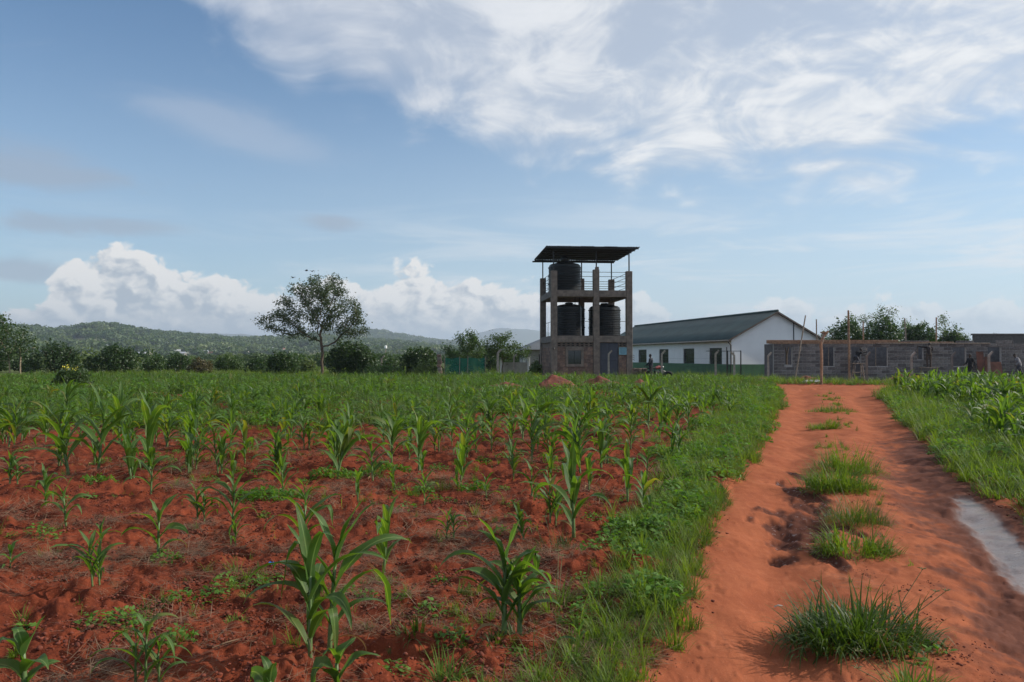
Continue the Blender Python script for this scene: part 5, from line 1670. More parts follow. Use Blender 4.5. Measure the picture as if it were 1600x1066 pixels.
# field rows beyond, in patterns shared between plants
def pattern(seed, h, fine, stalks=1, vigor=1.0, n=8):
    st, lv = maize_parts(seed, h, n, fine=fine, stalks=stalks, vigor=vigor)
    return st, lv
PARTS, WHOLE = [], []
for s in range(12):
    st, lv = pattern(200 + s, 0.9, False, 1 + (s % 3 == 0), 1.1 + 0.1 * (s % 3))
    PARTS.append((st.mesh('stalk', m_stalk, True), [mesh_np('leaf', v, f, m_maize, True, u) for v, f, u in lv]))
    v, f, u = join_arrays(lv)
    nv = len(v)
    sv, sf = np.array([tuple(p) for p in st.v]), [q for q in st.f if len(q) == 4]
    v2 = np.vstack([v, sv]); f2 = np.vstack([f, np.array(sf) + nv]); u2 = np.vstack([u, np.full((len(sv), 2), 0.3)])
    WHOLE.append(mesh_np('maize', v2, f2, m_maize, True, u2))
MAIZE = proto_coll('maize_patterns', WHOLE)

rng = np.random.default_rng(77)
cand = []
def in_view(x, y, m=1.04): return abs(x) < 0.652 * m * y and y > 2
# left field: rows about 0.85 m apart running away from the viewer, gaps where plants failed
xs_, ys_ = [], []
for row in np.arange(-42, 16, 0.62):
    y = 4.6
    while y < 55.5:
        y += rng.uniform(0.30, 0.52) if y > 19 else rng.uniform(0.55, 1.0)
        xs_.append(row + rng.normal() * 0.12 + 0.03 * y); ys_.append(y + rng.normal() * 0.1)
X_, Y_ = np.array(xs_), np.array(ys_)
patch_n = fbm(X_ * 0.16 + 40, Y_ * 0.16, 3, 0.5, 61)
keep = 0.35 + 1.3 * (patch_n - 0.35)
keep = keep * np.where(Y_ < 17.5, np.where(X_ > -2, 0.85, 0.62), np.where(X_ < -3, 0.40, 0.70))
keep = keep * np.where(Y_ < 10.0, 0.42, 1.0)
keep = keep * np.where((X_ > -2) & (X_ < 8) & (Y_ > 31) & (Y_ < 41), 0.35, 1.0)
pl_ = np.array(placed)
far_ok = ((X_[:, None] - pl_[None, :, 0]) ** 2 + (Y_[:, None] - pl_[None, :, 1]) ** 2).min(1) > 0.16
ok = (np.abs(X_) < 0.68 * Y_) & (road_mask(X_, Y_) < -1.1) & ~((X_ > 1.6) & (X_ < 9.5) & (Y_ > 54.0)) & ~((X_ > 12.4) & (Y_ > 37.5)) & (rng.uniform(0, 1, len(X_)) < keep) & far_ok
cand += [(float(a_), float(b_), 0) for a_, b_ in zip(X_[ok], Y_[ok])]
xs_, ys_ = [], []
for row in np.arange(4, 40, 0.60):
    y = 8.0
    while y < 39:
        y += rng.uniform(0.32, 0.5)
        xs_.append(row + rng.normal() * 0.1); ys_.append(y + rng.normal() * 0.1)
X_, Y_ = np.array(xs_), np.array(ys_)
s_a, w_a = track_s(X_, Y_)
marg = 1.5 + 0.7 * np.sin(Y_ * 0.35) + np.where(Y_ < 14, 0.6, 0) - np.where(Y_ > 28, 0.8, 0)
ok = (np.abs(X_) < 0.68 * Y_) & ((s_a - 1) * w_a > np.maximum(0.55, marg)) & (Y_ < 38.2) & (rng.uniform(0, 1, len(X_)) < 0.74)
cand += [(float(a_), float(b_), 1) for a_, b_ in zip(X_[ok], Y_[ok])]
cand.sort(key=lambda c_: c_[0] ** 2 + c_[1] ** 2)
N_SINGLE = 300 - len(placed)
CX, CY, CS = (np.array([c_[k] for c_ in cand]) for k in range(3))
CZ = height(CX, CY)
v_ = fbm(CX * 0.3 + 9, CY * 0.3, 3, 0.5, 91)
CSC = np.where(CS == 0, (0.62 + 0.62 * v_) * np.where(CY < 10, 0.62, np.where(CY < 19, 1.2, 1.0)) * np.where(CY > 20, np.where((CX > -2) & (CY < 37), 0.68, 0.78), 1.0), 0.80 + 0.62 * v_) * rng.uniform(0.62, 1.22, len(cand))
LAB = {(0, 0): ('maize plant scattered over the open red soil of the left field', 'maize plants over the open soil'),
       (0, 1): ('maize plant in the thick weedy crop in the middle of the left field', 'maize plants in the weedy left field'),
       (1, 0): ('maize plant in the dense crop on the right side of the track', 'maize plants right of the track')}
LAB[(1, 1)] = LAB[(1, 0)]
mass = []
for i, (x, y, sd) in enumerate(cand):
    s_, z_ = float(CSC[i]), float(CZ[i]) - 0.02
    rz = rng.uniform(0, 6.28)
    if i >= N_SINGLE:
        mass.append((x, y, z_, rz, s_))
        continue
    lab, grp = LAB[(sd, int(y > 19))]
    k = int(rng.integers(0, 12))
    tilt = (rng.normal() * 0.05, rng.normal() * 0.05, rz)
    if i < 150:
        t = empty('maize_plant', (x, y, z_), 0, label=lab, cat='maize plant', group=grp)
        t.rotation_euler = tilt
        t.scale = (s_,) * 3
        stm, lvm = PARTS[k]
        link('stalk', stm, t)
        for me in lvm: link('leaf', me, t)
    else:
        t = link('maize_plant', WHOLE[k], loc=(x, y, z_), rot=tilt, label=lab, cat='maize plant', group=grp)
        t.scale = (s_,) * 3
mass = np.array(mass)
n = len(mass)
print('maize', len(placed), len(cand), n)
scatter('maize_crop', MAIZE, mass[:, :3], np.stack([rng.normal(0, 0.06, n), rng.normal(0, 0.06, n), mass[:, 3]], 1), mass[:, 4], rng.integers(0, 12, n), 'mass of maize plants filling both fields out to the buildings', 'maize crop')

# ================================================================ GRASS, WEEDS, STRAW
m_grass = leafy('verge_grass', (0.052, 0.100, 0.017), (0.175, 0.232, 0.040), 0.38, 0.55, (1.9, 2.0, 0.55), 0.2)
m_dgrass = leafy('tuft_grass', (0.028, 0.062, 0.014), (0.100, 0.145, 0.032), 0.36, 0.5, (1.9, 2.0, 0.55), 0.28)
m_weed = leafy('broad_weed_leaves', (0.050, 0.125, 0.020), (0.140, 0.250, 0.040), 0.36, 0.55, (1.9, 2.0, 0.55), 0.2)
m_straw = leafy('dry_straw', (0.085, 0.050, 0.032), (0.30, 0.195, 0.12), 0.12, 0.8, (1.2, 1.1, 0.9), 0.2)
m_seed = leafy('grass_seed_heads', (0.13, 0.15, 0.06), (0.24, 0.23, 0.11), 0.3, 0.7)

def blades(rng, n, rad, hmin, hmax, width, curl=1.0, seg=4, spread=0.6):
    """A tuft of n bent blades growing from a disc of radius rad."""
    m_ = max(3, n // 30)                                    # shoots stand in little clusters of unequal vigour
    ca, cr = rng.uniform(0, 2 * math.pi, m_), rad * np.sqrt(rng.uniform(0, 1, m_))
    vig = rng.uniform(0.6, 1.15, m_)
    k_ = rng.integers(0, m_, n)
    px_ = cr[k_] * np.cos(ca[k_]) + rng.normal(0, rad * 0.16, n)
    py_ = cr[k_] * np.sin(ca[k_]) + rng.normal(0, rad * 0.16, n)
    a, r = np.arctan2(py_, px_), np.hypot(px_, py_)
    az_ = a + rng.normal(0, 1.0, n)
    q_ = np.clip(r / max(rad, 1e-6), 0, 1.2)
    L = rng.uniform(hmin, hmax, n) * vig[k_] * (1.08 - 0.42 * q_ ** 2)
    e = math.pi / 2 - np.abs(rng.normal(0, spread, n)) * (0.4 + 0.7 * q_) - 0.22 * q_
    bend = np.abs(rng.normal(1.05, 0.55, n)) * curl
    p = np.stack([r * np.cos(a), r * np.sin(a), np.full(n, -0.01)], 1)
    sd = np.stack([-np.sin(az_), np.cos(az_), np.zeros(n)], 1)
    rows = []
    for i in range(seg + 1):
        t = i / seg
        wd = width * (1 - 0.95 * t ** 1.5) * (0.7 + 0.3 * min(1, t * 3))
        wv_ = (wd * (0.6 + 0.6 * (L / hmax)))[:, None] if hasattr(wd, '__len__') else (wd * (0.6 + 0.6 * (L / hmax)))[:, None]
        rows.append(np.stack([p - sd * wv_ / 2, p + sd * wv_ / 2], 1))
        dv = np.stack([np.cos(az_) * np.cos(e), np.sin(az_) * np.cos(e), np.sin(e)], 1)
        p = p + dv * (L / seg)[:, None]
        e = np.maximum(e - bend / seg * (0.5 + t), -1.2)
    v = np.stack(rows, 1)                                  # n, seg+1, 2, 3
    v = v.reshape(-1, 3)
    k = (seg + 1) * 2
    f = []
    base_ = np.arange(n)[:, None] * k
    for i in range(seg):
        f.append(base_ + np.array([[2 * i, 2 * i + 1, 2 * i + 3, 2 * i + 2]]))
    return v, np.vstack(f)

def weed_geo(rng, n, rad, h, size):
    """Low broad-leaved weed: many small oval leaves on short stems."""
    a, r = rng.uniform(0, 6.28, n), rad * np.sqrt(rng.uniform(0, 1, n))
    z = h * (1 - 0.6 * (r / rad) ** 2) * rng.uniform(0.25, 1.0, n)
    c_ = np.stack([r * np.cos(a), r * np.sin(a), z], 1)
    d = np.stack([np.cos(a + rng.normal(0, 0.8, n)), np.sin(a + rng.normal(0, 0.8, n)), rng.normal(0.05, 0.35, n)], 1)
    d /= np.linalg.norm(d, axis=1, keepdims=True)
    upv = np.stack([rng.normal(0, 0.35, n), rng.normal(0, 0.35, n), np.ones(n)], 1)
    sd = np.cross(d, upv); sd /= np.linalg.norm(sd, axis=1, keepdims=True)
    nn = np.cross(sd, d)
    s = (size * rng.uniform(0.6, 1.3, n))[:, None]
    v = np.stack([c_ - d * s * .5, c_ + sd * s * .27 - d * s * .12 + nn * s * .06, c_ + sd * s * .22 + d * s * .2 + nn * s * .05, c_ + d * s * .5 - nn * s * .06, c_ - sd * s * .22 + d * s * .2 + nn * s * .05, c_ - sd * s * .27 - d * s * .12 + nn * s * .06], 1).reshape(-1, 3)
    b_ = np.arange(n)[:, None] * 6
    f = np.vstack([b_ + np.array([[0, 1, 2, 5]]), b_ + np.array([[2, 3, 4, 5]])])
    return v, f

def protos(name, fn, k, mat):
    out_ = []
    for i in range(k):
        v, f = fn(np.random.default_rng(hash(name) % 1000 + i if False else sum(map(ord, name)) + i))
        out_.append(mesh_np(name, v, f, mat[i % len(mat)] if isinstance(mat, list) else mat))
    return out_
G_FINE = protos('fine_grass', lambda r: blades(r, 44, 0.12, 0.10, 0.32, 0.0105, 1.2, 4, 0.8), 5, m_grass)
G_TALL = protos('tall_grass', lambda r: blades(r, 34, 0.14, 0.20, 0.52, 0.012, 1.15, 4, 0.6), 4, [m_grass, m_dgrass])
G_DARK = protos('dark_grass', lambda r: blades(r, 40, 0.15, 0.16, 0.48, 0.010, 1.1, 4, 0.6), 3, m_dgrass)
G_WEED = protos('weed', lambda r: weed_geo(r, 70, 0.17, 0.17, 0.055), 4, m_weed)
G_LOW = protos('sprout', lambda r: blades(r, 16, 0.05, 0.04, 0.15, 0.005, 1.2, 3, 0.7), 3, [m_grass, m_dgrass])
G_SEED = protos('seeding_grass', lambda r: blades(r, 26, 0.10, 0.30, 0.62, 0.004, 0.5, 4, 0.35), 2, m_seed)
def straw_geo(r):
    v, f = blades(r, 26, 0.16, 0.08, 0.34, 0.006, 0.25, 3, 0.1)
    v = v.copy(); n_ = len(v) // 8
    q = v.reshape(n_, 8, 3)
    ang_ = r.normal(0, 0.6, n_)
    for i in range(n_):                                    # lay every stem down
        o = q[i].copy(); o[:, :2] -= o[0, :2]
        l_ = o[:, 2].copy()
        q[i, :, 0] = r.uniform(-0.16, 0.16) + l_ * math.cos(ang_[i]) - o[:, 1] * math.sin(ang_[i]) * 0.7
        q[i, :, 1] = r.uniform(-0.10, 0.10) + l_ * math.sin(ang_[i]) + o[:, 1] * 0.7
        q[i, :, 2] = 0.012 + r.uniform(0, 0.03) + 0.10 * l_ * r.uniform(-0.2, 1.0)
    return q.reshape(-1, 3), f
G_STRAW = protos('straw', straw_geo, 5, m_straw)
ALLG = G_FINE + G_TALL + G_WEED + G_LOW + G_SEED + G_STRAW + G_DARK
GR = proto_coll('ground_cover', ALLG)
off_ = np.cumsum([0, len(G_FINE), len(G_TALL), len(G_WEED), len(G_LOW), len(G_SEED), len(G_STRAW), len(G_DARK)])
KIND = {k: (off_[i], off_[i + 1]) for i, k in enumerate(('fine', 'tall', 'weed', 'low', 'seed', 'straw', 'dark'))}

class Cover:
    """Gathers grass and weed tufts, then scatters them as one mass."""
    def __init__(s, seed): s.rng, s.rows = np.random.default_rng(seed), []
    def put(s, x, y, kind, scl, tilt=0.08):
        n = len(x)
        if not n: return
        lo, hi = KIND[kind]
        z = height(x, y)
        s.rows.append(np.stack([x, y, z, s.rng.normal(0, tilt, n), s.rng.normal(0, tilt, n), s.rng.uniform(0, 6.28, n), np.broadcast_to(scl, (n,)) * s.rng.uniform(0.7, 1.3, n), s.rng.integers(lo, hi, n)], 1))
    def done(s, name, label, cat):
        a = np.vstack(s.rows)
        print(name, len(a))
        scatter(name, GR, a[:, :3], a[:, 3:6], a[:, 6], a[:, 7].astype(int), label, cat)

def uniform_pts(rng, x0, x1, y0, y1, dens):
    n = int((x1 - x0) * (y1 - y0) * dens)
    return rng.uniform(x0, x1, n), rng.uniform(y0, y1, n)
def view(x, y, m=1.05): return (np.abs(x) < 0.652 * m * y + 0.4) & (y > 2.2)

# left verge
cv = Cover(1)
for y0, y1, dens, sc_ in ((2.6, 9, 210, 0.72), (9, 20, 50, 1.0), (20, 42, 22, 1.35)):
    x, y = uniform_pts(cv.rng, -1, 15, y0, y1, dens)
    s_a, w_a = track_s(x, y)
    o = -s_a * w_a                                          # metres outside the left edge
    wv = np.interp(y, [2.5, 4, 6, 9, 14, 24, 40], [0.42, 0.45, 0.55, 0.75, 1.3, 1.6, 2.2]) + 0.45 * (fbm(x * 0.9, y * 0.9, 3, 0.5, 71) - 0.4)
    rm_ = road_mask(x, y)
    p_ = sstep(-0.10, 0.04, o) * sstep(wv + 0.25, wv - 0.1, o)
    k = (cv.rng.uniform(0, 1, len(x)) < p_) & view(x, y) & (rm_ < 0.09)
    x, y, o = x[k], y[k], o[k]
    sel = cv.rng.uniform(0, 1, len(x))
    wd_ = fbm(x * 0.45 + 3, y * 0.45, 3, 0.5, 73)
    lim_ = np.where(y < 9, 0.36, 0.48)
    a = (sel < lim_)
    cv.put(x[a], y[a], 'fine', sc_ * (0.75 + 0.5 * wd_[a]))
    dd_ = cv.rng.uniform(0, 1, len(x)) < 0.16
    cv.put(x[dd_], y[dd_], 'straw', sc_ * 1.0, 0.3)
    b = (sel >= lim_) & (sel < 0.80)
    cv.put(x[b], y[b], 'tall', sc_ * 0.62 * (0.7 + 0.6 * wd_[b]))
    c_ = (sel >= 0.80) & (wd_ > 0.44)
    cv.put(x[c_], y[c_], 'weed', sc_ * 1.1)
x, y = uniform_pts(cv.rng, 0, 14, 3.2, 36, 26)
s_a, w_a = track_s(x, y)
cn = fbm(x * 0.9 + 7, y * 0.55, 4, 0.55, 111)
k = view(x, y) & (np.abs(s_a - 0.50) < 0.10 + 0.10 * (cn - 0.5)) & (cv.rng.uniform(0, 1, len(x)) < 0.75 * sstep(0.44, 0.62, cn)) & (y > 5.4)
cv.put(x[k], y[k], 'low', 0.9 + 0.02 * y[k], 0.2)
k2 = k & (cv.rng.uniform(0, 1, len(x)) < 0.5)
cv.put(x[k2], y[k2], 'fine', 0.32 + 0.012 * y[k2], 0.2)
k3 = k & (cv.rng.uniform(0, 1, len(x)) < 0.35)
cv.put(x[k3], y[k3], 'straw', 0.7, 0.2)
cv.done('verge_grass', 'green grass verge growing between the maize and the left edge of the track', 'grass')
# right verge
cv = Cover(2)
for y0, y1, dens, sc_ in ((6.0, 14, 60, 1.0), (14, 24, 40, 1.2), (24, 39, 18, 1.5)):
    x, y = uniform_pts(cv.rng, 3, 30, y0, y1, dens)
    s_a, w_a = track_s(x, y)
    o = (s_a - 1) * w_a
    wv = np.interp(y, [5, 9, 14, 20, 28, 39], [3.0, 2.6, 2.4, 2.2, 1.2, 0.8]) + 0.8 * (fbm(x * 0.6, y * 0.6, 3, 0.5, 75) - 0.5)
    p_ = sstep(-0.08, 0.08, o) * (0.22 + 0.78 * sstep(wv + 0.6, wv - 0.3, o))
    k = (cv.rng.uniform(0, 1, len(x)) < p_) & view(x, y) & (road_mask(x, y) < 0.07)
    x, y = x[k], y[k]
    sel = cv.rng.uniform(0, 1, len(x))
    a = sel < 0.55
    cv.put(x[a], y[a], 'fine', sc_ * 1.15)
    b = (sel >= 0.55) & (sel < 0.86)
    cv.put(x[b], y[b], 'tall', sc_ * 0.75)
    c_ = (sel >= 0.86) & (sel < 0.93)
    cv.put(x[c_], y[c_], 'weed', sc_ * 1.2)
    d_ = (sel >= 0.985) & (y > 12)
    cv.put(x[d_], y[d_], 'seed', sc_ * 0.8)
cv.done('roadside_grass', 'lush grass bank between the right edge of the track and the maize', 'grass')
# weeds through the field: sparse on the bare soil, closed cover farther out
cv = Cover(3)
for y0, y1, dens, sc_ in ((2.4, 9, 44, 0.75), (9, 17, 30, 0.95), (17, 30, 22, 1.35), (30, 56, 9.5, 1.9)):
    x, y = uniform_pts(cv.rng, -38, 16, y0, y1, dens)
    k = view(x, y) & (road_mask(x, y) < -0.25) & ~((x > 1.8) & (x < 9.6) & (y > 54)) & ~((y > 45) & (x > 15))
    x, y = x[k], y[k]
    pn = fbm(x * 0.55 + 5, y * 0.55, 4, 0.55, 81)
    edge_ = 17.0 + 1.5 * (fbm(x * 0.3, y * 0.3, 2, 0.5, 82) - 0.5) + np.where(x > -1, 4.5, 0.0) + np.where(x > 3, 4, 0)
    wild = sstep(edge_ - 1.0, edge_ + 0.6, y)
    side = np.clip((x - np.interp(y, ED[:, 0], ED[:, 1]) + 3.0) / 3.0, 0, 1)          # weedier beside the verge
    p_ = np.clip(0.22 * sstep(0.36, 0.52, pn) + 0.50 * sstep(0.52, 0.64, pn) + 0.22 * side * sstep(0.4, 0.55, pn), 0, 1) * (1 - wild) + wild * (0.10 + 0.95 * sstep(0.36, 0.54, pn))
    bare = (x > 0) & (y > 28) & (y < 45)
    p_ = np.where(bare, p_ * (0.25 + 0.75 * sstep(0.40, 0.55, pn)), p_)
    k = cv.rng.uniform(0, 1, len(x)) < p_
    x, y, pn, wild = x[k], y[k], pn[k], wild[k]
    sel = cv.rng.uniform(0, 1, len(x))
    n_ = wild < 0.5
    a = n_ & (sel < 0.55); cv.put(x[a], y[a], 'low', sc_)
    a = n_ & (sel >= 0.55) & (sel < 0.75); cv.put(x[a], y[a], 'fine', sc_ * 0.62)
    a = n_ & (sel >= 0.75) & (sel < 0.9); cv.put(x[a], y[a], 'weed', sc_ * 0.7)
    f_ = ~n_
    a = f_ & (sel < 0.12); cv.put(x[a], y[a], 'fine', sc_ * 0.95)
    a = f_ & (sel >= 0.12) & (sel < 0.72); cv.put(x[a], y[a], 'dark', sc_ * 0.80)
    a = f_ & (sel >= 0.72) & (sel < 0.97); cv.put(x[a], y[a], 'weed', sc_ * 1.15)
    a = f_ & (sel >= 0.97); cv.put(x[a], y[a], 'seed', sc_ * 0.6)
cv.done('field_weeds', 'weeds and grass sprouting through the maize field', 'weeds')
# dry straw lying on the soil
cv = Cover(4)
for y0, y1, dens, sc_ in ((2.4, 8, 120, 0.75), (8, 20, 34, 1.1)):
    x, y = uniform_pts(cv.rng, -14, 6, y0, y1, dens)
    pn = fbm(x * 1.1 + 2, y * 1.6, 4, 0.6, 88)
    k = view(x, y) & (road_mask(x, y) < -0.1) & (cv.rng.uniform(0, 1, len(x)) < sstep(0.51, 0.60, pn))
    cv.put(x[k], y[k], 'straw', sc_, 0.15)
cv.done('straw_litter', 'dry grass straw littering the red soil', 'straw litter')
# loose crumbs and clods of soil
def clod_geo(r):
    vs_, fs_, o_ = [], [], 0
    ico = [(0, 0, 1), (0.89, 0, 0.45), (0.28, 0.85, 0.45), (-0.72, 0.53, 0.45), (-0.72, -0.53, 0.45), (0.28, -0.85, 0.45), (0.72, 0.53, -0.45), (-0.28, 0.85, -0.45), (-0.89, 0, -0.45), (-0.28, -0.85, -0.45), (0.72, -0.53, -0.45), (0, 0, -1)]
    fi = [(0, 1, 2), (0, 2, 3), (0, 3, 4), (0, 4, 5), (0, 5, 1), (1, 6, 2), (2, 7, 3), (3, 8, 4), (4, 9, 5), (5, 10, 1), (2, 6, 7), (3, 7, 8), (4, 8, 9), (5, 9, 10), (1, 10, 6), (11, 7, 6), (11, 8, 7), (11, 9, 8), (11, 10, 9), (11, 6, 10)]
    for _ in range(34):
        s1 = 0.0025 + 0.010 * r.uniform() ** 3
        c1 = np.array([r.normal(0, 0.10), r.normal(0, 0.10), s1 * 0.3])
        vs_.append(np.array(ico) * s1 * r.uniform(0.45, 1.5, (12, 3)) * [1.2, 0.9, 0.65] + c1)
        fs_.append(np.array(fi) + o_); o_ += 12
    return np.vstack(vs_), np.vstack(fs_)
m_clod = simple('soil_crumb', (0.17, 0.040, 0.019), 0.97, 0.45, 30.0)
CL = proto_coll('soil_crumbs', protos('crumbs', clod_geo, 6, m_clod))
rc = np.random.default_rng(12)
xa, ya = [], []
for y0, y1, dens in ((2.4, 6, 75), (6, 14, 30)):
    x, y = uniform_pts(rc, -10, 6, y0, y1, dens)
    s_q = track_s(x, y)[0]
    k = view(x, y) & ((road_mask(x, y) < -0.04) | (((np.abs(s_q - 0.52) < 0.14) | (s_q > 0.86)) & (rc.uniform(0, 1, len(x)) < 0.22) & (silt_amt(x, y) < 0.2))) & (rc.uniform(0, 1, len(x)) < sstep(0.35, 0.6, fbm(x * 1.7, y * 1.7, 3, 0.5, 99)))
    xa.append(x[k]); ya.append(y[k])
x, y = np.concatenate(xa), np.concatenate(ya)
n = len(x)
scatter('soil_crumbs', CL, np.stack([x, y, height(x, y)], 1), np.stack([np.zeros(n), np.zeros(n), rc.uniform(0, 6.28, n)], 1), rc.uniform(0.6, 1.5, n) * np.where(road_mask(x, y) > 0, 0.6, 1.0), rc.integers(0, 6, n), 'loose crumbs of red soil strewn over the field', 'soil crumbs')
# grass strip beyond the cross road, along the fence, and rough grass round the buildings
cv = Cover(5)
for (x0, x1, y0, y1, dens) in ((11, 40, 44.2, 52.6, 7.0), (-40, 2.2, 55, 75, 3.0), (8.5, 17, 50, 60.5, 6.0), (-40, 2, 75, 110, 1.0)):
    x, y = uniform_pts(cv.rng, x0, x1, y0, y1, dens)
    pn = fbm(x * 0.5, y * 0.5, 3, 0.5, 95)
    k = view(x, y) & (road_mask(x, y) < -0.1) & (cv.rng.uniform(0, 1, len(x)) < sstep(0.30, 0.52, pn))
    x, y = x[k], y[k]
    sel = cv.rng.uniform(0, 1, len(x)) < 0.6
    cv.put(x[sel], y[sel], 'fine', 1.7); cv.put(x[~sel], y[~sel], 'tall', 1.1)
cv.done('rough_grass', 'rough grass along the fence and round the buildings', 'grass')

# ---------------------------------------------------------------- single tufts and weed patches
def seed_head(mb, p, d, L):
    """Finger-like seed spikes at the tip of a stem."""
    p = np.array(p)
    for k in range(5):
        a = k / 5 * 6.28
        q = p + np.array([math.cos(a) * 0.8, math.sin(a) * 0.8, 0.25]) * L
        mb.tube([p, (p + q) / 2 + np.array([0, 0, L * 0.12]), q], [0.002, 0.003, 0.0015], 4)
def tuft(px, py, rad, h, n, seed, label, mat=m_dgrass, heads=0, width=0.010, weeds=0, name='grass_tuft', grp='grass tufts along the middle of the track', squash=1.0, curl=1.2):
    x, y = gpt(px, py)
    rng_ = np.random.default_rng(seed)
    t = empty(name, (x, y, hz(x, y)), 0, label=label, cat='grass tuft', group=grp)
    v, f = blades(rng_, n, rad, h * 0.45, h * 1.15, width, curl, 6, 0.75)
    v[:, 1] *= squash
    v2, f2 = blades(rng_, n // 2, rad * 1.1, h * 0.15, h * 0.5, width * 0.8, 1.1, 5, 0.8)
    v2[:, 1] *= squash
    o = link('blades', mesh_np('blades', np.vstack([v, v2]), np.vstack([f, f2 + len(v)]), mat), t, kind='stuff')
    if weeds:
        v, f = weed_geo(rng_, weeds, rad * 1.1, h * 0.6, 0.045)
        link('weed_leaves', mesh_np('weed_leaves', v, f, m_weed), t, kind='stuff')
    if heads:
        mb = MB()
        for i in range(heads):
            a = rng_.uniform(-0.6, 3.7); L = h * rng_.uniform(1.0, 1.4)
            e = rng_.uniform(0.6, 1.2)
            p0 = np.array([math.cos(a) * rad * 0.5, math.sin(a) * rad * 0.5 * squash, 0.0])
            d = np.array([math.cos(a) * math.cos(e), math.sin(a) * math.cos(e), math.sin(e)])
            p1 = p0 + d * L * 0.55 + np.array([0, 0, 0.02]); p2 = p0 + d * L
            mb.tube([p0, p1, p2], [0.003, 0.0025, 0.0018], 4)
            seed_head(mb, p2, d, 0.035)
        mb.build('seed_stems', m_seed, t, kind='stuff')
    return t
tuft(1335, 985, 0.36, 0.40, 1050, 1, 'largest leafy grass tuft with seed stems in the track middle', heads=4, width=0.014, squash=0.8, curl=1.6)
tuft(1425, 1072, 0.16, 0.24, 200, 2, 'grass tuft cut by the lower border in the track', m_grass, heads=3)
tuft(1452, 1000, 0.10, 0.06, 90, 3, 'tiny low tuft just right of the largest one', weeds=20)
tuft(1432, 1020, 0.06, 0.05, 50, 13, 'tiniest sprig in front of the largest tuft', weeds=10)
tuft(1330, 850, 0.30, 0.28, 560, 4, 'low spreading grass clump behind the largest tuft', m_grass, weeds=30)
tuft(1338, 806, 0.30, 0.34, 760, 5, 'fine dark olive grass clump with a pale weed', m_dgrass, width=0.005, heads=3)
tuft(1308, 757, 0.42, 0.40, 950, 6, 'wide bright grass clump in mid track', m_grass, weeds=40)
tuft(1320, 728, 0.38, 0.50, 620, 14, 'taller grass clump behind the wide bright one', m_grass, squash=1.4)
tuft(1288, 665, 0.30, 0.40, 320, 7, 'compact bright tuft farther along the track', m_grass, width=0.014)
tuft(1304, 640, 0.75, 0.30, 420, 8, 'flat grass patch near the track end', m_grass, width=0.014, squash=0.6)
tuft(1352, 697, 0.10, 0.05, 60, 9, 'small sprig on the right wheel path', m_grass)
# tufts and weed patches in the field
def patch(px, py, rad, h, n, seed, label, squash=0.55, size=0.05):
    x, y = gpt(px, py)
    rng_ = np.random.default_rng(seed)
    t = empty('weed_patch', (x, y, hz(x, y)), 0, label=label, cat='weed', group='low weed patches on the soil')
    v, f = weed_geo(rng_, n, rad, h, size)
    v[:, 1] *= squash
    v[:, 2] += height(x + v[:, 0], y + v[:, 1]) - hz(x, y)
    link('leaves', mesh_np('leaves', v, f, m_weed), t, kind='stuff')
    v, f = blades(rng_, n // 6, rad, h * 0.5, h * 1.5, 0.006, 1.0, 4)
    v[:, 1] *= squash
    v[:, 2] += height(x + v[:, 0], y + v[:, 1]) - hz(x, y)
    link('blades', mesh_np('blades', v, f, m_grass), t, kind='stuff')
    return t
patch(424, 775, 0.42, 0.17, 620, 1, 'round bright weed patch left of the front pair')
patch(525, 742, 0.36, 0.16, 480, 2, 'weed patch left of the dark maize')
patch(600, 738, 0.40, 0.17, 560, 3, 'weed patch right of the dark maize')
patch(262, 872, 0.13, 0.08, 90, 4, 'small pale weeds at the foot of the young broad-leaved maize', 1.0, 0.035)
patch(160, 756, 0.24, 0.10, 170, 5, 'thin weed patch on the left soil')
patch(740, 765, 0.20, 0.12, 160, 6, 'little leafy weed in mid field')
patch(1090, 712, 0.85, 0.22, 1500, 7, 'sprawling yellow-green weeds spilling from the verge', 0.9)
patch(1075, 770, 0.45, 0.16, 600, 8, 'low weeds where verge meets soil')
FG = 'grass tufts in the maize field'
tuft(655, 985, 0.11, 0.22, 90, 21, 'dark grass tuft between the front pair and the bushy maize', m_dgrass, grp=FG)
tuft(700, 1060, 0.10, 0.22, 70, 22, 'thin upright grass tuft at the lower border', m_grass, grp=FG)
tuft(870, 940, 0.16, 0.30, 120, 23, 'loose dry-tipped grass tuft behind the bushy maize', m_grass, heads=3, grp=FG)
tuft(690, 760, 0.30, 0.22, 320, 24, 'grey green wiry grass tuft in mid field', m_dgrass, width=0.004, grp=FG)
tuft(870, 790, 0.32, 0.24, 300, 25, 'wiry grass tuft left of the upright maize', m_dgrass, width=0.004, grp=FG)
tuft(870, 850, 0.20, 0.22, 160, 26, 'wiry tuft with pale stems in mid field', m_dgrass, width=0.004, heads=3, grp=FG)
tuft(75, 855, 0.10, 0.24, 80, 27, 'thin yellowing grass tuft at left', m_seed, width=0.004, grp=FG)
tuft(30, 1025, 0.05, 0.08, 40, 28, 'tiny grass tuft near the lower left corner', m_grass, grp=FG)
tuft(42, 985, 0.06, 0.05, 50, 29, 'tiny flat weed tuft at far left', m_dgrass, weeds=14, grp=FG)
tuft(370, 970, 0.05, 0.10, 40, 30, 'small pale grass sprout left of the front pair', m_grass, grp=FG)
tuft(600, 900, 0.08, 0.16, 60, 31, 'small grass sprout right of the front pair', m_grass, grp=FG)
tuft(790, 1000, 0.12, 0.14, 120, 32, 'ring of low grass at the foot of the bushy maize', m_dgrass, grp=FG)
tuft(700, 838, 0.12, 0.14, 120, 33, 'low grass round the tiny yellow-green maize', m_grass, grp=FG)

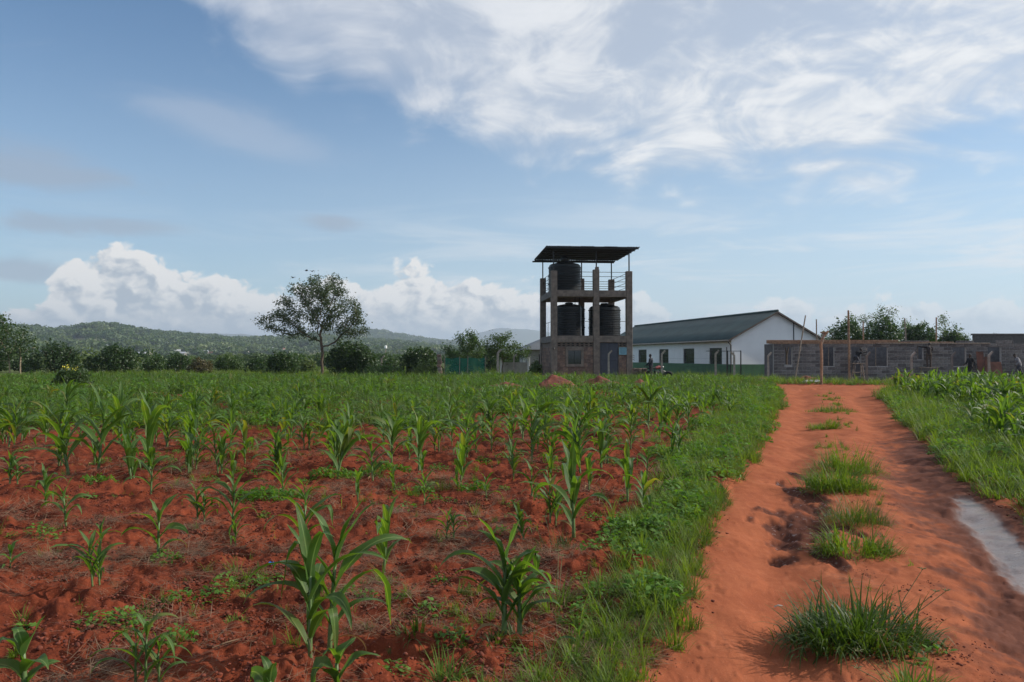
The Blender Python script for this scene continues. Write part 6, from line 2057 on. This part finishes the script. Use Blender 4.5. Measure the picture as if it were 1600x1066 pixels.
# ================================================================ PEOPLE
m_skin = simple('dark_skin', (0.060, 0.035, 0.024), 0.55, 0.15, 6.0)
m_hair = simple('black_hair', (0.012, 0.010, 0.010), 0.8, 0.2)
m_shoe = simple('dusty_shoe', (0.07, 0.045, 0.035), 0.8, 0.3)
def cloth(name, c_): return simple(name, c_, 0.9, 0.25, 5.0, 0.3, 30.0)

def capsule(mb, a, b, ra, rb, n=10):
    """Closed tapering limb between two joints with rounded ends."""
    a, b = Vector(a), Vector(b)
    d = (b - a)
    L = d.length
    d = d / L if L > 1e-6 else Vector((0, 0, 1))
    pts, rr = [], []
    for k in (-1.0, -0.75, -0.35): pts.append(a + d * ra * k); rr.append(max(ra * math.sqrt(max(1 - k * k, 0.0)), 0.002))
    pts += [a, b]; rr += [ra, rb]
    for k in (0.35, 0.75, 1.0): pts.append(b + d * rb * k); rr.append(max(rb * math.sqrt(max(1 - k * k, 0.0)), 0.002))
    mb.tube(pts, rr, n)

def fused(mb, name, mat, parent, voxel):
    """Melt overlapping volumes into one continuous skin."""
    me = mb.mesh(name, mat)
    tmp = bpy.data.objects.new(name, me)
    COL.objects.link(tmp)
    r = tmp.modifiers.new('fuse', 'REMESH'); r.mode = 'VOXEL'; r.voxel_size = voxel; r.use_smooth_shade = True
    s = tmp.modifiers.new('smooth', 'SMOOTH'); s.factor = 0.5; s.iterations = 3
    dg = bpy.context.evaluated_depsgraph_get()
    me2 = bpy.data.meshes.new_from_object(tmp.evaluated_get(dg))
    bpy.data.objects.remove(tmp)
    bpy.data.meshes.remove(me)
    me2.name = name
    if not me2.materials: me2.materials.append(mat)
    return link(name, me2, parent)

STAND = dict(pelvis=(0, 0, 0.93), waist=(0, 0.01, 1.08), chest=(0, 0.0, 1.30), neck=(0, 0.02, 1.47), head=(0, 0.04, 1.62),
             sl=(-0.18, 0, 1.41), sr=(0.18, 0, 1.41), el=(-0.24, -0.02, 1.13), er=(0.24, -0.02, 1.13), wl=(-0.25, 0.06, 0.88), wr=(0.25, 0.06, 0.88),
             hl=(-0.10, 0, 0.90), hr=(0.10, 0, 0.90), kl=(-0.11, 0.02, 0.49), kr=(0.11, 0.02, 0.49), al=(-0.11, -0.02, 0.08), ar=(0.11, -0.02, 0.08))

def hand(mb, e, w_):
    e, w_ = Vector(e), Vector(w_)
    d = (w_ - e).normalized()
    s = d.cross(Vector((0, 0, 1)))
    s = s.normalized() if s.length > 0.1 else Vector((1, 0, 0))
    n = s.cross(d)
    p = w_ + d * 0.05
    capsule(mb, w_, p + d * 0.035, 0.024, 0.032, 8)
    for k, L in ((-1.5, 0.062), (-0.5, 0.078), (0.5, 0.072), (1.5, 0.055)):
        a = p + s * k * 0.018 + d * 0.04
        m_ = a + d * L * 0.55 + n * 0.008
        capsule(mb, a, m_, 0.0095, 0.009, 6)
        capsule(mb, m_, m_ + d * L * 0.4 - n * 0.018, 0.009, 0.008, 6)
    t0 = w_ + s * 0.026 + d * 0.02
    capsule(mb, t0, t0 + s * 0.03 + d * 0.035, 0.012, 0.010, 6)
    capsule(mb, t0 + s * 0.03 + d * 0.035, t0 + s * 0.034 + d * 0.065, 0.010, 0.009, 6)

def person(loc, rz, pose, label, shirt, trousers, scale=1.0, sleeves=True, shorts=False, cap=None):
    J = dict(STAND); J.update(pose)
    V = {k: Vector(v) for k, v in J.items()}
    t = empty('person', loc, rz, label=label, cat='person')
    t.scale = (scale,) * 3
    mb = MB()
    capsule(mb, V['pelvis'], V['waist'], 0.135, 0.120); capsule(mb, V['waist'], V['chest'], 0.120, 0.140); capsule(mb, V['chest'], (V['chest'] * 0.35 + V['neck'] * 0.65), 0.140, 0.08)
    capsule(mb, V['sl'], V['sr'], 0.068, 0.068)
    up = (V['head'] - V['neck']).normalized()
    capsule(mb, V['neck'] - up * 0.05, V['neck'] + up * 0.06, 0.058, 0.052)
    capsule(mb, V['head'] - up * 0.035 + Vector((0, 0.012, 0)), V['head'] + up * 0.045, 0.074, 0.090, 14)
    fwd = Vector((0, 1, 0))
    capsule(mb, V['head'] + fwd * 0.085 - up * 0.01, V['head'] + fwd * 0.10 - up * 0.035, 0.010, 0.017, 6)        # nose
    capsule(mb, V['head'] + fwd * 0.078 - up * 0.065 + Vector((-0.018, 0, 0)), V['head'] + fwd * 0.078 - up * 0.065 + Vector((0.018, 0, 0)), 0.012, 0.012, 6)
    for s in (-1, 1):
        capsule(mb, V['head'] + Vector((s * 0.087, 0, 0.02)), V['head'] + Vector((s * 0.090, 0, -0.025)), 0.014, 0.010, 6)
        h, k, a, e, w_, sh = (V[q + ('l' if s < 0 else 'r')] for q in ('h', 'k', 'a', 'e', 'w', 's'))
        capsule(mb, h, k, 0.088, 0.058); capsule(mb, k, k * 0.65 + a * 0.35, 0.056, 0.056); capsule(mb, k * 0.65 + a * 0.35, a, 0.056, 0.038)
        capsule(mb, sh, e, 0.056, 0.042); capsule(mb, e, w_, 0.041, 0.028)
        hand(mb, e, w_)
        capsule(mb, a + Vector((0, -0.04, -0.03)), a + Vector((0, 0.16, -0.045)), 0.038, 0.032)
    fused(mb, 'body', m_skin, t, 0.013)
    mb = MB()
    capsule(mb, V['pelvis'] + Vector((0, 0, 0.02)), V['waist'], 0.150, 0.140); capsule(mb, V['waist'], V['chest'], 0.140, 0.158); capsule(mb, V['chest'], (V['chest'] * 0.45 + V['neck'] * 0.55), 0.158, 0.09)
    capsule(mb, V['sl'], V['sr'], 0.080, 0.080)
    for s in 'lr':
        sh, e, w_ = V['s' + s], V['e' + s], V['w' + s]
        capsule(mb, sh, e if sleeves else sh * 0.5 + e * 0.5, 0.072, 0.060)
        if sleeves: capsule(mb, e, e * 0.25 + w_ * 0.75, 0.060, 0.046)
    fused(mb, 'shirt', shirt, t, 0.018)
    mb = MB()
    capsule(mb, V['pelvis'] + Vector((0, 0, 0.04)), V['pelvis'] - Vector((0, 0, 0.03)), 0.148, 0.14)
    for s in 'lr':
        h, k, a = V['h' + s], V['k' + s], V['a' + s]
        capsule(mb, h, k, 0.105, 0.080)
        if not shorts: capsule(mb, k, a + Vector((0, 0, 0.05)), 0.078, 0.062)
    fused(mb, 'trousers', trousers, t, 0.018)
    for s in 'lr':
        a = V['a' + s]
        mb = MB(); capsule(mb, a + Vector((0, -0.045, -0.03)), a + Vector((0, 0.17, -0.045)), 0.046, 0.038)
        mb.build('shoe', m_shoe, t, smooth=True)
    mb = MB(); capsule(mb, V['head'] + up * 0.05 - fwd * 0.015, V['head'] + up * 0.062 - fwd * 0.012, 0.088, 0.087, 14)
    mb.build('cap' if cap else 'hair', cap or m_hair, t, smooth=True)
    return t

def on(px, d): return ((px - 800) / FPX * d, d)
x, y = on(1017, 53.4)
person((x, y, 0), R(60), dict(wr=(0.30, 0.30, 0.98), er=(0.27, 0.05, 1.14), wl=(-0.20, 0.30, 0.98), el=(-0.26, 0.04, 1.15)), 'person in dark clothes standing beside the parked motorcycle', cloth('navy_shirt', (0.014, 0.017, 0.026)), cloth('black_trousers', (0.012, 0.012, 0.015)))
# worker in the doorway, bent forward on the trestle, back to the viewer, arms up on the wall head
x, y = on(1337, 52.45)
person((x, y, 0.62), R(-60), dict(chest=(0.05, 0.22, 1.20), neck=(0.07, 0.34, 1.30), head=(0.08, 0.42, 1.42), waist=(0.02, 0.10, 1.05), sl=(-0.12, 0.27, 1.28), sr=(0.24, 0.27, 1.24), el=(-0.14, 0.52, 1.26), er=(0.3, 0.52, 1.3), wl=(-0.1, 0.70, 1.42), wr=(0.25, 0.74, 1.44), kl=(-0.12, 0.05, 0.72), al=(-0.12, -0.14, 0.56), kr=(0.14, 0.12, 0.70), ar=(0.14, -0.05, 0.56)),
       'worker in black stooping on the trestle in the doorway', cloth('black_shirt', (0.010, 0.010, 0.013)), cloth('dark_jeans', (0.055, 0.055, 0.065)), scale=0.98)
# worker up against the wall beside the pole
x, y = on(1451, 52.55)
ledge = empty('scaffold_plank', (x, 52.55, 0), 0, label='narrow plank on two legs under the brown-clad worker', cat='plank')
MB().bbox((-0.6, -0.22, 0.83), (0.6, 0.22, 0.88), 0.008).build('deck', m_timber_g, ledge)
for s in (-0.5, 0.5): MB().tube([(s, 0, -0.1), (s, 0, 0.83)], 0.035, 6).build('leg', m_timber_g, ledge)
person((x, y - 0.02, 0.88), R(-12), dict(chest=(0.04, 0.10, 1.28), neck=(0.07, 0.18, 1.42), head=(0.10, 0.24, 1.55), sl=(-0.12, 0.12, 1.38), sr=(0.22, 0.12, 1.36), el=(-0.36, 0.25, 1.40), er=(0.30, 0.28, 1.18), wl=(-0.56, 0.42, 1.46), wr=(0.24, 0.46, 1.24)),
       'worker in brown clothes reaching over the top of the block wall', cloth('brown_shirt', (0.035, 0.024, 0.022)), cloth('brown_trousers', (0.085, 0.058, 0.045)), scale=0.97)
x, y = on(1516, 51.0)
person((x, y, 0.02), R(105), dict(hl=(-0.1, 0, 0.9), kl=(-0.11, 0.26, 0.52), al=(-0.11, 0.34, 0.10), kr=(0.11, -0.10, 0.50), ar=(0.11, -0.36, 0.14), el=(-0.25, -0.12, 1.14), wl=(-0.24, -0.02, 0.92), er=(0.25, 0.10, 1.12), wr=(0.22, 0.32, 1.02)),
       'person in black mid-stride before the dark wall opening', cloth('charcoal_shirt', (0.013, 0.013, 0.016)), cloth('charcoal_trousers', (0.010, 0.010, 0.012)))
x, y = on(1592, 51.5)
person((x, y, 0.08), R(70), dict(chest=(0, 0.10, 1.28), neck=(0, 0.18, 1.43), head=(0, 0.24, 1.57), sl=(-0.18, 0.12, 1.38), sr=(0.18, 0.12, 1.38), kl=(-0.11, 0.18, 0.52), al=(-0.11, 0.12, 0.10), kr=(0.11, -0.12, 0.50), ar=(0.11, -0.38, 0.16), wl=(-0.24, 0.26, 0.94), el=(-0.25, 0.06, 1.12)),
       'worker in a pale grey shirt stepping at the far end of the wall', cloth('pale_grey_shirt', (0.27, 0.26, 0.27)), cloth('slate_trousers', (0.06, 0.06, 0.07)))

# ================================================================ SMALL THINGS
# parked motorcycle
m_rub = simple('tyre_rubber', (0.015, 0.015, 0.015), 0.85, 0.2)
m_redp = simple('red_tank_paint', (0.20, 0.025, 0.02), 0.4, 0.2)
m_chr = simple('dull_chrome', (0.35, 0.35, 0.36), 0.35, 0.2, metal=0.9)
x, y = on(1025, 53.9)
mc = empty('motorcycle', (x, y, 0), R(28), label='dark motorcycle with a red tank parked before the hall', cat='motorcycle')
for wx in (-0.62, 0.62):
    n1, n2 = 22, 8
    vs = [((0.225 + 0.05 * math.cos(b)) * math.cos(a) + wx, 0.05 * math.sin(b), 0.285 + (0.225 + 0.05 * math.cos(b)) * math.sin(a)) for a in [6.2832 * i / n1 for i in range(n1)] for b in [6.2832 * j / n2 for j in range(n2)]]
    fs = [(i * n2 + j, i * n2 + (j + 1) % n2, ((i + 1) % n1) * n2 + (j + 1) % n2, ((i + 1) % n1) * n2 + j) for i in range(n1) for j in range(n2)]
    whl = MB().add(vs, fs).build('wheel', m_rub, mc, smooth=True)
    rim = MB()
    for k in range(8): rim.tube([(wx, 0, 0.285), (wx + 0.2 * math.cos(k * 0.785), 0, 0.285 + 0.2 * math.sin(k * 0.785))], 0.006, 4)
    rim.tube([(wx, -0.06, 0.285), (wx, 0.06, 0.285)], 0.04, 8)
    rim.build('spokes', m_chr, whl)
MB().tube([(-0.62, 0.06, 0.285), (-0.2, 0.06, 0.34), (-0.1, 0.0, 0.72), (0.42, 0, 0.86), (0.2, 0, 0.36), (-0.2, 0, 0.34)], 0.022, 6).build('frame', m_steel, mc)
MB().tube([(0.62, 0.05, 0.285), (0.42, 0.05, 0.92)], 0.022, 6).tube([(0.62, -0.05, 0.285), (0.42, -0.05, 0.92)], 0.022, 6).build('fork', m_chr, mc)
MB().tube([(0.36, -0.34, 1.02), (0.42, -0.2, 0.99), (0.42, 0.2, 0.99), (0.36, 0.34, 1.02)], 0.015, 6).build('handlebar', m_steel, mc)
mb = MB(); capsule(mb, (-0.02, 0, 0.80), (0.28, 0, 0.86), 0.10, 0.12); mb.build('fuel_tank', m_redp, mc, smooth=True)
MB().bbox((-0.70, -0.12, 0.75), (-0.06, 0.12, 0.84), 0.035).build('seat', m_rub, mc)
MB().bbox((-0.14, -0.11, 0.30), (0.24, 0.11, 0.62), 0.04).build('engine', m_steel, mc)
mb = MB(); capsule(mb, (0.50, 0, 0.86), (0.58, 0, 0.86), 0.07, 0.08); mb.build('headlight', m_chr, mc, smooth=True)
MB().tube([(0.1, -0.13, 0.32), (-0.3, -0.14, 0.28), (-0.75, -0.14, 0.36)], [0.02, 0.035, 0.04], 8).build('exhaust', m_chr, mc)
for wx in (-0.62, 0.62):
    pts = [(wx + 0.31 * math.cos(R(a)), 0, 0.285 + 0.31 * math.sin(R(a))) for a in range(20, 165, 18)]
    MB().tube(pts, 0.045, 5).build('mudguard', m_steel, mc)
MB().tube([(-0.05, 0.08, 0.32), (-0.12, 0.26, 0.0)], 0.012, 5).build('side_stand', m_steel, mc)

# heaps of earth
def mound(px, py, wd, dp, h, seed, label, d=None, mat=None, name='soil_mound'):
    if d is None: x, y = gpt(px, py)
    else: x, y = on(px, d)
    n1, n2 = 40, 26
    a = np.linspace(-1.15, 1.15, n1); b = np.linspace(-1.15, 1.15, n2)
    A_, B_ = np.meshgrid(a, b)
    q = np.clip(1 - np.hypot(A_, B_), 0, 1)
    X, Y = A_ * wd / 2, B_ * dp / 2
    z = h * (q ** 0.9) * (0.6 + 0.8 * fbm(A_ * 2.2 + seed * 3, B_ * 2.2, 3, 0.5, seed)) + (fbm(X * 5, Y * 5 + seed, 4, 0.6, seed + 4) - 0.5) * 0.16 * np.minimum(1, q * 6) - 0.04 + height(x + X, y + Y) * 0.9
    f = (np.arange(n2 - 1)[:, None] * n1 + np.arange(n1 - 1)[None])
    f = np.stack([f, f + 1, f + n1 + 1, f + n1], -1).reshape(-1, 4)
    return link(name, mesh_np(name, np.stack([X.ravel(), Y.ravel(), z.ravel()], 1), f, mat or m_heap, True), loc=(x, y, 0), label=label, cat='soil mound', group='heaps of red soil')
m_heap = simple('loose_red_soil', (0.19, 0.055, 0.034), 0.97, 0.4, 5.0, 0.8, 30.0)
mound(790, 612, 2.8, 1.8, 0.62, 1, 'leftmost red soil heap in the maize before the tower')
mound(868, 611, 3.0, 1.8, 0.70, 2, 'red soil heap in the maize below the tower window')
mound(940, 609, 3.4, 1.8, 0.64, 3, 'wide red soil heap in the maize below the grey door')
mound(1005, 611, 2.4, 1.6, 0.52, 4, 'red soil heap right of the tower foot')
mound(1190, 598, 1.8, 1.0, 0.30, 5, 'low red soil heap at the concrete post left of the track end', d=48.2)
mound(1258, 596, 2.6, 1.4, 0.34, 6, 'red soil heap along the foot of the block wall', d=50.8)
mound(1415, 592, 3.6, 1.8, 0.62, 7, 'long red soil heap behind the corner of the dense maize', d=49.4)
mound(1535, 590, 3.0, 1.4, 0.40, 8, 'dark earth heap below the rusty boards', d=50.6)
# rusty plywood boards against the wall
rbd = empty('rusty_boards', (on(1522, 52.2)[0], 52.2, 0), 0, label='rust-red formwork boards leaning on the block wall', cat='boards')
m_rb = simple('rust_red_board', (0.17, 0.070, 0.046), 0.9, 0.45, 2.0, 0.4, 20.0, stain=0.5)
for i, (a, b, h, tl) in enumerate(((0.30, 0.78, 1.95, 0.30), (0.84, 1.16, 1.6, 0.26), (1.2, 1.95, 1.28, 0.34))):
    M_ = Matrix.Translation((a, 0.3 - tl, 0)) @ Matrix.Rotation(-math.atan2(tl, h), 4, 'X')
    MB().box((0, 0, 0), (b - a, 0.03, h), M_).build('board', m_rb, rbd)
# cement sacks and rubble
m_sack = simple('pale_cement_sack', (0.48, 0.47, 0.44), 0.85, 0.2, 6.0)
for i, (px, d, lab) in enumerate(((1272, 47.6, 'pale cement sack lying by the forked post'), (1262, 48.2, 'second pale sack farther from the forked post'))):
    x, y = on(px, d)
    mb = MB().bbox((-0.34, -0.2, 0.0), (0.34, 0.2, 0.2), 0.09, 0.03, rnd)
    mb.build('cement_sack', m_sack, loc=(x, y, hz(x, y)), rot=(0, 0, rnd.uniform(-0.5, 0.5)), label=lab, cat='sack', group='cement sacks')
rs = empty('stone_stack', (on(998, 54.5)[0], 54.5, 0), R(3), label='rough heap of building stones beside the tower foot', cat='stones')
z = 0.0
for row in range(4):
    xx = -0.55 + row * 0.05
    while xx < 0.55 - row * 0.04:
        l_ = rnd.uniform(0.25, 0.42)
        MB().bbox((xx, -0.18 + rnd.uniform(-0.05, 0.05), z), (xx + l_, 0.18, z + 0.19), 0.025, 0.018, rnd).build('stone', m_stone[rnd.randint(0, 3)], rs)
        xx += l_ + 0.02
    z += 0.195
# old tyre in the grass before the hall
x, y = on(1044, 51.0)
n1, n2 = 24, 8
vs = [((0.27 + 0.09 * math.cos(b)) * math.cos(a), 0.09 * math.sin(b), 0.30 + (0.27 + 0.09 * math.cos(b)) * math.sin(a)) for a in [6.2832 * i / n1 for i in range(n1)] for b in [6.2832 * j / n2 for j in range(n2)]]
fs = [(i * n2 + j, i * n2 + (j + 1) % n2, ((i + 1) % n1) * n2 + (j + 1) % n2, ((i + 1) % n1) * n2 + j) for i in range(n1) for j in range(n2)]
MB().add(vs, fs).build('old_tyre', m_rub, smooth=True, loc=(x, y, 0), label='old dark tyre half hidden in the grass before the hall', cat='tyre')
# scrap of blue plastic on the soil
x, y = gpt(427, 888)
rng_ = np.random.default_rng(3)
n1 = 9
A_, B_ = np.meshgrid(np.linspace(-1, 1, n1), np.linspace(-1, 1, n1))
zz_ = 0.012 + 0.018 * rng_.uniform(0, 1, A_.shape)
f = (np.arange(n1 - 1)[:, None] * n1 + np.arange(n1 - 1)[None]); f = np.stack([f, f + 1, f + n1 + 1, f + n1], -1).reshape(-1, 4)
v = np.stack([(A_ * 0.026 + rng_.normal(0, 0.002, A_.shape)).ravel(), (B_ * 0.022 + rng_.normal(0, 0.002, A_.shape)).ravel(), zz_.ravel()], 1)
me = mesh_np('plastic_scrap', np.vstack([v, v - [0, 0, 0.0015]]), np.vstack([f, f[:, ::-1] + n1 * n1]), simple('blue_plastic', (0.012, 0.16, 0.55), 0.35, 0.2))
link('plastic_scrap', me, loc=(x, y, hz(x, y) + 0.004), label='crumpled scrap of bright blue plastic on the soil', cat='litter')
# sticks
for i, (px, py, L, a, lab) in enumerate(((683, 900, 0.13, 1.1, 'short pale reddish stick on the soil left of the bushy maize'), (640, 956, 0.30, 0.15, 'thin dry stalk lying right of the front pair'), (335, 1008, 0.16, 0.7, 'thin dry stem lying beside the drooping seedlings'), (1207, 921, 0.06, 0.0, 'small white splinter on the track'))):
    x, y = gpt(px, py)
    z = hz(x, y) + 0.012
    MB().tube([(0, 0, 0), (L * 0.5 * math.cos(a), L * 0.5 * math.sin(a) , 0.012), (L * math.cos(a + 0.15), L * math.sin(a + 0.15), 0.006)], [0.004, 0.005, 0.003], 5).build('dry_stick', m_straw if i < 3 else m_sack, loc=(x, y, z), label=lab, cat='stick')
# birds over the lone tree
m_bird = simple('dark_plumage', (0.03, 0.03, 0.035), 0.8, 0.2)
for i, (px, py, d, a) in enumerate(((478, 423, 58, 0.4), (457, 434, 59, -0.5), (487, 424, 61, 1.2))):
    t = empty('bird', wpt(px, py, d), a, label=['bird flying highest beside the lone tree crown', 'lower bird flying left of the lone tree crown', 'bird skimming the top twigs of the lone tree'][i], cat='bird', group='birds over the lone tree')
    mb = MB(); capsule(mb, (-0.06, 0, 0), (0.06, 0, 0.01), 0.030, 0.034, 8); capsule(mb, (0.10, 0, 0.02), (0.115, 0, 0.022), 0.022, 0.020, 8); capsule(mb, (0.13, 0, 0.02), (0.16, 0, 0.015), 0.007, 0.003, 6)
    mb.add([(-0.06, -0.012, 0), (-0.06, 0.012, 0), (-0.18, 0.035, 0.0), (-0.18, -0.035, 0.0), (-0.06, -0.012, 0.012), (-0.06, 0.012, 0.012), (-0.18, 0.035, 0.006), (-0.18, -0.035, 0.006)], [(0, 1, 2, 3), (7, 6, 5, 4), (0, 3, 7, 4), (1, 5, 6, 2), (3, 2, 6, 7)])
    mb.build('body', m_bird, t, smooth=True)
    for s in (-1, 1):
        vs = [(0.06, s * 0.02, 0.02), (-0.05, s * 0.02, 0.02), (0.07, s * 0.16, 0.08), (-0.03, s * 0.15, 0.075), (0.0, s * 0.32, 0.05)]
        vs += [(a_, b_, c_ + 0.006) for a_, b_, c_ in vs]
        MB().add(vs, [(0, 1, 3, 2), (2, 3, 4), (7, 8, 6, 5), (9, 8, 7), (0, 2, 7, 5), (2, 4, 9, 7), (4, 3, 8, 9), (3, 1, 6, 8)]).build('wing', m_bird, t)
